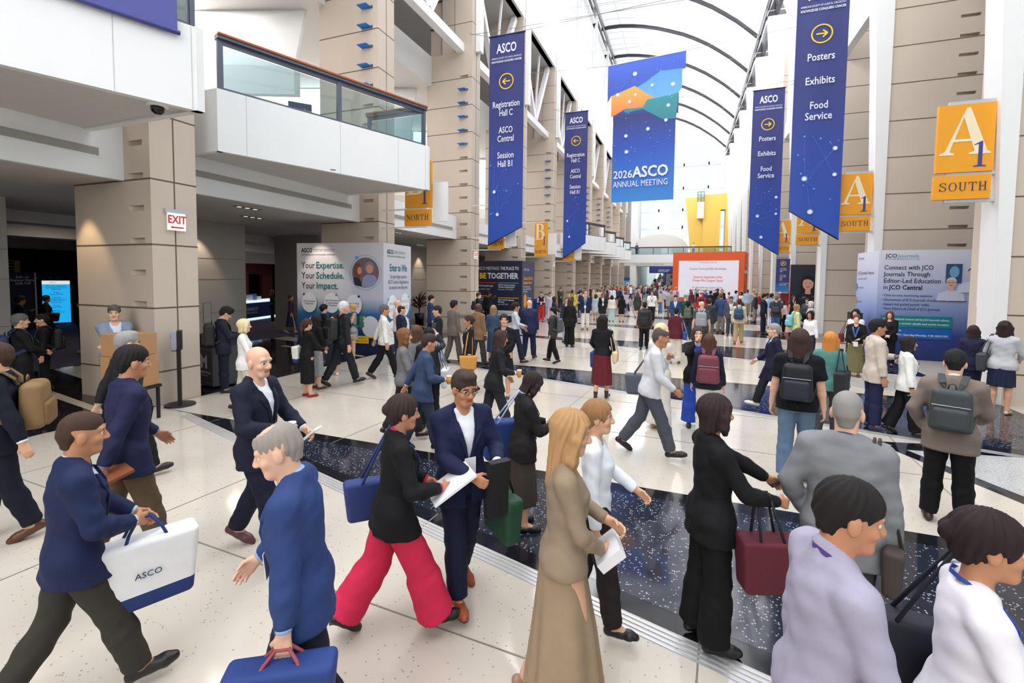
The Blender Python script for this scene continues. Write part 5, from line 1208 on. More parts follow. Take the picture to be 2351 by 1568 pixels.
def add_head(F, B, lod, beard=0):
    q = B.hs; p = B.hp; H = B.H
    F.cap(B.neck - B.T[2] * .04 * B.s, p(0, -.02, -.05), (.058 if B.sex == 'm' else .048) * q, (.054 if B.sex == 'm' else .045) * q, .03)
    F.ell(p(0, -.012, .033), np.array((.074, .096, .086)) * q, H, .02)
    F.ell(p(0, .022, -.038), np.array((.060, .066, .080)) * q, H, .03)
    if lod > 2: return
    F.cap(p(-.022, .060, -.092), p(.022, .060, -.092), .022 * q, .022 * q, .03)
    if lod > 1:
        F.cap(p(0, .090, .0), p(0, .105, -.026), .012 * q, .015 * q, .012); return
    F.cap(p(-.04, .075, .028), p(.04, .075, .028), .012 * q, .012 * q, .02)       # brow
    for sd in (1, -1):
        F.ell(p(sd * .031, .096, .004), np.array((.021, .018, .013)) * q, H, .012, 's')
        F.ell(p(sd * .040, .060, -.028), np.array((.022, .022, .02)) * q, H, .02)  # cheek
        F.ell(p(sd * .074, -.008, -.012), np.array((.012, .022, .034)) * q, H, .006)  # ear
        F.ell(p(sd * .013, .098, -.032), np.array((.011, .012, .009)) * q, H, .008)
    F.cap(p(0, .084, .014), p(0, .106, -.026), .0095 * q, .0135 * q, .012)
    F.cap(p(-.019, .079, -.054), p(.019, .079, -.054), .0075 * q, .0075 * q, .006)
    F.cap(p(-.016, .078, -.066), p(.016, .078, -.066), .0085 * q, .0085 * q, .006)
    F.cap(p(-.022, .0905, -.060), p(.022, .0905, -.060), .0032 * q, .0032 * q, .003, 's')
def head_local(B, V): return (V - B.hc) @ B.H.T / B.hs
def bounds(B, pad=.16):
    P = [B.hc + B.H[2] * .13, B.hc + B.H[1] * .12, B.hc - B.H[1] * .12]
    for sd in (1, -1): P += list(B.legs[sd][:6]) + list(B.arms[sd][:3]) + [B.arms[sd][2] + _n(B.arms[sd][2] - B.arms[sd][1]) * .2]
    P = np.array(P); return P.min(0) - pad, P.max(0) + pad
def hair(B, style, m, parent, lod, seed=0):
    if style == 'bald': return
    q = B.hs; p = B.hp; H = B.H; h = (.0065, .009, .014, .02)[lod]
    lo, hi = B.hc - .17, B.hc + .17
    dn = {'long': .42, 'wavy': .40, 'mid': .30, 'bob': .24, 'pony': .36}.get(style, .18)
    lo = lo - np.array([.06, .06, max(0, dn - .15)]) * q; hi = hi + np.array([.06, .06, .02])
    F = Fld(lo, hi, h)
    thick = {'buzz': .004, 'short': .013, 'thin': .006, 'full': .022}.get(style, .016)
    if style in ('short', 'full', 'quiff', 'thin', 'buzz'): F.ell(p(0, -.010, .046), np.array((.071 + thick * .8, .095 + thick * .9, .080 + thick)) * q, H, 0)
    else: F.ell(p(0, -.014, .034), np.array((.075 + thick, .097 + thick, .087 + thick)) * q, H, 0)
    if style in ('short', 'full', 'buzz', 'thin', 'quiff'):
        F.cap(p(0, -.052, -.005), p(0, -.05, -.05), (.060 + thick * .35) * q, (.044 + thick * .2) * q, .025)
        if style in ('quiff', 'full'): F.ell(p(0, .05, .105), np.array((.06, .05, .03)) * q, H, .02)
        F.half(p(0, 0, -.075), -H[2], 'i')
        F.ell(p(0, .10, -.035), np.array((.078, .085, .088)) * q, H, .012, 's')
        for sd in (1, -1): F.ell(p(sd * .085, .016, -.036), np.array((.032, .040, .056)) * q, H, .012, 's')
        if style == 'thin': F.ell(p(0, .035, .14), np.array((.055, .075, .055)) * q, H, .01, 's')
    else:
        if style in ('bob', 'long', 'wavy', 'mid'):
            low = {'bob': -.12, 'mid': -.17, 'long': -.30, 'wavy': -.27}[style]
            w = 1.12 if style == 'wavy' else 1.
            F.loft(p(0, -.030, low), H, [(0, .078 * w * q, .048 * q, 0, -.02 * q), (.10 * q, .090 * w * q, .06 * q, 0, -.01 * q), ((-low) * q, .088 * q, .085 * q, 0, 0), ((-low + .05) * q, .083 * q, .09 * q, 0, 0)], .02, fold=.07, nf=11, ph=seed)
            ls = max(low, -.21)
            for sd in (1, -1): F.chain([p(sd * .062, .055, .06), p(sd * .088, .028, -.01), p(sd * .085, .022, ls * .6), p(sd * .072, .035, ls)], [.02 * q, .026 * q, .03 * q, .016 * q], .02)
        elif style in ('pony', 'bun', 'tied'):
            F.cap(p(0, -.05, -.01), p(0, -.06, -.04), .07 * q, .052 * q, .02)
            if style == 'pony': F.chain([p(0, -.10, .035), p(0, -.145, .01), p(0, -.15, -.10), p(0, -.13, -.26)], [.026 * q, .036 * q, .034 * q, .012 * q], .015)
            else: F.ell(p(0, -.115, .02), np.array((.04, .036, .04)) * q, H, .01)
        F.ell(p(0, .105, -.030), np.array((.068, .085, .095)) * q, H, .012, 's')
        if style in ('pony', 'bun', 'tied'):
            for sd in (1, -1): F.ell(p(sd * .085, .005, -.04), np.array((.03, .035, .045)) * q, H, .01, 's')
        F.ell(p(0, .02, -.10), np.array((.055, .075, .075)) * q, H, .01, 's')
    # strands: shallow grooves running down
    if lod < 2 and style not in ('buzz',):
        X = F.c[0][:, None, None] - B.hc[0]; Y = F.c[1][None, :, None] - B.hc[1]; Z = F.c[2][None, None, :] - B.hc[2]
        x, y, z = [H[i, 0] * X + H[i, 1] * Y + H[i, 2] * Z for i in range(3)]
        th = np.arctan2(x, y + .01)
        amp = .003 if style in ('short', 'full', 'thin', 'quiff') else .004
        wv = 18 * z if style == 'wavy' else 6 * z
        F.D += (amp * np.sin(th * 17 + 3 * np.sin(wv * 2 + seed) + 25 * z * (.3 if dn > .2 else 1.2))).astype(np.float32)
    F.obj('hair', m, parent)
def shoes(B, m, parent, lod, kind='shoe', sole=None, heel=0.):
    h = (.008, .011, .018, .03)[lod]
    for sd in (1, -1):
        hp, kn, an, hl, bl, to, fd, fu = B.legs[sd]; s = B.s * (1 if B.sex == 'm' else .92)
        x = np.cross(fd, fu)
        lo = np.minimum(np.minimum(hl, to), an) - .09; hi = np.maximum(np.maximum(hl, to), an) + .09
        F = Fld(lo, hi, h)
        c = lambda a, b: an + fd * a * s - fu * .085 * B.s + fu * b * s
        F.chain([c(-.045, .040), c(.05, .042), c(.13, .030), c(.175, .026)], [.036 * s, .040 * s, .043 * s, .032 * s], .02)
        if kind != 'flat': F.cap(c(-.03, .06), c(-.01, .10 if kind != 'boot' else .17), .038 * s, (.040 if kind != 'boot' else .05) * s, .02)
        F.half(c(0, .0), -fu, 'i')
        if kind == 'heel':
            F.cap(c(-.05, .04), c(-.055, .0), .022 * s, .012 * s, .01)
        so = sole or m
        def mf(V, an=an, fu=fu): return (((V - an) @ fu) < (-.085 * B.s + .018 * s)).astype(int)
        F.obj('shoe', [m, so], parent, mfun=mf)
def person(name_label, pos, heading, h=1.75, sex='m', skin='light', hairc=(40, 28, 22), hairstyle='short', top=('jacket', (40, 42, 50)), shirt=(230, 232, 238),
           bottom=('trousers', (30, 30, 36)), shoe=('shoe', (30, 24, 22)), stride=0., arms=('down', 'down'), lean=0., head=(0, 0, 0), build=1., lod=1,
           lanyard=None, badge=False, glasses=False, group=None, stance=.10, tie=None, sole=None, bend=0., cap=None, beard=None, seed=0, hijab=None, mask=None):
    B = pose(h, sex, stride, None, arms, lean, head, build, stance, bend=bend)
    B.kind = top[0]; s = B.s
    hb = (.013, .017, .026, .045)[lod]; hf = (.0052, .008, .02, .045)[lod]
    lo, hi = bounds(B)
    fine = []
    if lod < 2:
        fine.append((B.hc - .135, B.hc + .135, hf))
        if top[0] != 'nohands':
            for sd in (1, -1):
                w = B.arms[sd][2] + _n(B.arms[sd][2] - B.arms[sd][1]) * .09; fine.append((w - .09, w + .09, hf * 1.15))
    F = Fld(lo, hi, hb, fine)
    add_torso(F, B); add_arms(F, B); add_legs(F, B)
    add_head(F, B, lod)
    for sd in (1, -1):
        add_hand(F, B, sd, lod)
        hp, kn, an, hl, bl, to, fd, fu = B.legs[sd]
        F.cap(an, an + fd * .10 * s - fu * .05 * s, .036 * s, .03 * s, .02)
    sm = skinmat(skin); ms = [sm]; mf = None
    if lod < 2:
        brow = cmat(hairc, .8, 'hair'); ms = [sm, lipmat(skin), brow if beard is None else cmat(beard, .85, 'hair')]
        def mf(V):
            L = head_local(B, V); o = np.zeros(len(V), int)
            o[(np.abs(L[:, 0]) < .025) & (L[:, 1] > .06) & (L[:, 2] < -.0505) & (L[:, 2] > -.0735)] = 1
            o[(np.abs(np.abs(L[:, 0]) - .031) < .019) & (L[:, 1] > .06) & (np.abs(L[:, 2] - .026) < .0045)] = 2
            if beard is not None: o[(L[:, 1] > -.01) & (L[:, 2] < -.045) & (L[:, 2] > -.125) & ~((np.abs(L[:, 0]) < .025) & (L[:, 2] > -.075) & (L[:, 2] < -.05)) & (np.abs(L[:, 0]) < .075) & (L[:, 1] + .35 * L[:, 2] > -.05)] = 2
            return o
    body = F.obj('person', ms, None, mfun=mf)
    rz = -R_(heading)
    body.location = (pos[0], pos[1], pos[2] if len(pos) > 2 else 0.); body.rotation_euler = (0, 0, rz)
    tag(body, name_label, 'person', group)
    B.obj = body; B.lod = lod
    # eyes
    if lod < 2:
        for sd in (1, -1):
            c = B.hp(sd * .031, .0735, .004); e = MB(); r = .0118 * B.hs
            N = 8
            for i in range(N):
                t0, t1 = math.pi * i / N, math.pi * (i + 1) / N; e.m = 1 if i < 2 else 0
                vs = []
                for t in (t0, t1):
                    for k in range(12):
                        a = 2 * math.pi * k / 12
                        vs.append(c + r * (B.H[1] * math.cos(t) + (B.H[0] * math.cos(a) + B.H[2] * math.sin(a)) * math.sin(t)))
                e.add(vs, [(k, (k + 1) % 12, 12 + (k + 1) % 12, 12 + k) for k in range(12)])
            e.build('eye', [mat('eye_white', srgb(225, 222, 218), .25), mat('iris', srgb(45, 30, 20), .2)], body, True)
    # hair
    hm = cmat(hairc, .62, 'hair', spec=.35, noise=.25, nscale=40.)
    if hijab is not None:
        F = Fld(B.hc - .24, B.hc + .2, max(hb * .7, .008)); p = B.hp; q = B.hs
        F.ell(p(0, -.014, .03), np.array((.094, .118, .104)) * q, B.H, 0)
        F.cap(p(0, -.03, -.05), p(0, -.02, -.15), .085 * q, .10 * q, .03)
        F.ell(p(0, .12, -.02), np.array((.058, .09, .082)) * q, B.H, .01, 's')
        F.obj('headscarf', cmat(hijab), body)
    elif cap is None or hairstyle in ('long', 'mid', 'bob', 'wavy'):
        hair(B, hairstyle, hm, body, lod, seed)
    if cap is not None:
        F = Fld(B.hc - .17, B.hc + .2, max(hb * .6, .008)); p = B.hp; q = B.hs
        F.ell(p(0, -.010, .045), np.array((.088, .112, .092)) * q, B.H, 0)
        F.half(p(0, 0, .035), -B.H[2], 'i')
        F.ell(p(0, .11, .042), np.array((.07, .07, .012)) * q, B.H, .01)
        F.obj('cap', cmat(cap), body)
    # clothes
    tk, tc = top[0], top[1]
    hem = {'jacket': -.13, 'blazer': -.10, 'coat': -.42, 'shirt': -.05, 'tee': -.06, 'blouse': -.02, 'sweater': -.06, 'vest': -.05, 'hoodie': -.08, 'polo': -.06, 'crop': .06, 'dress': -.02, 'sleeveless': -.02}.get(tk, -.06)
    hem = top[2] if len(top) > 2 else hem
    outer = tk in ('jacket', 'blazer', 'coat')
    def wrinkle(Fd):
        if lod > 1: return
        X = Fd.c[0][:, None, None]; Y = Fd.c[1][None, :, None]; Z = Fd.c[2][None, None, :]
        Fd.D += (.0026 * np.sin(34 * Z + 2.2 * np.sin(11 * X + seed) + 6 * Y) * np.sin(9 * X + 13 * Y + 5 * Z + seed) + .0018 * np.sin(61 * Z - 30 * X + 3 * np.sin(19 * Y))).astype(np.float32)
    def topmesh(nm, inf, hemz, sleeve, col, open_v, upto=.94, collar=0., flare=0., wide=0.):
        Fd = Fld(*bounds(B, .13), hb if lod else hb * .85)
        tab = [list(r) for r in torso_tab(B, inf)]
        if hemz * s < tab[0][0]:
            r = tab[0]; tab = [[hemz * s, r[1] * (1.04 + wide) , r[2] * 1.06, 0, r[4]]] + tab
        for r in tab: r[1] *= (1 + wide * .3)
        fold = .012 if lod < 2 else 0
        Fd.loft(B.pel, B.T, tab, .03, fold=fold, nf=7, ph=seed)
        add_arms(Fd, B, inf + .002, upto, .04, sleeve, flare)
        if hemz < -.03:
            for sd in (1, -1):
                hp, kn = B.legs[sd][:2]; q = min(1., max(.15, -hemz / .43 + .1))
                Fd.cap(hp, hp + (kn - hp) * q, (.100 + inf) * s, (.094 + inf) * s, .05)
        if collar == 1: Fd.cap(B.P(0, -.022, .515), B.P(0, -.026, .560), (.060 + inf) * s, (.050 + inf) * s, .012)
        if collar == 2: Fd.cap(B.P(0, -.028, .500), B.P(0, -.034, .530), (.064 + inf) * s, (.052 + inf) * s, .02)
        # hem
        pz = B.pel + B.T[2] * hemz * s
        lo2 = B.pel - .35; hi2 = B.pel + .35; lo2 = np.array([lo2[0] + .12, lo2[1], lo2[2] - .3]); hi2 = np.array([hi2[0] - .12, hi2[1], pz[2] + .06])
        Bk = Fd.blk(lo2, hi2)
        if Bk is not None:
            sl, X, Y, Z = Bk
            d = (X - pz[0]) * B.T[2][0] + (Y - pz[1]) * B.T[2][1] + (Z - pz[2]) * B.T[2][2]
            arm_d = np.full(Fd.D[sl].shape, 1., np.float32)
            if sleeve not in ('none', 'short'):
                G = Fld.__new__(Fld); G.c = Fd.c; G.D = np.full(Fd.D.shape, 1., np.float32)
                for sd in (1, -1): G.cap(B.arms[sd][1], B.arms[sd][1] + (B.arms[sd][2] - B.arms[sd][1]) * upto, .06 * s, .045 * s, 0); G.cap(B.arms[sd][0], B.arms[sd][1], .06 * s, .06 * s, 0)
                arm_d = G.D[sl]
            A = Fd.D[sl]; cut = np.maximum(A, -d + np.zeros_like(A)); Fd.D[sl] = np.where(arm_d < .012, A, cut)
        # neck hole and front opening
        Fd.cap(B.P(0, .022, .525), B.P(0, .03, .64), (.040 + inf * .45) * s, (.060 + inf * .45) * s, .004, 's')
        if open_v:
            zb, zt = open_v[0], .56
            w = open_v[1]
            Bk = Fd.blk(B.pel + np.array([-.2, -.02, -.5]), B.pel + np.array([.2, .5, .75]))
            if Bk is not None:
                sl, X, Y, Z = Bk; X = X - B.pel[0]; Y = Y - B.pel[1]; Z = Z - B.pel[2]
                x, y, t = [(B.T[i, 0] * X + B.T[i, 1] * Y + B.T[i, 2] * Z) / s for i in range(3)]
                hw = np.clip((t - zb) / (zt - zb), 0, 1) * w + np.where(t < zb, np.clip((zb - t) / .5, 0, 1) * open_v[2], 0)
                d = np.maximum(np.abs(x) - hw, .02 - y) * s + np.zeros_like(Fd.D[sl])
                d = np.where(hw <= .0005, .02, d)
                A = Fd.D[sl]; Fd.D[sl] = np.maximum(A, -d)
        wrinkle(Fd)
        return Fd.obj(nm, col if not isinstance(col, tuple) else cmat(col), body)
    if outer:
        if lod < 3: topmesh('shirt', .010, -.03, 'none', shirt, None, collar=1)
        ov = top[3] if len(top) > 3 else ((.16, .085, .05) if tk != 'blazer' else (.18, .075, .04))
        topmesh(tk if tk != 'blazer' else 'jacket', .024, hem, 'long', tc, ov if lod < 3 else None, .93, collar=2, wide=.04)
        if lod < 2:
            for sd in (1, -1): # shirt cuffs
                S, E, Wr = B.arms[sd][:3]; mb = MB(); mb.tube([E + (Wr - E) * .9, E + (Wr - E) * .985], [.037 * s, .036 * s], 14); mb.build('cuff', cmat(shirt), body, True)
            # lapels
            mb = MB()
            ry = lambda t: float(np.interp(t, [r[0] for r in torso_tab(B, .024)], [r[2] + r[4] for r in torso_tab(B, .024)]))
            rx = lambda t: float(np.interp(t, [r[0] for r in torso_tab(B, .024)], [r[1] for r in torso_tab(B, .024)]))
            def fr(x, t):
                t2 = t * s; a = min(abs(x) * s / rx(t2), .98); y = (ry(t2)) * math.sqrt(1 - a * a)
                return B.pel + B.T[0] * x * s + B.T[1] * (y + .004 * s) + B.T[2] * t2
            for sd in (1, -1):
                a = [fr(sd * w, t) for w, t in ((.006, ov[0]), (.03, .30), (.055, .40), (.072, .475))]
                b = [fr(sd * w, t) for w, t in ((.016, ov[0] + .01), (.075, .34), (.115, .41), (.095, .485))]
                nn = len(a); vs = a + b; vs = vs + [v + B.T[1] * .009 * s for v in vs]
                fs = []
                for i in range(nn - 1): fs += [(i, i + 1, nn + i + 1, nn + i), (2 * nn + i, 3 * nn + i, 3 * nn + i + 1, 2 * nn + i + 1), (i, 2 * nn + i, 2 * nn + i + 1, i + 1), (nn + i, nn + i + 1, 3 * nn + i + 1, 3 * nn + i)]
                mb.add(vs, fs)
            mb.build('lapel', cmat(tc), body)
    elif tk in ('shirt', 'polo'):
        topmesh('shirt', .015, hem, 'long' if tk == 'shirt' else 'short', tc, (.40, .035, 0) if lod < 2 else None, .95, collar=1, flare=.006, wide=.05)
    elif tk in ('tee', 'blouse', 'sweater', 'hoodie', 'crop', 'sleeveless', 'dress'):
        sl = {'tee': 'short', 'sleeveless': 'none'}.get(tk, 'long')
        if tk == 'dress' and len(top) > 3 and top[3]: sl = top[3]
        topmesh('top' if tk != 'dress' else 'dress_top', {'sweater': .022, 'hoodie': .026}.get(tk, .014), hem, sl, tc, None, .95, flare=.012 if tk in ('tee', 'blouse') else .003, wide=.08 if tk != 'sleeveless' else 0)
        if tk == 'hoodie': 
            Fh = Fld(B.neck - .2, B.neck + .2, hb); Fh.ell(B.P(0, -.10, .53), np.array((.11, .06, .08)) * s, B.T, .02); Fh.obj('hood', cmat(tc), body)
    bk, bc = bottom[0], bottom[1]
    cm = bc if not isinstance(bc, tuple) else cmat(bc)
    if bk in ('trousers', 'wide', 'flare', 'jeans', 'crop', 'leggings'):
        Fb = Fld(*[(a + o) for a, o in zip(bounds(B, .13), (0, 0))], hb if lod else hb * .85)
        inf = {'trousers': .016, 'wide': .026, 'flare': .012, 'jeans': .012, 'crop': .02, 'leggings': .006}[bk]
        fl = {'trousers': .022, 'wide': .075, 'flare': .06, 'jeans': .026, 'crop': .05, 'leggings': .006}[bk]
        tb = [r for r in torso_tab(B, .013) if r[0] <= .09 * s]
        tb = [(-.10 * s, tb[0][1] * .93, tb[0][2] * .95, 0, tb[0][4])] + tb
        Fb.loft(B.pel, B.T, tb, .03)
        add_legs(Fb, B, inf, .025, fl, {'crop': .72}.get(bk, .985))
        Fb.half(B.P(0, 0, .085), B.T[2], 'i')
        wrinkle(Fb)
        Fb.half((0, 0, .035 if bk != 'wide' else .02), (0, 0, -1), 'i')
        Fb.obj('trousers', cm, body)
    elif bk in ('skirt', 'pencil', 'midi', 'mini', 'maxi'):
        L = {'skirt': -.40, 'pencil': -.42, 'midi': -.62, 'mini': -.27, 'maxi': -.80}[bk]
        wd = {'skirt': .21, 'pencil': .155, 'midi': .24, 'mini': .19, 'maxi': .27}[bk]
        wd = bottom[2] if len(bottom) > 2 else wd
        cyy = 0.; sp = max(abs(B.legs[1][1][1]), abs(B.legs[-1][1][1]))
        kz = B.legs[1][1][1] + B.legs[-1][1][1]
        Fb = Fld(B.pel - np.array([.4, .45, 1.]), B.pel + np.array([.4, .45, .22]), hb if lod else hb * .85)
        yr = max(wd * .8, .09 + sp * (1 + (-L - .4) * .9))
        Fb.loft(B.pel, np.eye(3), [(L * s, wd * s, yr * s, 0, kz * .3), (L * .5 * s, (wd * .55 + .085) * s, ((yr + .13) * .5) * s, 0, kz * .15), (-.07 * s, .178 * s, .132 * s, 0, -.01 * s), (.0, .182 * s, .134 * s, 0, -.01 * s), (.09 * s, .150 * s, .108 * s, 0, 0)], .0, fold=.075 if bk in ('midi', 'maxi', 'skirt') and lod < 3 else 0., nf=10, ph=seed)
        Fb.half(B.P(0, 0, .10), (0, 0, 1), 'i')
        Fb.obj('skirt', cm, body)
    sk, sc = shoe[0], shoe[1]
    if lod < 3: shoes(B, cmat(sc, .4, 'leather', spec=.5), body, lod, sk, cmat(sole, .6, 'rubber') if sole else None)
    # lanyard, badge, glasses, tie
    tt = torso_tab(B, .030 if outer else .024)
    def front(x, t, off=.006):
        t2 = t * s; rxv = float(np.interp(t2, [r[0] for r in tt], [r[1] for r in tt])); ryv = float(np.interp(t2, [r[0] for r in tt], [r[2] for r in tt])); cyv = float(np.interp(t2, [r[0] for r in tt], [r[4] for r in tt]))
        a = min(abs(x) * s / rxv, .97)
        return B.pel + B.T[0] * x * s + B.T[1] * (cyv + ryv * math.sqrt(1 - a * a) + off) + B.T[2] * t2
    B.front = front
    if lanyard is not None and lod < 3:
        mb = MB(); pts = []; nr = []
        for x, t in ((.0, .20), (.02, .28), (.045, .38), (.068, .47)): pts.append(front(x, t)); nr.append(B.T[1])
        pts += [B.P(.072, -.01, .545), B.P(.05, -.068, .565), B.P(0, -.088, .57), B.P(-.05, -.068, .565), B.P(-.072, -.01, .545)]; nr += [B.T[2], -B.T[1] + B.T[0], -B.T[1], -B.T[1] - B.T[0], B.T[2]]
        for x, t in ((-.068, .47), (-.045, .38), (-.02, .28), (-.0, .20)): pts.append(front(x, t)); nr.append(B.T[1])
        mb.ribbon(pts, .018 if lod < 2 else .03, .003, nr); mb.build('lanyard', cmat(lanyard), body)
    if badge and lod < 3:
        c = front(0, .145, .012); mb = MB(); mb.obox(c, B.T[0], B.T[1], B.T[2], .045 * s, .002, .065 * s); mb.build('badge', cmat((236, 236, 240)), body)
    if tie is not None and lod < 3:
        mb = MB(); p = [front(0, t, -.012 if outer else .002) for t in (.53, .50, .40, .20)]
        mb.ribbon(p, .05 * s, .006, [B.T[1]] * 4); mb.build('tie', cmat(tie), body)
    if glasses and lod < 2:
        mb = MB(); q = B.hs
        for sd in (1, -1):
            mb.tube([B.hp(sd * .031 + .021 * math.cos(a), .101, .003 + .016 * math.sin(a)) for a in [2 * math.pi * i / 14 for i in range(14)]], .0018 * q, 5, closed=True)
            mb.tube([B.hp(sd * .052, .100, .006), B.hp(sd * .075, .06, .006), B.hp(sd * .078, -.01, .002)], .0018 * q, 5)
        mb.tube([B.hp(-.010, .102, .006), B.hp(.010, .102, .006)], .0018 * q, 5)
        mb.build('glasses', mat('glasses_frame', (.02, .02, .025), .3), body)
    B.mw = Matrix.Translation(body.location) @ Matrix.Rotation(rz, 4, 'Z')
    return B
# ---------------------------------------------------------------- bags and things people hold (each a thing of its own)
def at_person(o, B):
    o.location = B.obj.location; o.rotation_euler = B.obj.rotation_euler
    return o
def backpack(B, rgb, label, w=.30, hgt=.42, d=.15, pocket=None, strap=None, drop=0., piping=None, group=None):
    s = B.s; lod = B.lod; h = (.011, .014, .022, .04)[lod]
    jt = .03
    ybk = -(.105 * B.build + jt + d / 2 / s + .01)
    c = B.P(0, ybk, .27 - drop); T = B.T
    F = Fld(c - .38, c + .38, h)
    F.rbox(c, (w / 2, d / 2, hgt / 2), min(.06, d * .4), T, taper=.07)
    bm = cmat(rgb, .6, 'bag', noise=.1, nscale=12, bump=.1, bscale=60)
    o = F.obj('backpack', bm, None); at_person(o, B); tag(o, label, 'backpack', group)
    F = Fld(c - .38, c + .38, h)
    F.rbox(c - T[1] * (d / 2 + .005) - T[2] * hgt * .19, (w * .42, .032, hgt * .26), .03, T)
    F.obj('pocket', bm if pocket is None else cmat(pocket, .6, 'bag', noise=.1), o)
    if lod < 3:
        sm = bm if strap is None else cmat(strap, .6, 'bag')
        for sd in (1, -1):
            x = .095
            pts = [B.P(sd * .05, ybk + d / 2 + .02, .27 - drop + hgt / 2 * .86), B.P(sd * .075, -.12, .515), B.P(sd * .09, -.05, .585), B.P(sd * .095, .03, .565), B.front(sd * .105, .44, .012), B.front(sd * .125, .33, .012), B.P(sd * .175, .03, .22), B.P(sd * .15, ybk + d / 2, .27 - drop - hgt / 2 * .7)]
            nr = [T[2], T[2] - T[1] * .6, T[2], T[2] + T[1] * .5, T[1], T[1], T[0] * sd, T[0] * sd]
            mb = MB(); mb.ribbon(pts, .05, .014, nr); mb.build('strap', sm, o, False)
        mb = MB(); mb.tube([B.P(sd_ * .03, ybk + d / 4, .27 - drop + hgt / 2 + z) for sd_, z in ((-1, -.01), (-.8, .03), (0, .045), (.8, .03), (1, -.01))], .008, 6); mb.build('handle', sm, o, True)
        if lod < 2:
            mb = MB(); z = c + T[2] * hgt * .12 - T[1] * (d / 2 + .004); mb.tube([z - T[0] * w * .44, z + T[0] * w * .44], .004, 6); mb.build('zip', mat('zip_metal', (.35, .35, .37), .35, .8), o)
    return o
def tote(B, side, rgb, label, w=.40, hgt=.33, d=.14, top_z=None, base=None, handle=None, x=None, y=0., cat='bag', name='tote_bag', strap_to='shoulder', rot=0., gusset=None, logo=None, group=None, soft=.03):
    """bag hanging beside the body from shoulder, forearm or hand"""
    s = B.s; lod = B.lod; T = np.eye(3); h = (.011, .014, .022, .04)[lod]
    S, E, Wr = B.arms[side][:3]
    if strap_to == 'shoulder': hang = B.P(side * .15, -.01, .565); bz = .08 if top_z is None else top_z; cx = .27 if x is None else x
    elif strap_to == 'hand': hang = Wr + _n(Wr - E) * .08 * s; bz = None; cx = x
    else: hang = E + (Wr - E) * .5 + np.array([0, 0, .03]); bz = None; cx = x
    a = R_(rot); A0 = np.array([math.cos(a), math.sin(a), 0]); A1 = np.array([-math.sin(a), math.cos(a), 0]); Fm = np.array([A0, A1, [0, 0, 1]])
    if bz is not None: c = B.pel + np.array([side * cx, y, bz * s - hgt / 2])
    else: c = hang + np.array([(cx or 0) * side, y, -(top_z or .22) - hgt / 2])
    Fb = Fld(c - .4, c + .4, h)
    Fb.rbox(c, (d / 2, w / 2, hgt / 2), soft, Fm, taper=-.08)
    bm = cmat(rgb, .7, 'bag', noise=.08, nscale=10)
    ms = [bm]
    mf = None
    if base is not None:
        ms.append(cmat(base, .7, 'bag')); mf = lambda V: (V[:, 2] < c[2] - hgt * .27).astype(int)
    o = Fb.obj(name, ms, None, mfun=mf); at_person(o, B); tag(o, label, cat, group)
    hm = cmat(handle or rgb, .6, 'bag')
    for sg in ((1, -1) if lod < 3 else (1,)):
        off = A0 * (d * .42 * sg)
        p0 = c + off + A1 * w * .22 + np.array([0, 0, hgt * .42]); p1 = c + off - A1 * w * .22 + np.array([0, 0, hgt * .42])
        hh = hang + A0 * .012 * sg
        mb = MB(); mb.tube([p0, p0 * .45 + hh * .55 + A1 * w * .06, hh + A1 * .03 + np.array([0, 0, .012]), hh - A1 * .03 + np.array([0, 0, .012]), p1 * .45 + hh * .55 - A1 * w * .06, p1], .009, 6)
        mb.build('handle', hm, o, True)
    if logo and lod < 2:
        bs = Matrix((A1 * (1 if side < 0 else 1) * (1 if side > 0 else -1), (0, 0, 1), A0 * side)).transposed()
        text('lettering', logo, .05, mat('ink_navy', srgb(30, 40, 80)), o, Vector(c + A0 * side * (d / 2 + .012) + np.array([0, 0, .01])), basis=bs, ext=.001)
    return o
def phone(B, label, side=1, rgb=(30, 30, 34), tilt=35, cat='phone', size=(.037, .0045, .075), name='phone'):
    S, E, Wr = B.arms[side][:3]; d = _n(Wr - E)
    c = Wr + d * .105 * B.s + B.T[2] * .035 * B.s
    a = R_(tilt); f = B.T[1] * math.cos(a) + B.T[2] * math.sin(a); n = B.T[2] * math.cos(a) - B.T[1] * math.sin(a)
    mb = MB(); mb.obox(c, B.T[0], n, f, *size)
    o = mb.build(name, cmat(rgb, .3, 'gadget'), None, bevel=.004); at_person(o, B); tag(o, label, cat)
    mb = MB(); mb.obox(c + n * (size[1] + .0006), B.T[0], n, f, size[0] * .9, .0006, size[2] * .93); mb.build('screen', mat('phone_screen', (.03, .04, .06), .1), o)
    return o
def cup(B, label, side=1, rgb=(235, 235, 235), band=None):
    S, E, Wr = B.arms[side][:3]; d = _n(Wr - E); c = Wr + d * .09 * B.s + B.T[2] * .0
    mb = MB(); mb.lathe([(.0, -.055), (.028, -.055), (.036, .05), (.0, .05)], tuple(c), 16); o = mb.build('paper_cup', cmat(rgb, .6, 'paper'), None, True); at_person(o, B); tag(o, label, 'cup')
    mb = MB(); mb.lathe([(.0, .05), (.039, .05), (.037, .064), (.0, .066)], tuple(c), 16); mb.build('lid', cmat((240, 240, 240), .5, 'plastic'), o, True)
    return o
def papers(B, label, side=1, rgb=(240, 240, 244), size=(.12, .004, .16), tilt=40, up=.02, cat='papers', name='papers'):
    S, E, Wr = B.arms[side][:3]; d = _n(Wr - E); c = Wr + d * .10 * B.s + B.T[2] * up
    a = R_(tilt); f = B.T[1] * math.cos(a) + B.T[2] * math.sin(a); n = B.T[2] * math.cos(a) - B.T[1] * math.sin(a)
    mb = MB(); mb.obox(c, B.T[0], n, f, *size); o = mb.build(name, cmat(rgb, .7, 'paper'), None, bevel=.002); at_person(o, B); tag(o, label, cat)
    return o
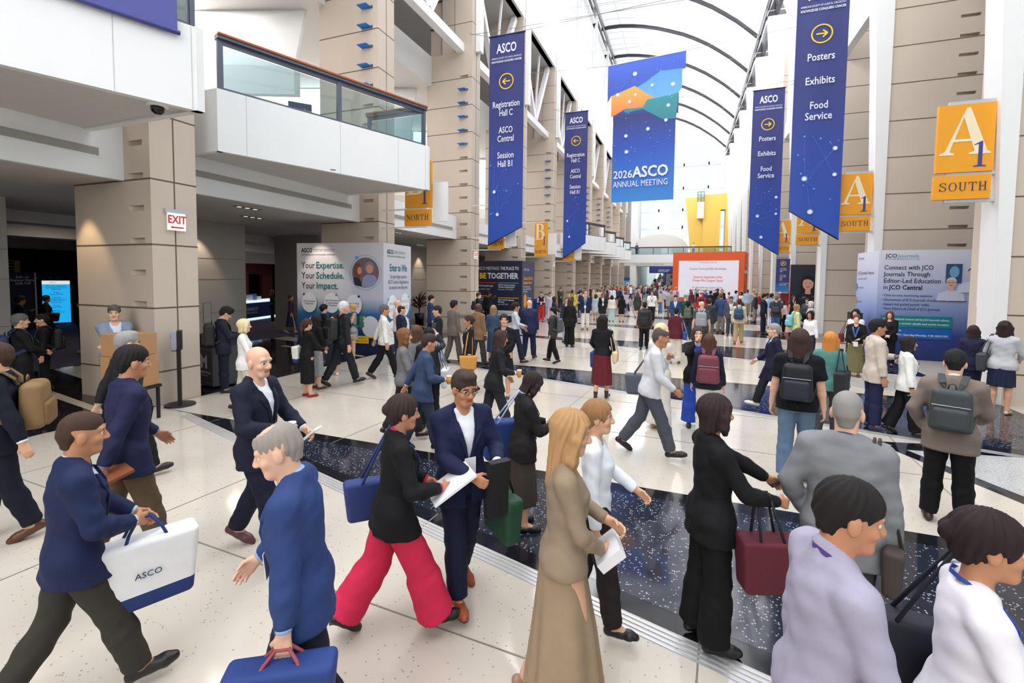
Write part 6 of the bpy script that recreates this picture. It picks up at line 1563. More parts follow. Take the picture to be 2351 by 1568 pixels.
# ================================================================ the people
B = person('man in black coat with blue backpack strap checking phone at the left edge', (-10.97, 4.51), 12.4, h=1.76, lod=1, seed=0, top=('coat', (26, 26, 30), -0.3), shirt=(40, 50, 80), hairc=(96, 92, 90), hairstyle='short', arms=('phone_low', 'phone_low'), skin='light')
backpack(B,(36,50,86),'blue-black backpack on the man in black coat at the left edge')
phone(B,'dark phone held by the man in black coat at the left edge',1)
B = person('man in dark navy suit cut off by the left edge, tan backpack on his back', (-5.92, 2.27), 216.0, h=1.82, lod=1, seed=3, top=('jacket', (22, 25, 40)), bottom=('trousers', (22, 25, 40)), shoe=('shoe', (90, 50, 30)), stride=0.5, arms=('fwd', 'back'), hairc=(66, 44, 32))
backpack(B,(134,104,68),'soft tan canvas backpack on the navy suit at the left edge',w=.34,hgt=.44,d=.18,pocket=(120,92,60),strap=(120,96,64))
B = person('man with dark cropped hair in pale blue shirt and navy jacket, lower left', (-3.25, 1.52), 23.9, h=1.70, lod=0, seed=5, top=('jacket', (30, 40, 80)), shirt=(186, 206, 220), bottom=('trousers', (58, 54, 48)), stride=0.8, arms=('carry', 'bent'), skin='tan', hairc=(66, 44, 32), hairstyle='buzz', lean=4)
tote(B,1,(232,232,234),'white tote with navy base carried low at the lower left',w=.50,hgt=.42,d=.16,base=(30,50,108),handle=(30,50,108),strap_to='hand',top_z=.10,x=.02,logo='ASCO')
B = person('man in navy blazer and brown trousers striding past the nearest pier', (-4.37, 2.42), 14.6, h=1.87, lod=0, seed=7, top=('jacket', (34, 38, 74), -0.16), shirt=(120, 134, 180), bottom=('trousers', (96, 78, 56)), shoe=('shoe', (140, 66, 34)), sole=(60, 40, 30), stride=0.55, arms=('back', 'fwd'), skin='tan', hairc=(24, 20, 20), lean=4)
papers(B,'brown leather folder held by the man in brown trousers',1,(120,66,36),size=(.15,.012,.20),tilt=20,name='folder',cat='folder')
B = person('grey-haired man with glasses in charcoal suit, behind the navy blazer man', (-6.25, 3.50), 9.2, h=1.78, lod=1, seed=9, top=('jacket', (40, 40, 44)), shirt=(200, 200, 196), hairc=(150, 148, 146), hairstyle='quiff', glasses=True, lanyard=(40, 60, 130), stride=0.6, arms=('down', 'back'), skin='fair')
B = person('man in pale blue-grey blazer with folded arms against the nearest pier', (-9.82, 5.33), 106.5, h=1.90, lod=1, seed=10, top=('jacket', (134, 146, 168), -0.14), shirt=(214, 218, 236), bottom=('trousers', (26, 26, 30)), arms=('crossed', 'crossed2'), hairc=(92, 88, 84), hairstyle='quiff', skin='fair', head=(18, 0, 0))
B = person('bald man in navy suit and white shirt walking with a paper cup', (-3.54, 2.99), 75.3, h=1.86, lod=0, seed=11, top=('jacket', (30, 34, 54), -0.15), shirt=(226, 228, 240), bottom=('trousers', (26, 30, 52)), shoe=('sneaker', (90, 50, 52)), sole=(200, 200, 200), stride=0.7, arms=('cup', 'bent'), skin='fair', hairc=(150, 148, 146), hairstyle='bald', head=(10, 6, 0))
cup(B,'white paper cup held by the bald man in navy suit',1)
papers(B,'folded white napkin in the hand of the bald man in navy suit',-1,size=(.06,.01,.08))
B = person('balding grey-haired man in bright blue suit, nearest the camera bottom left', (-1.78, 1.75), 237.8, h=1.76, lod=0, seed=14, top=('jacket', (44, 66, 124), -0.16), shirt=(150, 180, 232), bottom=('trousers', (30, 34, 50)), hairc=(150, 140, 134), hairstyle='thin', skin='fair', stride=0.6, arms=('fwd', 'down'), lean=6, head=(-8, 12, 0), badge=True)
tote(B,-1,(36,60,122),'navy tote hanging at the side of the man in bright blue suit',w=.44,hgt=.36,d=.14,handle=(150,70,76),strap_to='hand',top_z=.03,x=.03)
B = person('woman in black blazer and vivid pink wide trousers', (-1.87, 2.65), 45.9, h=1.69, lod=0, seed=16, sex='f', top=('blazer', (26, 26, 30), -0.14), shirt=(206, 36, 96), bottom=('wide', (228, 36, 78)), shoe=('heel', (24, 20, 22)), stride=0.85, arms=('cup', 'carry'), skin='tan', hairc=(50, 36, 32), hairstyle='tied', lanyard=(44, 70, 160), lean=5)
papers(B,'white leaflets held by the woman in pink trousers',1,size=(.13,.01,.17),tilt=35)
tote(B,-1,(44,62,118),'blue tote behind the woman in pink trousers',w=.40,hgt=.30,d=.12,x=.30,y=-.10,top_z=.12,handle=(44,62,118))
B = person('tall man in navy suit and white checked shirt with brown loafers', (-1.60, 3.16), 128.2, h=1.76, lod=0, seed=2, top=('jacket', (26, 34, 70), -0.16), shirt=(228, 230, 240), bottom=('trousers', (24, 30, 58)), shoe=('shoe', (150, 72, 36)), sole=(40, 24, 20), stride=0.5, arms=('phone_low', 'cup'), skin='tan', hairc=(58, 46, 40), hairstyle='quiff', glasses=True, badge=True, head=(-4, 8, 0))
cup(B,'paper cup with dark lid held by the tall man in navy suit',-1,(60,40,36))
tote(B,-1,(30,70,48),'dark green tote hanging low beside the tall man in navy suit',w=.40,hgt=.36,d=.14,strap_to='arm',x=.05,top_z=.32,handle=(24,26,30))
papers(B,'black coat folded over the arm of the tall man in navy suit',-1,(20,20,24),size=(.08,.03,.21),tilt=84,up=-.14,name='coat',cat='coat')
B = person('woman with long sandy hair in long mottled taupe dress', (-0.61, 2.49), 71.2, h=1.75, lod=0, seed=6, sex='f', top=('dress', (150, 128, 104), -0.04), bottom=('maxi', (158, 134, 106), 0.25), shoe=('flat', (150, 120, 96)), stride=0.5, arms=('clasp', 'carry'), skin='light', hairc=(176, 136, 92), hairstyle='long', head=(4, 8, 0))
papers(B,'small white clutch held by the woman in the taupe dress',1,(226,226,230),size=(.11,.03,.08),name='clutch',cat='bag')
B = person('woman in white blouse and black patterned trousers beside the taupe dress', (-0.57, 3.22), 85.0, h=1.63, lod=0, seed=8, sex='f', top=('blouse', (232, 236, 246)), bottom=('trousers', (42, 36, 36)), shoe=('sneaker', (24, 24, 28)), sole=(235, 235, 235), stride=0.5, arms=('down', 'bent'), skin='light', hairc=(150, 110, 72), hairstyle='tied')
B = person('woman with dark bob and black jacket reading her phone', (-1.49, 4.27), 53.4, h=1.58, lod=0, seed=9, sex='f', top=('jacket', (36, 32, 34), -0.12), shirt=(236, 236, 240), bottom=('midi', (74, 62, 54), 0.2), shoe=('flat', (26, 26, 30)), arms=('phone', 'phone'), skin='light', hairc=(40, 26, 26), hairstyle='bob', head=(0, 26, 0), lanyard=(44, 84, 170), badge=True, lean=4)
phone(B,'mauve phone read by the woman with dark bob',1,(96,70,84),tilt=30)
tote(B,-1,(34,62,122),'big blue tote on the shoulder of the woman with dark bob',w=.46,hgt=.40,d=.16,x=.25,y=-.12,top_z=.22,handle=(190,200,226))
B = person('woman in black trouser suit holding out a burgundy handbag', (0.19, 3.35), 71.3, h=1.72, lod=0, seed=12, sex='f', top=('blazer', (22, 22, 26), -0.14), shirt=(30, 30, 34), bottom=('flare', (18, 18, 20)), shoe=('shoe', (26, 22, 24)), stride=0.12, arms=('hook', 'reach'), skin='tan', hairc=(44, 28, 30), hairstyle='bob')
tote(B,1,(92,30,44),'burgundy leather handbag hanging from the forearm of the woman in black suit',w=.34,hgt=.34,d=.17,strap_to='arm',x=.03,y=.03,top_z=.26,handle=(30,32,44),soft=.02,name='handbag')
phone(B,'dark phone in the hand of the woman in black suit',-1)
B = person('grey-haired man in grey suit seen from behind, lower right', (0.96, 3.44), 19.6, h=1.80, lod=0, seed=15, top=('jacket', (128, 130, 136), -0.2), bottom=('trousers', (70, 72, 78)), arms=('down', 'pocket'), skin='fair', hairc=(140, 136, 132), hairstyle='buzz', build=1.1, shirt=(60, 70, 120), lanyard=(44, 70, 160))
tote(B,1,(74,62,58),'dark brown shoulder bag of the man in grey suit',w=.36,hgt=.30,d=.10,x=.26,y=.05,top_z=-.02,handle=(66,56,54))
B = person('dark-haired man in lilac shirt nearest the camera at lower right', (0.51, 2.01), 77.9, h=1.74, lod=0, seed=0, top=('shirt', (164, 158, 182), -0.08), bottom=('trousers', (40, 38, 60)), skin='tan', hairc=(22, 16, 16), hairstyle='short', stride=0.5, arms=('fwd', 'down'), lean=5, head=(8, 4, 0), lanyard=(90, 60, 140))
B = person('dark-haired woman in white blouse at the lower right corner', (1.00, 2.14), 98.0, h=1.66, lod=0, seed=1, sex='f', top=('blouse', (228, 224, 234)), bottom=('trousers', (26, 26, 30)), skin='tan', hairc=(34, 18, 20), hairstyle='tied', stride=0.5, arms=('bent', 'carry'), lanyard=(50, 80, 170), lean=3)
tote(B,-1,(30,32,44),'black shoulder bag of the woman in white blouse at the corner',w=.38,hgt=.30,d=.12,x=.24,y=-.08,top_z=.2)
B = person('man in taupe jacket wearing a sleek dark grey backpack', (2.57, 5.99), 25.2, h=1.81, lod=1, seed=3, top=('jacket', (128, 114, 104), -0.17), bottom=('trousers', (20, 20, 22)), shoe=('shoe', (46, 28, 26)), sole=(90, 50, 36), arms=('bent', 'pocket'), skin='fair', hairc=(20, 18, 20), hairstyle='short', stance=0.13, head=(0, 14, 0))
backpack(B,(62,68,70),'sleek dark grey-green backpack on the man in taupe jacket',w=.32,hgt=.42,d=.12)
B = person('woman in white blazer and black trousers, right of the beige blazer', (3.36, 9.24), 98.0, h=1.61, lod=1, seed=5, sex='f', top=('blazer', (238, 236, 234), -0.12), shirt=(40, 50, 80), bottom=('flare', (22, 22, 26)), shoe=('shoe', (26, 26, 30)), stride=0.5, arms=('down', 'down'), skin='tan', hairc=(30, 22, 24), hairstyle='long', lanyard=(40, 60, 110))
phone(B,'clear phone case in the hand of the woman in white blazer',1,(150,170,170))
B = person('man in beige blazer and navy trousers with blue shoes', (3.01, 9.48), 87.6, h=1.86, lod=1, seed=7, top=('jacket', (206, 192, 178), -0.16), shirt=(90, 110, 170), bottom=('trousers', (34, 40, 76)), shoe=('sneaker', (44, 58, 92)), sole=(220, 210, 200), arms=('down', 'phone'), skin='tan', hairc=(22, 20, 22), hairstyle='quiff', glasses=True)
papers(B,'grey tablet held by the man in beige blazer',-1,(120,120,128),size=(.10,.006,.14),tilt=60,name='tablet',cat='tablet')
B = person('long-haired person in black t-shirt and blue jeans with black backpack', (1.30, 6.53), 13.3, h=1.89, lod=1, seed=9, top=('tee', (20, 22, 28), -0.08), bottom=('jeans', (92, 118, 148)), shoe=('boot', (88, 66, 44)), stride=0.3, arms=('down', 'down'), skin='fair', hairc=(64, 44, 40), hairstyle='long', build=1.1)
backpack(B,(26,28,34),'plain black backpack on the person in blue jeans',w=.32,hgt=.44,d=.16,pocket=(40,44,56))
B = person('woman with long ginger hair and teal top', (2.09, 8.43), 25.9, h=1.70, lod=1, seed=11, sex='f', top=('sweater', (80, 140, 134), -0.1), bottom=('trousers', (60, 62, 70)), hairc=(206, 130, 62), hairstyle='long', stride=0.4, skin='fair')
tote(B,1,(34,36,42),'black sling bag of the woman with ginger hair',w=.42,hgt=.34,d=.14,x=.20,y=-.14,top_z=.25)
B = person('person in dark navy coat and white trainers walking left', (1.57, 10.02), 270.9, h=1.68, lod=1, seed=13, top=('coat', (30, 34, 62), -0.3), bottom=('trousers', (34, 36, 46)), shoe=('sneaker', (230, 222, 212)), sole=(235, 235, 235), stride=0.8, arms=('fwd', 'back'), hairc=(150, 148, 146), hairstyle='short', skin='fair')
B = person('balding man in pale grey shirt striding with a grey shoulder bag', (-0.47, 6.75), 85.1, h=1.84, lod=1, seed=14, top=('shirt', (214, 214, 222), -0.08), bottom=('trousers', (76, 80, 94)), shoe=('sneaker', (22, 22, 24)), sole=(30, 30, 30), stride=0.85, arms=('bent', 'strap'), skin='tan', hairc=(90, 76, 70), hairstyle='thin', lean=10, build=1.12)
tote(B,-1,(82,88,100),'grey-blue messenger bag behind the man in pale grey shirt',w=.38,hgt=.30,d=.16,x=.17,y=-.14,top_z=.16)
B = person('woman with long platinum hair in white blouse and cream trousers', (-0.40, 8.02), 37.2, h=1.77, lod=1, seed=16, sex='f', top=('blouse', (230, 224, 216)), bottom=('wide', (232, 226, 216)), shoe=('flat', (214, 186, 140)), arms=('phone', 'down'), skin='fair', hairc=(226, 206, 168), hairstyle='long')
B = person('woman in black blazer and royal blue top with a hand over her face', (0.18, 8.43), 173.2, h=1.71, lod=1, seed=0, sex='f', top=('blazer', (22, 22, 26), -0.16), shirt=(34, 72, 190), bottom=('wide', (40, 78, 196)), shoe=('shoe', (30, 40, 60)), arms=('face', 'down'), skin='fair', hairc=(70, 52, 44), hairstyle='bob', lanyard=(40, 90, 200), badge=True)
phone(B,'black phone held low by the woman covering her face',-1)
B = person('brown-haired person in navy jacket with maroon backpack and cream trousers', (0.34, 7.94), 2.4, h=1.63, lod=1, seed=2, sex='f', top=('sweater', (30, 34, 56), -0.1), bottom=('trousers', (226, 218, 208)), shoe=('sneaker', (40, 44, 52)), stride=0.3, arms=('down', 'down'), skin='light', hairc=(82, 54, 42), hairstyle='long')
backpack(B,(116,56,66),'maroon backpack on the brown-haired person in navy',w=.32,hgt=.44,d=.16)
B = person('woman in black top and dark red wide culottes walking away', (-1.62, 9.57), 358.4, h=1.74, lod=1, seed=4, sex='f', top=('blouse', (28, 28, 34)), bottom=('midi', (108, 32, 42), 0.21), shoe=('boot', (40, 28, 26)), stride=0.3, arms=('down', 'bent'), skin='light', hairc=(26, 20, 22), hairstyle='long', head=(-30, 0, 0))
tote(B,1,(220,196,160),'beige round shoulder bag of the woman in dark red culottes',w=.30,hgt=.24,d=.12,x=.27,y=.0,top_z=.10,soft=.05)
tote(B,-1,(40,68,130),'blue and white tote of the woman in dark red culottes',w=.36,hgt=.34,d=.12,strap_to='hand',x=.05,top_z=.04,base=(34,54,110))
B = person('person with short black hair in burgundy jacket and beige trousers', (-0.30, 14.60), 2.8, h=1.67, lod=2, seed=7, top=('jacket', (98, 34, 46), -0.14), bottom=('flare', (214, 202, 184)), shoe=('sneaker', (90, 80, 76)), skin='light', hairc=(24, 20, 20), hairstyle='short', sex='f')
tote(B,1,(44,76,140),'blue and white tote on the shoulder of the burgundy jacket',w=.36,hgt=.32,d=.12,x=.26,top_z=.10,base=(230,230,234),handle=(150,170,210))
B = person('bald man in charcoal t-shirt with light grey backpack', (0.45, 16.51), 3.6, h=1.80, lod=2, seed=9, top=('tee', (74, 76, 82), -0.1), bottom=('trousers', (60, 60, 66)), hairstyle='bald', skin='fair', build=1.12)
backpack(B,(150,152,160),'light grey backpack on the bald man in charcoal',w=.34,hgt=.46,d=.18)
B = person('man in dark grey jacket just behind the bald man with grey backpack', (0.81, 19.57), 14.4, h=1.78, lod=2, seed=11, top=('jacket', (56, 60, 68), -0.12), bottom=('trousers', (110, 106, 100)), hairc=(66, 44, 32), skin='fair')
B = person('man in dark brown shirt with large black backpack', (-1.41, 17.02), 357.3, h=1.68, lod=2, seed=12, top=('shirt', (72, 58, 56), -0.14), bottom=('trousers', (24, 24, 28)), stride=0.3, hairc=(24, 20, 20), skin='tan')
backpack(B,(30,34,38),'large black backpack on the man in dark brown shirt',w=.34,hgt=.50,d=.20)
B = person('guard in short-sleeved white uniform shirt facing the camera', (-1.95, 28.18), 178.0, h=1.84, lod=2, seed=14, top=('polo', (238, 238, 242), -0.04), bottom=('trousers', (30, 34, 40)), hairc=(80, 76, 74), skin='fair', lanyard=(110, 110, 120), badge=True)
B = person('man in cream shirt and khaki trousers with blue backpack walking away', (1.90, 20.03), 9.4, h=1.76, lod=2, seed=15, top=('shirt', (222, 206, 174), -0.12), bottom=('trousers', (186, 160, 112)), shoe=('shoe', (150, 80, 46)), stride=0.5, hairc=(66, 44, 32), skin='light')
backpack(B,(46,84,116),'teal-blue backpack with tan base on the man in khaki',w=.32,hgt=.44,d=.15,pocket=(40,70,100))
B = person('man in dark navy suit standing in profile right of the orange wall', (3.35, 24.43), 85.8, h=1.89, lod=2, seed=0, top=('jacket', (28, 32, 56), -0.15), bottom=('trousers', (28, 32, 56)), shoe=('shoe', (26, 26, 30)), hairc=(24, 20, 20), skin='light')
B = person('man in light blue shirt holding a phone to his ear', (4.10, 27.41), 58.5, h=1.84, lod=2, seed=1, top=('shirt', (130, 160, 200), -0.06), bottom=('trousers', (206, 208, 222)), shoe=('sneaker', (40, 44, 52)), arms=('ear', 'down'), hairc=(24, 20, 20), skin='tan')
B = person('man in charcoal t-shirt and jeans with slung grey bag', (3.81, 24.13), 11.0, h=1.83, lod=2, seed=2, top=('tee', (66, 68, 76), -0.08), bottom=('jeans', (70, 100, 150)), hairc=(110, 90, 76), hairstyle='buzz', skin='fair', build=1.12)
backpack(B,(56,58,64),'grey and black sling pack on the man in jeans',w=.34,hgt=.30,d=.14,drop=.06,strap=(30,32,36))
B = person('woman in pale pink top half hidden behind the coral panel group', (4.22, 25.11), 204.6, h=1.62, lod=2, seed=4, sex='f', top=('blouse', (236, 200, 206)), bottom=('trousers', (26, 26, 30)), hairc=(24, 20, 20), hairstyle='mid', skin='light')
B = person('woman with honey curls in pale yellow jacket and turquoise backpack', (3.63, 18.90), 82.9, h=1.68, lod=2, seed=5, sex='f', top=('jacket', (236, 226, 160), -0.14), shirt=(220, 220, 226), bottom=('trousers', (60, 80, 120)), hairc=(160, 116, 72), hairstyle='wavy', skin='fair', glasses=True, arms=('down', 'bent'))
backpack(B,(130,206,212),'turquoise backpack on the woman in pale yellow jacket',w=.30,hgt=.40,d=.16,drop=.05)
B = person('black-haired woman in white top facing the yellow jacket woman', (3.45, 16.05), 227.1, h=1.62, lod=2, seed=7, sex='f', top=('blouse', (228, 226, 232)), bottom=('trousers', (44, 46, 56)), hairc=(22, 20, 22), hairstyle='mid', skin='tan')
B = person('white-haired person in grey beside the yellow jacket woman', (4.63, 21.61), 262.1, h=1.70, lod=2, seed=8, top=('sweater', (176, 178, 188)), bottom=('trousers', (50, 56, 70)), hairc=(206, 206, 204), hairstyle='bob', sex='f', skin='fair')
B = person('woman with auburn bob and white lanyard before the dark portrait panel', (5.80, 31.20), 160.5, h=1.66, lod=2, seed=9, sex='f', top=('tee', (34, 36, 44)), bottom=('trousers', (26, 26, 30)), hairc=(100, 50, 40), hairstyle='bob', lanyard=(236, 236, 240), skin='light')
B = person('man in navy suit from behind before the dark portrait panel', (6.32, 31.20), 21.5, h=1.80, lod=2, seed=10, top=('jacket', (30, 34, 54)), bottom=('trousers', (30, 34, 54)), hairc=(24, 20, 20), skin='light')
B = person('woman with tied brown hair facing camera before the portrait panel', (5.41, 26.01), 201.7, h=1.68, lod=2, seed=11, sex='f', top=('blouse', (70, 74, 88)), bottom=('trousers', (26, 26, 30)), hairc=(66, 44, 32), hairstyle='tied', skin='light')
B = person('man in slate blue jacket with black backpack before the portrait panel', (5.93, 27.18), 52.3, h=1.76, lod=2, seed=12, top=('jacket', (64, 84, 130)), bottom=('trousers', (50, 60, 80)), hairc=(24, 20, 20), skin='dark')
backpack(B,(36,40,48),'black backpack on the slate blue jacket by the portrait panel')
B = person('woman in black jumper and long olive skirt smiling with a badge', (4.19, 14.63), 202.0, h=1.64, lod=2, seed=14, sex='f', top=('sweater', (24, 24, 28), 0.0), bottom=('maxi', (112, 106, 66), 0.23), shoe=('heel', (90, 50, 40)), arms=('clasp', 'carry'), skin='fair', hairc=(96, 66, 50), hairstyle='tied', glasses=True, lanyard=(50, 110, 190))
papers(B,'white badge card held by the woman in olive skirt',1,size=(.05,.004,.07),tilt=70,name='badge_card',cat='badge')
B = person('black-haired woman with burgundy bag half hidden behind the olive skirt woman', (4.52, 15.87), 215.9, h=1.72, lod=2, seed=16, sex='f', top=('blouse', (228, 228, 234)), bottom=('trousers', (40, 44, 70)), hairc=(22, 20, 22), hairstyle='mid', skin='light')
tote(B,1,(98,36,50),'burgundy bag of the half hidden black-haired woman',w=.32,hgt=.26,d=.12,x=.30,top_z=.10)
B = person('woman with long brown hair in black blazer smiling by the JCO kiosk', (5.64, 16.83), 206.5, h=1.65, lod=2, seed=1, sex='f', top=('blazer', (24, 24, 28), -0.12), shirt=(30, 30, 34), bottom=('trousers', (24, 24, 28)), arms=('clasp', 'clasp'), hairc=(90, 58, 44), hairstyle='long', skin='fair')
B = person('man in flat cap and navy coat with a blue shoulder bag', (8.30, 18.97), 55.6, h=1.78, lod=2, seed=2, top=('coat', (36, 46, 76), -0.22), bottom=('trousers', (24, 26, 34)), hairc=(66, 44, 32), hairstyle='short', cap=(44, 56, 76), skin='fair', arms=('down', 'bent'))
tote(B,-1,(30,36,70),'navy messenger bag of the man in flat cap',w=.34,hgt=.28,d=.12,x=.26,top_z=.05)
B = person('woman with dark hair and green bag strap facing the flat cap man', (10.03, 22.45), 219.1, h=1.72, lod=2, seed=4, sex='f', top=('tee', (26, 26, 30)), bottom=('trousers', (30, 30, 34)), hairc=(24, 20, 20), hairstyle='mid', skin='brown', lanyard=(50, 110, 190), arms=('phone', 'down'))
phone(B,'phone held by the woman facing the flat cap man',1,(120,124,130))
B = person('woman with dark wavy hair in navy peplum jacket and navy skirt', (5.44, 12.07), 26.3, h=1.64, lod=1, seed=6, sex='f', top=('sweater', (36, 36, 66), -0.14), bottom=('pencil', (28, 30, 56)), hairc=(46, 28, 28), hairstyle='wavy', skin='light')
B = person('woman with long dark hair in grey jumper and navy skirt', (5.68, 11.58), 34.1, h=1.78, lod=1, seed=7, sex='f', top=('sweater', (186, 188, 194), -0.08), bottom=('skirt', (30, 40, 70), 0.19), shoe=('flat', (196, 176, 150)), hairc=(42, 26, 26), hairstyle='long', skin='light', arms=('bent', 'bent'))
tote(B,-1,(62,66,72),'dark grey leather tote of the woman in grey jumper',w=.38,hgt=.36,d=.14,x=.27,top_z=.20,soft=.04)
B = person('woman in black with glasses cut by the right edge, white shoes', (6.73, 13.19), 262.0, h=1.56, lod=2, seed=9, sex='f', top=('sweater', (24, 24, 28)), bottom=('trousers', (34, 36, 48)), shoe=('sneaker', (230, 230, 230)), hairc=(28, 22, 22), hairstyle='tied', glasses=True, skin='light')
B = person('young man in navy suit with black backpack reading his phone by the bin', (-9.17, 6.95), 33.2, h=1.82, lod=1, seed=10, top=('jacket', (30, 34, 54), -0.13), bottom=('trousers', (26, 28, 46)), shoe=('shoe', (26, 26, 30)), shirt=(206, 214, 236), arms=('phone', 'phone'), skin='light', hairc=(18, 16, 18), hairstyle='full', glasses=True, head=(0, 28, 0))
backpack(B,(28,28,30),'black backpack on the young man reading by the bin',w=.32,hgt=.46,d=.20)
phone(B,'phone read by the young man by the bin',1)
B = person('woman with pale blonde hair in white blouse near the bin', (-7.51, 6.09), 44.1, h=1.68, lod=1, seed=13, sex='f', top=('blouse', (238, 236, 232), -0.12), bottom=('trousers', (210, 200, 190)), hairc=(226, 206, 166), hairstyle='bob', skin='fair', stride=0.5, arms=('bent', 'carry'))
B = person('woman with ponytail, black top and red flats carrying a white tote', (-7.29, 7.36), 13.2, h=1.61, lod=1, seed=14, sex='f', top=('sweater', (22, 22, 26), -0.02), bottom=('midi', (24, 24, 28), 0.17), shoe=('flat', (150, 24, 34)), hairc=(62, 36, 32), hairstyle='pony', skin='light', arms=('bent', 'down'))
tote(B,-1,(228,226,218),'white canvas tote with navy base on the ponytail woman',w=.46,hgt=.34,d=.14,x=.25,y=.0,top_z=.22,base=(40,62,116),handle=(40,62,116),logo='ASCO',rot=30)
B = person('woman with black hair and glasses in floral skirt next to the ponytail woman', (-7.62, 7.96), 18.3, h=1.65, lod=1, seed=16, sex='f', top=('sweater', (24, 24, 28), -0.02), bottom=('midi', (150, 150, 156), 0.17), shoe=('flat', (70, 56, 52)), hairc=(20, 18, 20), hairstyle='long', glasses=True, skin='light', arms=('clasp', 'clasp'))
B = person('woman in black top and polka dot skirt in profile by the blue kiosk', (-9.54, 10.26), 32.1, h=1.70, lod=2, seed=0, sex='f', top=('sweater', (24, 24, 28), -0.02), bottom=('maxi', (52, 52, 58), 0.18), shoe=('flat', (26, 26, 30)), hairc=(24, 20, 22), hairstyle='tied', skin='light', arms=('phone', 'down'))
B = person('tall woman with long dark hair and glasses against the blue kiosk', (-11.89, 13.01), 152.6, h=1.72, lod=2, seed=1, sex='f', top=('sweater', (24, 24, 28)), bottom=('trousers', (26, 26, 30)), hairc=(30, 22, 22), hairstyle='long', glasses=True, lanyard=(50, 110, 190), skin='light', arms=('phone', 'bent'))
B = person('woman in navy skirt and white shoes mostly behind the grey-haired walker', (-8.35, 9.27), 140.0, h=1.53, lod=1, seed=2, sex='f', top=('sweater', (40, 44, 56)), bottom=('midi', (32, 36, 58), 0.22), shoe=('flat', (236, 232, 226)), hairc=(28, 22, 22), hairstyle='tied', glasses=True, skin='light')
B = person('grey-haired man in black with black backpack striding past the blue kiosk', (-7.31, 8.39), 21.2, h=1.92, lod=1, seed=3, top=('sweater', (34, 36, 42), -0.06), bottom=('trousers', (34, 36, 42)), shoe=('shoe', (28, 28, 30)), stride=0.8, arms=('down', 'bent'), hairc=(206, 204, 204), hairstyle='short', skin='light', lean=4)
backpack(B,(34,34,36),'bulky black backpack on the striding grey-haired man',w=.34,hgt=.48,d=.20)
B = person('blonde woman in grey tweed dress with green backpack', (-9.09, 10.92), 222.2, h=1.70, lod=2, seed=5, sex='f', top=('sleeveless', (150, 152, 160), -0.04), bottom=('mini', (146, 148, 156), 0.18), shoe=('sneaker', (236, 236, 236)), sole=(235, 235, 235), hairc=(196, 160, 110), hairstyle='bun', skin='light', arms=('phone', 'phone'))
backpack(B,(34,84,64),'dark green backpack on the woman in grey dress',w=.28,hgt=.36,d=.12)
phone(B,'phone of the woman in grey dress',1)
B = person('grey-haired man in white shirt and black trousers walking right', (-6.85, 9.35), 48.8, h=1.81, lod=1, seed=8, top=('shirt', (226, 224, 216), -0.1), bottom=('trousers', (22, 22, 26)), shoe=('shoe', (60, 50, 46)), stride=0.8, arms=('down', 'back'), hairc=(96, 92, 88), hairstyle='short', skin='tan', build=1.08)
B = person('man in dark blue blazer beside the Enter to Win panel', (-7.19, 10.56), 37.7, h=1.72, lod=1, seed=9, top=('jacket', (40, 46, 72)), bottom=('trousers', (40, 42, 54)), hairc=(48, 40, 38), hairstyle='thin', shirt=(140, 160, 206), skin='light')
B = person('bald man with glasses and pink shirt close to the Enter to Win panel', (-7.88, 11.38), 53.3, h=1.82, lod=2, seed=10, top=('shirt', (232, 206, 208)), bottom=('trousers', (50, 52, 64)), hairstyle='bald', glasses=True, skin='fair')
B = person('man in bright navy suit walking right before the tan pier', (-8.68, 14.62), 54.3, h=1.82, lod=2, seed=11, top=('jacket', (44, 62, 110)), bottom=('trousers', (36, 44, 76)), stride=0.6, hairc=(24, 20, 20), skin='light')
B = person('dark-haired man in black looking left before the tan pier', (-5.95, 10.34), 238.1, h=1.76, lod=1, seed=12, top=('sweater', (30, 32, 40)), bottom=('trousers', (26, 26, 30)), hairc=(34, 26, 24), skin='light')
B = person('man in brownish grey suit walking away by the tan pier', (-6.33, 11.93), 27.1, h=1.80, lod=2, seed=13, top=('jacket', (112, 102, 96), -0.16), bottom=('trousers', (90, 82, 76)), stride=0.5, hairc=(24, 20, 20), hairstyle='full', skin='tan', glasses=True)
B = person('woman with long brown hair in striped grey top, mid crowd left', (-4.29, 6.74), 347.5, h=1.66, lod=1, seed=14, sex='f', top=('blouse', (128, 128, 140)), bottom=('trousers', (60, 52, 50)), hairc=(96, 66, 48), hairstyle='long', skin='light', stride=0.4)
B = person('woman with copper brown hair in knitted grey top walking right', (-4.05, 6.02), 54.1, h=1.70, lod=1, seed=15, sex='f', top=('sweater', (120, 118, 120)), bottom=('trousers', (44, 42, 46)), hairc=(124, 82, 50), hairstyle='mid', skin='light', stride=0.7, arms=('carry', 'fwd'))
B = person('person with black hair raising a phone to take a picture', (-3.94, 6.58), 339.1, h=1.66, lod=1, seed=16, sex='f', top=('jacket', (40, 44, 56)), bottom=('trousers', (34, 36, 44)), hairc=(18, 18, 20), hairstyle='short', arms=('camera', 'bent'), skin='light')
phone(B,'black phone raised to take a picture',1,(30,34,44),tilt=85)
tote(B,1,(230,230,232),'white tote of the person raising a phone',w=.36,hgt=.32,d=.10,x=.26,y=.02,top_z=.14,handle=(150,156,180))
B = person('man in steel blue suit walking right with an orange drink, mid left', (-3.53, 5.69), 49.1, h=1.67, lod=1, seed=2, top=('jacket', (56, 74, 110), -0.16), bottom=('trousers', (48, 56, 76)), stride=0.6, arms=('cup', 'back'), hairc=(58, 42, 38), hairstyle='short', skin='tan', lean=8)
cup(B,'orange banded cup held by the man in steel blue suit',1,(220,150,50))
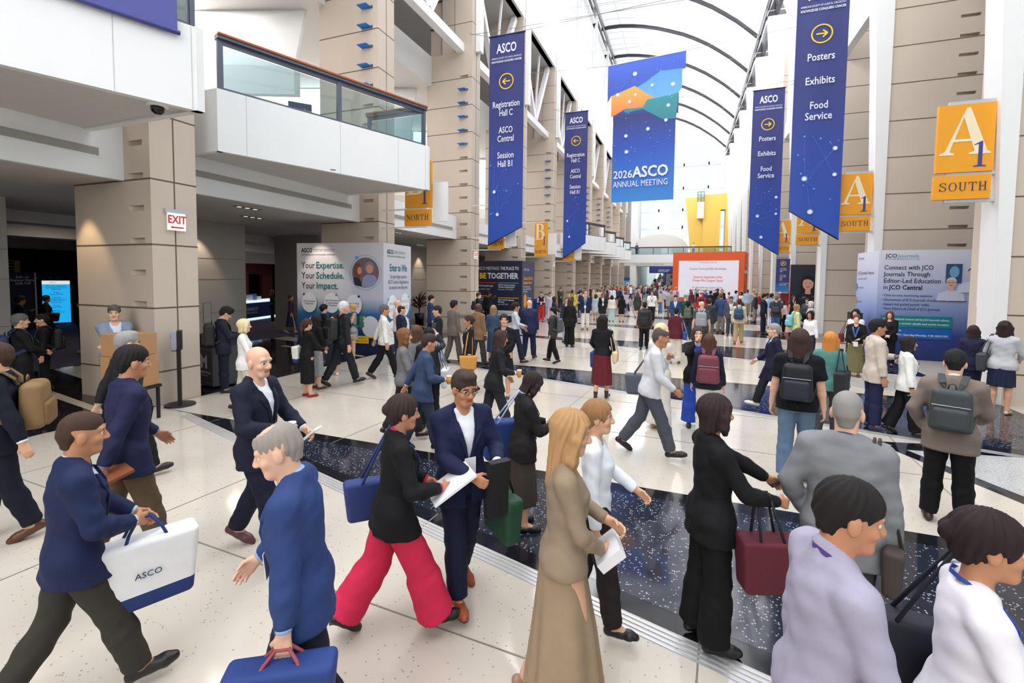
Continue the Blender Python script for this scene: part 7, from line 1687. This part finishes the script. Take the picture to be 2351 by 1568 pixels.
B = person('man in caramel brown jacket walking away from the camera', (-5.47, 11.76), 20.1, h=1.76, lod=1, seed=4, top=('jacket', (134, 100, 72), -0.18), bottom=('trousers', (62, 58, 60)), stride=0.5, hairstyle='bald', skin='dark')
B = person('bearded man with glasses in dark suit by the navy kiosk', (-8.82, 18.99), 60.1, h=1.82, lod=2, seed=5, top=('jacket', (40, 42, 48)), shirt=(226, 228, 236), bottom=('trousers', (36, 38, 44)), hairc=(70, 48, 38), hairstyle='short', glasses=True, beard=(96, 70, 56), skin='fair')
backpack(B,(30,32,38),'black backpack on the bearded man by the navy kiosk')
B = person('man in black shirt phoning in front of the navy kiosk', (-9.56, 21.75), 348.3, h=1.80, lod=2, seed=7, top=('sweater', (28, 28, 32)), bottom=('trousers', (26, 26, 30)), hairc=(24, 20, 20), arms=('ear', 'down'), skin='brown')
B = person('woman with long dark blonde hair in blue floral dress', (-5.40, 12.68), 340.9, h=1.68, lod=2, seed=8, sex='f', top=('dress', (62, 84, 116), -0.02), bottom=('midi', (60, 82, 114), 0.21), hairc=(156, 124, 88), hairstyle='long', skin='fair')
B = person('woman in white top with black coat and mustard bag', (-4.42, 9.04), 235.9, h=1.66, lod=1, seed=9, sex='f', top=('jacket', (34, 32, 36)), shirt=(226, 228, 234), bottom=('skirt', (60, 50, 50)), hairc=(60, 40, 34), hairstyle='tied', skin='tan', stride=0.4)
tote(B,-1,(206,150,72),'mustard yellow bag of the woman in white top',w=.36,hgt=.30,d=.12,x=.26,y=.05,top_z=-.05)
B = person('dark-haired woman in black jacket walking right with a drink, centre left', (-2.78, 6.58), 57.9, h=1.68, lod=1, seed=11, sex='f', top=('jacket', (36, 36, 40)), bottom=('trousers', (40, 42, 50)), hairc=(62, 40, 36), hairstyle='long', stride=0.7, arms=('cup', 'fwd'), skin='tan', lean=8)
cup(B,'amber drink cup held by the woman in black jacket, centre left',1,(206,150,60))
B = person('smiling young woman in black dress with blue lanyard', (-3.53, 8.86), 173.3, h=1.75, lod=1, seed=13, sex='f', top=('dress', (26, 26, 30), -0.02), bottom=('skirt', (28, 28, 32), 0.21), shoe=('sneaker', (40, 66, 84)), sole=(230, 230, 230), hairc=(30, 22, 22), hairstyle='tied', lanyard=(60, 116, 190), badge=True, arms=('clasp', 'clasp'), skin='light', head=(-12, 0, 0))
B = person('bald man in navy suit walking away by the navy kiosk', (-4.47, 13.28), 359.4, h=1.83, lod=2, seed=14, top=('jacket', (38, 46, 84), -0.16), bottom=('trousers', (34, 40, 72)), shoe=('shoe', (46, 30, 30)), stride=0.5, hairstyle='bald', skin='fair', build=1.1)
B = person('dark-haired woman in silver blouse left of the bald man in navy suit', (-4.67, 12.61), 64.7, h=1.78, lod=1, seed=15, sex='f', top=('blouse', (196, 200, 212)), bottom=('trousers', (34, 38, 62)), hairc=(38, 26, 26), hairstyle='tied', stride=0.6, skin='tan', arms=('carry', 'fwd'))
B = person('man in charcoal jacket with grey bag walking left in mid hall', (-3.69, 13.15), 269.3, h=1.63, lod=2, seed=16, top=('jacket', (62, 60, 60), -0.14), bottom=('trousers', (24, 24, 28)), shoe=('shoe', (26, 26, 30)), stride=0.5, hairc=(24, 20, 20), skin='light')
backpack(B,(84,84,90),'grey backpack on the man in charcoal jacket')
B = person('woman in black trouser suit with long brown hair, mid hall', (-4.00, 16.50), 8.4, h=1.77, lod=2, seed=1, sex='f', top=('blazer', (24, 24, 28), -0.2), bottom=('flare', (22, 22, 26)), shoe=('heel', (26, 26, 30)), hairc=(56, 38, 36), hairstyle='long', skin='light')
B = person('man in dark jacket and pale jeans facing the woman in black suit', (-4.39, 17.70), 181.1, h=1.78, lod=2, seed=2, top=('jacket', (42, 50, 76)), bottom=('jeans', (150, 176, 206)), shirt=(180, 196, 220), hairc=(90, 66, 52), skin='fair', arms=('down', 'wave'))
B = person('woman in sleeveless black top and bright red trousers with phone', (-7.85, 25.42), 164.8, h=1.73, lod=2, seed=3, sex='f', top=('sleeveless', (26, 26, 32)), bottom=('trousers', (224, 44, 40)), shoe=('shoe', (40, 40, 50)), hairc=(60, 42, 38), hairstyle='bun', arms=('phone', 'phone'), badge=True, skin='fair')
phone(B,'red phone of the woman in red trousers',1,(200,40,44))
tote(B,1,(40,56,96),'navy tote of the woman in red trousers',w=.34,hgt=.34,d=.12,strap_to='arm',x=.06,top_z=.2)
B = person('man in lilac suit beside the red trousers', (-7.67, 26.59), 168.9, h=1.68, lod=2, seed=6, top=('shirt', (196, 190, 216), -0.14), bottom=('trousers', (206, 198, 226)), hairc=(90, 70, 60), skin='light')
B = person('man in navy blazer and white trousers carrying a small blue bag', (-4.63, 22.28), 174.3, h=1.86, lod=2, seed=7, top=('jacket', (30, 40, 74), -0.15), shirt=(90, 130, 186), bottom=('trousers', (226, 220, 210)), shoe=('shoe', (96, 80, 66)), stride=0.3, hairc=(170, 160, 150), hairstyle='short', badge=True, skin='fair')
tote(B,1,(50,80,130),'small blue and white bag carried by the man in white trousers',w=.26,hgt=.28,d=.10,strap_to='hand',x=.02,top_z=.05,base=(226,228,232))
B = person('man in bright yellow jacket with black straps', (-6.64, 27.94), 348.6, h=1.80, lod=2, seed=9, top=('jacket', (232, 208, 52), -0.12), bottom=('jeans', (60, 80, 120)), hairc=(60, 46, 40), skin='tan')
backpack(B,(40,40,44),'small black backpack on the bright yellow jacket',w=.22,hgt=.34)
B = person('man in pink shirt with black backpack next to the yellow jacket', (-6.44, 29.52), 351.7, h=1.80, lod=2, seed=11, top=('shirt', (232, 200, 206)), bottom=('trousers', (40, 44, 60)), hairc=(64, 62, 64), skin='fair')
backpack(B,(30,32,36),'black backpack on the pink shirt')
B = person('dark-haired woman in navy jacket in profile left of the yellow jacket', (-5.64, 20.27), 69.5, h=1.68, lod=2, seed=13, sex='f', top=('jacket', (40, 42, 58)), bottom=('trousers', (36, 36, 44)), hairc=(40, 30, 30), hairstyle='mid', skin='light', arms=('bent', 'down'))
B = person('man in brown jacket with white folder against the pier edge', (-9.62, 36.39), 160.2, h=1.78, lod=3, seed=14, top=('jacket', (84, 76, 66)), bottom=('trousers', (60, 60, 66)), hairc=(50, 36, 32), skin='fair', arms=('clasp', 'clasp'))
B = person('woman in pale blue dress with long dark hair in the far crowd', (-5.19, 27.95), 4.5, h=1.59, lod=2, seed=15, sex='f', top=('dress', (176, 194, 214), -0.02), bottom=('pencil', (176, 194, 214)), hairc=(60, 40, 36), hairstyle='long', skin='tan')
B = person('woman in black coat and glasses facing camera in the far crowd', (-4.54, 26.59), 160.3, h=1.72, lod=2, seed=16, sex='f', top=('jacket', (34, 34, 38), -0.2), shirt=(200, 204, 214), bottom=('skirt', (40, 40, 46)), hairc=(110, 72, 50), hairstyle='bob', skin='tan', badge=True)
B = person('woman in cream jumper and mint trousers walking away', (-4.12, 27.26), 353.4, h=1.56, lod=2, seed=0, sex='f', top=('sweater', (236, 230, 214)), bottom=('wide', (176, 210, 200)), hairc=(30, 24, 24), hairstyle='mid', skin='light')
B = person('woman in short black dress walking away in the far crowd', (-3.56, 27.34), 354.6, h=1.60, lod=2, seed=1, sex='f', top=('dress', (24, 24, 28)), bottom=('skirt', (24, 24, 28), 0.2), hairc=(20, 18, 20), hairstyle='long', skin='light')
B = person('woman with auburn hair in black and white tweed jacket', (-3.00, 30.57), 358.4, h=1.68, lod=2, seed=2, sex='f', top=('jacket', (60, 58, 60), -0.2), bottom=('skirt', (54, 52, 54), 0.2), hairc=(120, 60, 44), hairstyle='mid', skin='fair')
B = person('grey-haired man in pale grey suit near the orange wall edge', (-1.03, 31.46), 8.1, h=1.81, lod=2, seed=3, top=('jacket', (158, 156, 150), -0.15), bottom=('trousers', (110, 100, 88)), hairc=(150, 146, 140), skin='fair')
tote(B,1,(34,36,42),'black briefcase of the man in pale grey suit',w=.40,hgt=.30,d=.12,strap_to='hand',x=.02,top_z=.03,name='briefcase')
B = person('man with glasses in blue suit and pale blue shirt before the orange wall', (-0.54, 23.56), 178.7, h=1.76, lod=2, seed=5, top=('jacket', (44, 70, 122)), shirt=(190, 210, 236), bottom=('trousers', (44, 66, 116)), hairc=(24, 20, 20), skin='light', badge=True)
B = person('man in green t-shirt and green cap before the orange wall', (-0.10, 23.95), 3.8, h=1.78, lod=2, seed=6, top=('tee', (52, 86, 72)), bottom=('trousers', (120, 104, 88)), hairc=(66, 44, 32), cap=(80, 150, 126), skin='fair')
B = person('person in red hooded top with striped backpack before the orange wall', (0.77, 29.60), 5.5, h=1.76, lod=2, seed=7, top=('hoodie', (206, 32, 40)), bottom=('trousers', (190, 186, 180)), cap=(206, 30, 40), hairc=(24, 20, 20), skin='light')
backpack(B,(36,40,44),'black and white backpack on the red hooded top',pocket=(210,214,210))
B = person('woman with long black hair and olive backpack before the orange wall', (0.03, 20.78), 4.1, h=1.64, lod=2, seed=9, sex='f', top=('sweater', (44, 52, 52)), bottom=('trousers', (46, 52, 70)), hairc=(28, 22, 22), hairstyle='long', skin='light')
backpack(B,(92,100,84),'olive backpack on the woman with long black hair')
B = person('man in black suit talking beside the orange wall centre', (1.45, 34.01), 42.4, h=1.78, lod=2, seed=11, top=('jacket', (30, 32, 40)), bottom=('trousers', (26, 26, 30)), hairc=(24, 20, 20), skin='tan')
B = person('man in grey suit and tie standing against the orange wall', (2.11, 39.98), 185.0, h=1.80, lod=3, seed=12, top=('jacket', (70, 74, 84)), shirt=(220, 224, 232), bottom=('trousers', (60, 62, 70)), hairc=(24, 20, 20), skin='light', tie=(40, 40, 50))
B = person('man in dark navy suit right of the tie man by the orange wall', (2.55, 40.43), 7.6, h=1.80, lod=3, seed=13, top=('jacket', (34, 38, 58)), bottom=('trousers', (34, 38, 58)), hairc=(24, 20, 20), skin='light')
B = person('man in blue blazer and grey trousers with green bag walking away', (1.48, 23.87), 17.5, h=1.88, lod=2, seed=14, top=('jacket', (50, 70, 122), -0.16), bottom=('trousers', (136, 130, 122)), shoe=('shoe', (96, 50, 36)), hairc=(90, 66, 54), skin='fair')
tote(B,-1,(40,96,76),'green bag slung on the man in blue blazer',w=.40,hgt=.34,d=.16,x=.24,y=-.12,top_z=.25)
B = person('bearded man in grey suit facing camera with white badge', (1.83, 22.83), 184.6, h=1.78, lod=2, seed=16, top=('jacket', (76, 78, 84), -0.15), shirt=(206, 212, 222), bottom=('trousers', (62, 64, 72)), shoe=('shoe', (120, 60, 40)), hairc=(60, 42, 36), beard=(50, 36, 32), badge=True, skin='tan')
B = person('man in light blue shirt leaning in by the orange wall corner', (3.17, 37.27), 65.0, h=1.78, lod=3, seed=0, top=('shirt', (176, 196, 230)), bottom=('trousers', (60, 64, 84)), hairc=(24, 20, 20), skin='tan', lean=10)
B = person('dark-haired woman in white by the orange wall corner', (3.67, 37.73), 235.6, h=1.68, lod=3, seed=1, sex='f', top=('blouse', (224, 224, 230)), bottom=('trousers', (40, 42, 50)), hairc=(24, 20, 20), hairstyle='mid', skin='light')
B = person('laughing woman in black jacket right of the orange wall', (4.36, 41.03), 206.1, h=1.72, lod=3, seed=2, sex='f', top=('jacket', (28, 28, 32)), shirt=(230, 230, 236), bottom=('trousers', (26, 26, 30)), hairc=(40, 28, 26), hairstyle='long', skin='fair', lanyard=(236, 236, 240))
B = person('grey-haired man in dark suit right of the orange wall', (3.81, 31.20), 287.0, h=1.80, lod=2, seed=3, top=('jacket', (56, 62, 82)), bottom=('trousers', (150, 140, 128)), hairc=(120, 114, 110), skin='fair')
B = person('man with black hair in plum jacket behind the navy suit profile', (4.44, 31.20), 198.1, h=1.76, lod=2, seed=4, top=('jacket', (70, 56, 90)), bottom=('trousers', (60, 60, 70)), hairc=(24, 20, 20), skin='brown')
B = person('man in dark suit and blue shirt raising a hand by the left grey column', (-19.04, 7.86), 12.4, h=1.76, lod=2, seed=5, top=('jacket', (32, 34, 44)), shirt=(96, 124, 160), bottom=('trousers', (30, 32, 40)), hairc=(40, 30, 28), hairstyle='full', arms=('down', 'wave'), skin='tan')
B = person('woman in dark clothes striding with a big black bag before the cyan totem', (-20.97, 9.34), 22.0, h=1.71, lod=2, seed=6, sex='f', top=('sweater', (44, 44, 52)), bottom=('crop', (30, 32, 46)), shoe=('shoe', (26, 26, 30)), hairc=(60, 36, 30), hairstyle='tied', stride=0.8, skin='tan')
tote(B,1,(30,30,34),'big black bag of the woman before the cyan totem',w=.50,hgt=.30,d=.14,x=.26,y=.05,top_z=.20)
B = person('person in black with black backpack standing behind the black coat man', (-12.24, 5.38), 203.7, h=1.65, lod=1, seed=8, top=('sweater', (24, 24, 28)), bottom=('trousers', (22, 22, 26)), hairc=(24, 20, 20), skin='light')
backpack(B,(26,26,30),'black backpack with small red mark behind the black coat man')
B = person('person in cream top with dark backpack under the Join or Renew panel', (-38.24, 16.43), 313.2, h=1.70, lod=3, seed=10, top=('sweater', (206, 186, 160)), bottom=('trousers', (50, 50, 60)), hairc=(60, 36, 30), hairstyle='bun', sex='f', skin='light')
B = person('bearded man with dark hair at the left end of the navy panel', (-35.72, 14.67), 92.3, h=1.76, lod=3, seed=11, top=('shirt', (200, 190, 180)), bottom=('trousers', (50, 50, 60)), hairc=(24, 20, 20), beard=(40, 30, 26), skin='light')
B = person('blonde woman at the left end of the navy panel', (-28.90, 11.87), 102.3, h=1.64, lod=2, seed=12, sex='f', top=('blouse', (70, 70, 84)), bottom=('trousers', (50, 50, 60)), hairc=(180, 140, 90), hairstyle='mid', skin='fair')
B = person('bald man in the group left of the cyan totem', (-38.12, 16.86), 83.9, h=1.78, lod=3, seed=13, top=('shirt', (210, 160, 90)), bottom=('trousers', (60, 60, 70)), hairstyle='bald', skin='light')
B = person('person in black standing between the totem and the nearest pier', (-17.74, 8.74), 206.2, h=1.64, lod=2, seed=14, top=('sweater', (30, 32, 40)), bottom=('trousers', (28, 30, 40)), hairc=(24, 20, 20), skin='tan', shoe=('shoe', (150, 110, 70)))
B = person('woman in black with brown hair at the blue help booth counter', (-20.29, 18.15), 39.8, h=1.75, lod=2, seed=15, sex='f', top=('sweater', (30, 30, 34)), bottom=('trousers', (30, 30, 36)), shoe=('flat', (214, 190, 150)), hairc=(90, 56, 36), hairstyle='mid', arms=('bent', 'bent'), skin='tan')
B = person('woman with black backpack leaning on the blue help booth counter', (-23.02, 21.27), 282.7, h=1.66, lod=2, seed=16, sex='f', top=('sleeveless', (190, 190, 194)), bottom=('trousers', (30, 32, 38)), hairc=(24, 20, 20), hairstyle='tied', skin='tan', arms=('bent', 'bent'))
backpack(B,(26,28,30),'black backpack at the blue help booth counter')
B = person('man in navy jacket from behind at the right of the help booth', (-31.12, 29.87), 318.8, h=1.82, lod=3, seed=1, top=('jacket', (36, 42, 72)), bottom=('trousers', (40, 42, 60)), hairc=(120, 90, 66), hairstyle='buzz', skin='light')
B = person('blurred woman in plum top and navy skirt walking by the blue kiosk edge', (-15.94, 15.20), 53.6, h=1.68, lod=2, seed=2, sex='f', top=('blouse', (84, 56, 84)), bottom=('midi', (48, 58, 100), 0.2), shoe=('sneaker', (226, 226, 230)), hairc=(120, 84, 60), hairstyle='tied', skin='light', stride=0.6)
B = person('woman in black waiting beyond the right side of the blue kiosk', (-17.47, 27.03), 55.1, h=1.72, lod=2, seed=3, sex='f', top=('sweater', (40, 40, 46)), bottom=('trousers', (34, 34, 40)), hairc=(110, 60, 44), hairstyle='mid', skin='light', arms=('phone', 'down'))
B = person('dark-haired man far beyond the blue suit, against the tan pier', (-11.87, 20.60), 55.0, h=1.80, lod=2, seed=4, top=('shirt', (150, 150, 160)), bottom=('trousers', (60, 60, 66)), hairc=(24, 20, 20), skin='tan')
CROWD = [
(-4.17,53.71),
(-3.62,54.73),
(-6.79,51.94),
(-2.43,62.34),
(-7.68,44.23),
(-7.71,62.96),
(-1.80,34.55),
(-2.19,55.78),
(-7.06,33.56),
(-3.42,35.20),
(-6.74,41.95),
(-8.31,50.17),
(-4.28,64.17),
(-3.51,56.69),
(-3.70,57.51),
(-4.12,43.29),
(-5.51,41.50),
(-5.77,35.60),
(-8.59,40.76),
(-7.88,56.29),
(-0.97,42.98),
(-7.75,45.31),
(-7.61,35.22),
(-0.79,39.57),
(-3.12,49.55),
(-6.73,60.08),
(-7.32,56.82),
(-7.46,48.57),
(-6.51,42.98),
(-5.62,65.74),
(-6.54,47.59),
(-7.62,69.60),
(-7.72,54.56),
(-6.22,55.25),
(-4.96,49.77),
(-2.97,65.06),
(-6.81,38.70),
(-6.15,40.02),
(-1.35,67.79),
(-6.67,68.16),
(-4.47,36.84),
(-8.22,68.62),
(-6.26,59.07),
(-6.08,63.48),
(-2.75,43.86),
(-7.93,41.45),
(-8.44,42.96),
(-4.23,35.24),
(-6.87,46.65),
(-2.99,37.87),
(-1.83,54.62),
(-7.22,34.30),
(-8.42,66.68),
(-1.73,68.62),
(-3.87,60.03),
(-5.47,69.98),
(-7.86,53.21),
(-1.38,66.31),
(-1.38,59.04),
(-5.15,58.35),
(-4.51,62.25),
(-2.48,47.15),
(-7.78,60.76),
(-8.31,55.25),
(-3.89,41.52),
(-1.76,51.40),
(-2.58,67.06),
(-6.09,33.42),
(-4.27,65.99),
(-5.40,57.64),
(-6.65,48.94),
(-2.89,44.71),
(-5.89,39.26),
(-5.51,64.05),
(-5.57,62.29),
(-8.41,38.03),
(-4.14,33.91),
(-2.43,57.24),
(-1.89,40.38),
(-3.94,39.61),
(-1.60,39.63),
(-5.93,45.79),
(-1.77,52.26),
(-2.58,60.98),
(-7.33,49.78),
(-4.91,54.05),
(-1.53,63.28),
(-2.31,59.55),
(-6.51,66.30),
(-3.34,62.26),
(-5.46,66.67),
(-3.21,61.42),
(2.18,36.20),
(3.95,36.45),
(1.34,41.52),
(0.27,37.04),
(4.70,39.45),
(4.72,36.60),
(0.72,39.69),
(3.01,39.66),
(1.21,38.67),
(4.15,42.30),
(0.65,41.96),
(2.46,38.90),
(0.20,39.04),
(2.12,38.22),
]
STAIR_CROWD = [
(-5.32,102.83),
(-1.58,91.11),
(-2.33,88.55),
(-5.31,93.45),
(-2.80,95.73),
(-4.49,102.87),
(-5.77,105.54),
(-5.67,100.25),
(-5.02,92.75),
(-3.60,98.48),
(-4.38,97.92),
(-3.60,91.83),
(-3.04,100.71),
(-1.96,102.68),
(-1.93,93.58),
(-2.52,107.45),
(-1.70,95.58),
(-4.69,110.15),
(-5.19,111.96),
(-5.08,105.44),
(-4.98,90.33),
(-2.06,98.12),
(-2.27,91.02),
(-4.25,104.45),
(-6.21,92.82),
(-2.82,109.87),
(-3.72,106.20),
(-5.34,89.69),
(-5.76,88.90),
(-2.01,111.77),
(-1.57,90.29),
(-5.98,110.84),
(-4.63,99.21),
(-3.24,88.32),
(-2.72,108.26),
(-5.38,98.89),
(-2.53,97.73),
(-5.30,91.96),
(-1.74,107.24),
(-3.24,100.10),
(-2.50,106.67),
(-1.73,109.12),
(-2.61,89.69),
(-6.25,96.54),
(-3.04,102.98),
(-5.12,110.67),
(-2.94,101.67),
(-3.58,97.35),
(-1.20,103.41),
(-1.30,88.55),
(-3.16,105.73),
(-4.99,97.64),
(-1.37,101.63),
(-3.18,89.41),
(-3.61,102.35),
]
# ---- the distant crowd
_rnd = random.Random(21)
_tops = [('navy', NAVC := (34, 40, 72)), ('black', (28, 28, 32)), ('charcoal', (66, 66, 72)), ('white', (232, 232, 236)), ('pale blue', (168, 190, 222)), ('grey', (140, 140, 146)), ('red', (176, 40, 44)), ('teal', (80, 130, 136)), ('beige', (206, 188, 160)), ('burgundy', (100, 40, 52)), ('royal blue', (46, 76, 150)), ('brown', (104, 80, 64)), ('lilac', (188, 176, 206)), ('pink', (222, 170, 180))]
_bots = [('dark trousers', ('trousers', (34, 34, 42))), ('navy trousers', ('trousers', (36, 42, 70))), ('grey trousers', ('trousers', (120, 118, 118))), ('blue jeans', ('jeans', (84, 110, 150))), ('khaki trousers', ('trousers', (170, 150, 116))), ('a black skirt', ('skirt', (30, 30, 34))), ('white trousers', ('trousers', (224, 220, 214)))]
_hair = [('black', (22, 20, 22)), ('brown', (74, 50, 38)), ('grey', (150, 148, 146)), ('blond', (196, 160, 108)), ('auburn', (116, 64, 42))]
_used = set()
for i, (x, y) in enumerate(CROWD):
    while True:
        t, b, hh, rel = _rnd.choice(_tops), _rnd.choice(_bots), _rnd.choice(_hair), _rnd.choice((0, 180, 90, 270))
        key = (t[0], b[0], hh[0], rel)
        if key not in _used: break
    _used.add(key); fem = 'skirt' in b[0] or _rnd.random() < .4
    way = {0: 'seen from behind', 180: 'facing the camera', 90: 'turned right', 270: 'turned left'}[rel]
    person('far figure with %s hair in %s top and %s, %s' % (hh[0], t[0], b[0], way), (x, y), math.degrees(math.atan2(x, y)) + rel + _rnd.uniform(-25, 25), h=_rnd.uniform(1.58, 1.72) if fem else _rnd.uniform(1.7, 1.86), sex='f' if fem else 'm', skin=_rnd.choice(('fair', 'light', 'tan', 'brown')), hairc=hh[1], hairstyle=_rnd.choice(('long', 'mid', 'bob')) if fem else 'short', top=(_rnd.choice(('jacket', 'shirt')) if not fem else _rnd.choice(('sweater', 'jacket')), t[1]), bottom=b[1], stride=_rnd.choice((0, .3, .6)), lod=3, group='crowd far down the hall', seed=i)
q = MB()
for i in range(26): q.box(-7.2, -.6, 87 + i, 113.5, .0 + .105 * i, .105 * (i + 1))
struct('floor_stairs', q, M_lightgrey)
for i, (x, y) in enumerate(STAIR_CROWD):
    t = _rnd.choice(_tops + [('white', (236, 236, 238))] * 4 + [('navy', (34, 40, 72))] * 2); fem = _rnd.random() < .5
    person('tiny %s-topped figure in the packed crowd on the distant stairs' % t[0], (x, y, .105 * (int(y - 87) + 1)), _rnd.choice((0, 180)) + _rnd.uniform(-30, 30), h=_rnd.uniform(1.6, 1.85), sex='f' if fem else 'm', skin=_rnd.choice(('fair', 'light', 'tan', 'brown')), hairc=_rnd.choice(_hair)[1], top=('sweater', t[1]), bottom=_rnd.choice(_bots[:5])[1], stride=.4, lod=3, group='crowd on the distant stairs', seed=i)
for x, lab, c in ((-7.6, 'person in blue leaning on the left end of the bridge railing', (50, 70, 120)), (.6, 'person in pale top standing at the right part of the bridge railing', (190, 200, 216))):
    person(lab, (x, 74.3, 6.3), 180, h=1.75, top=('shirt', c), bottom=('trousers', (50, 60, 90)), lod=3)
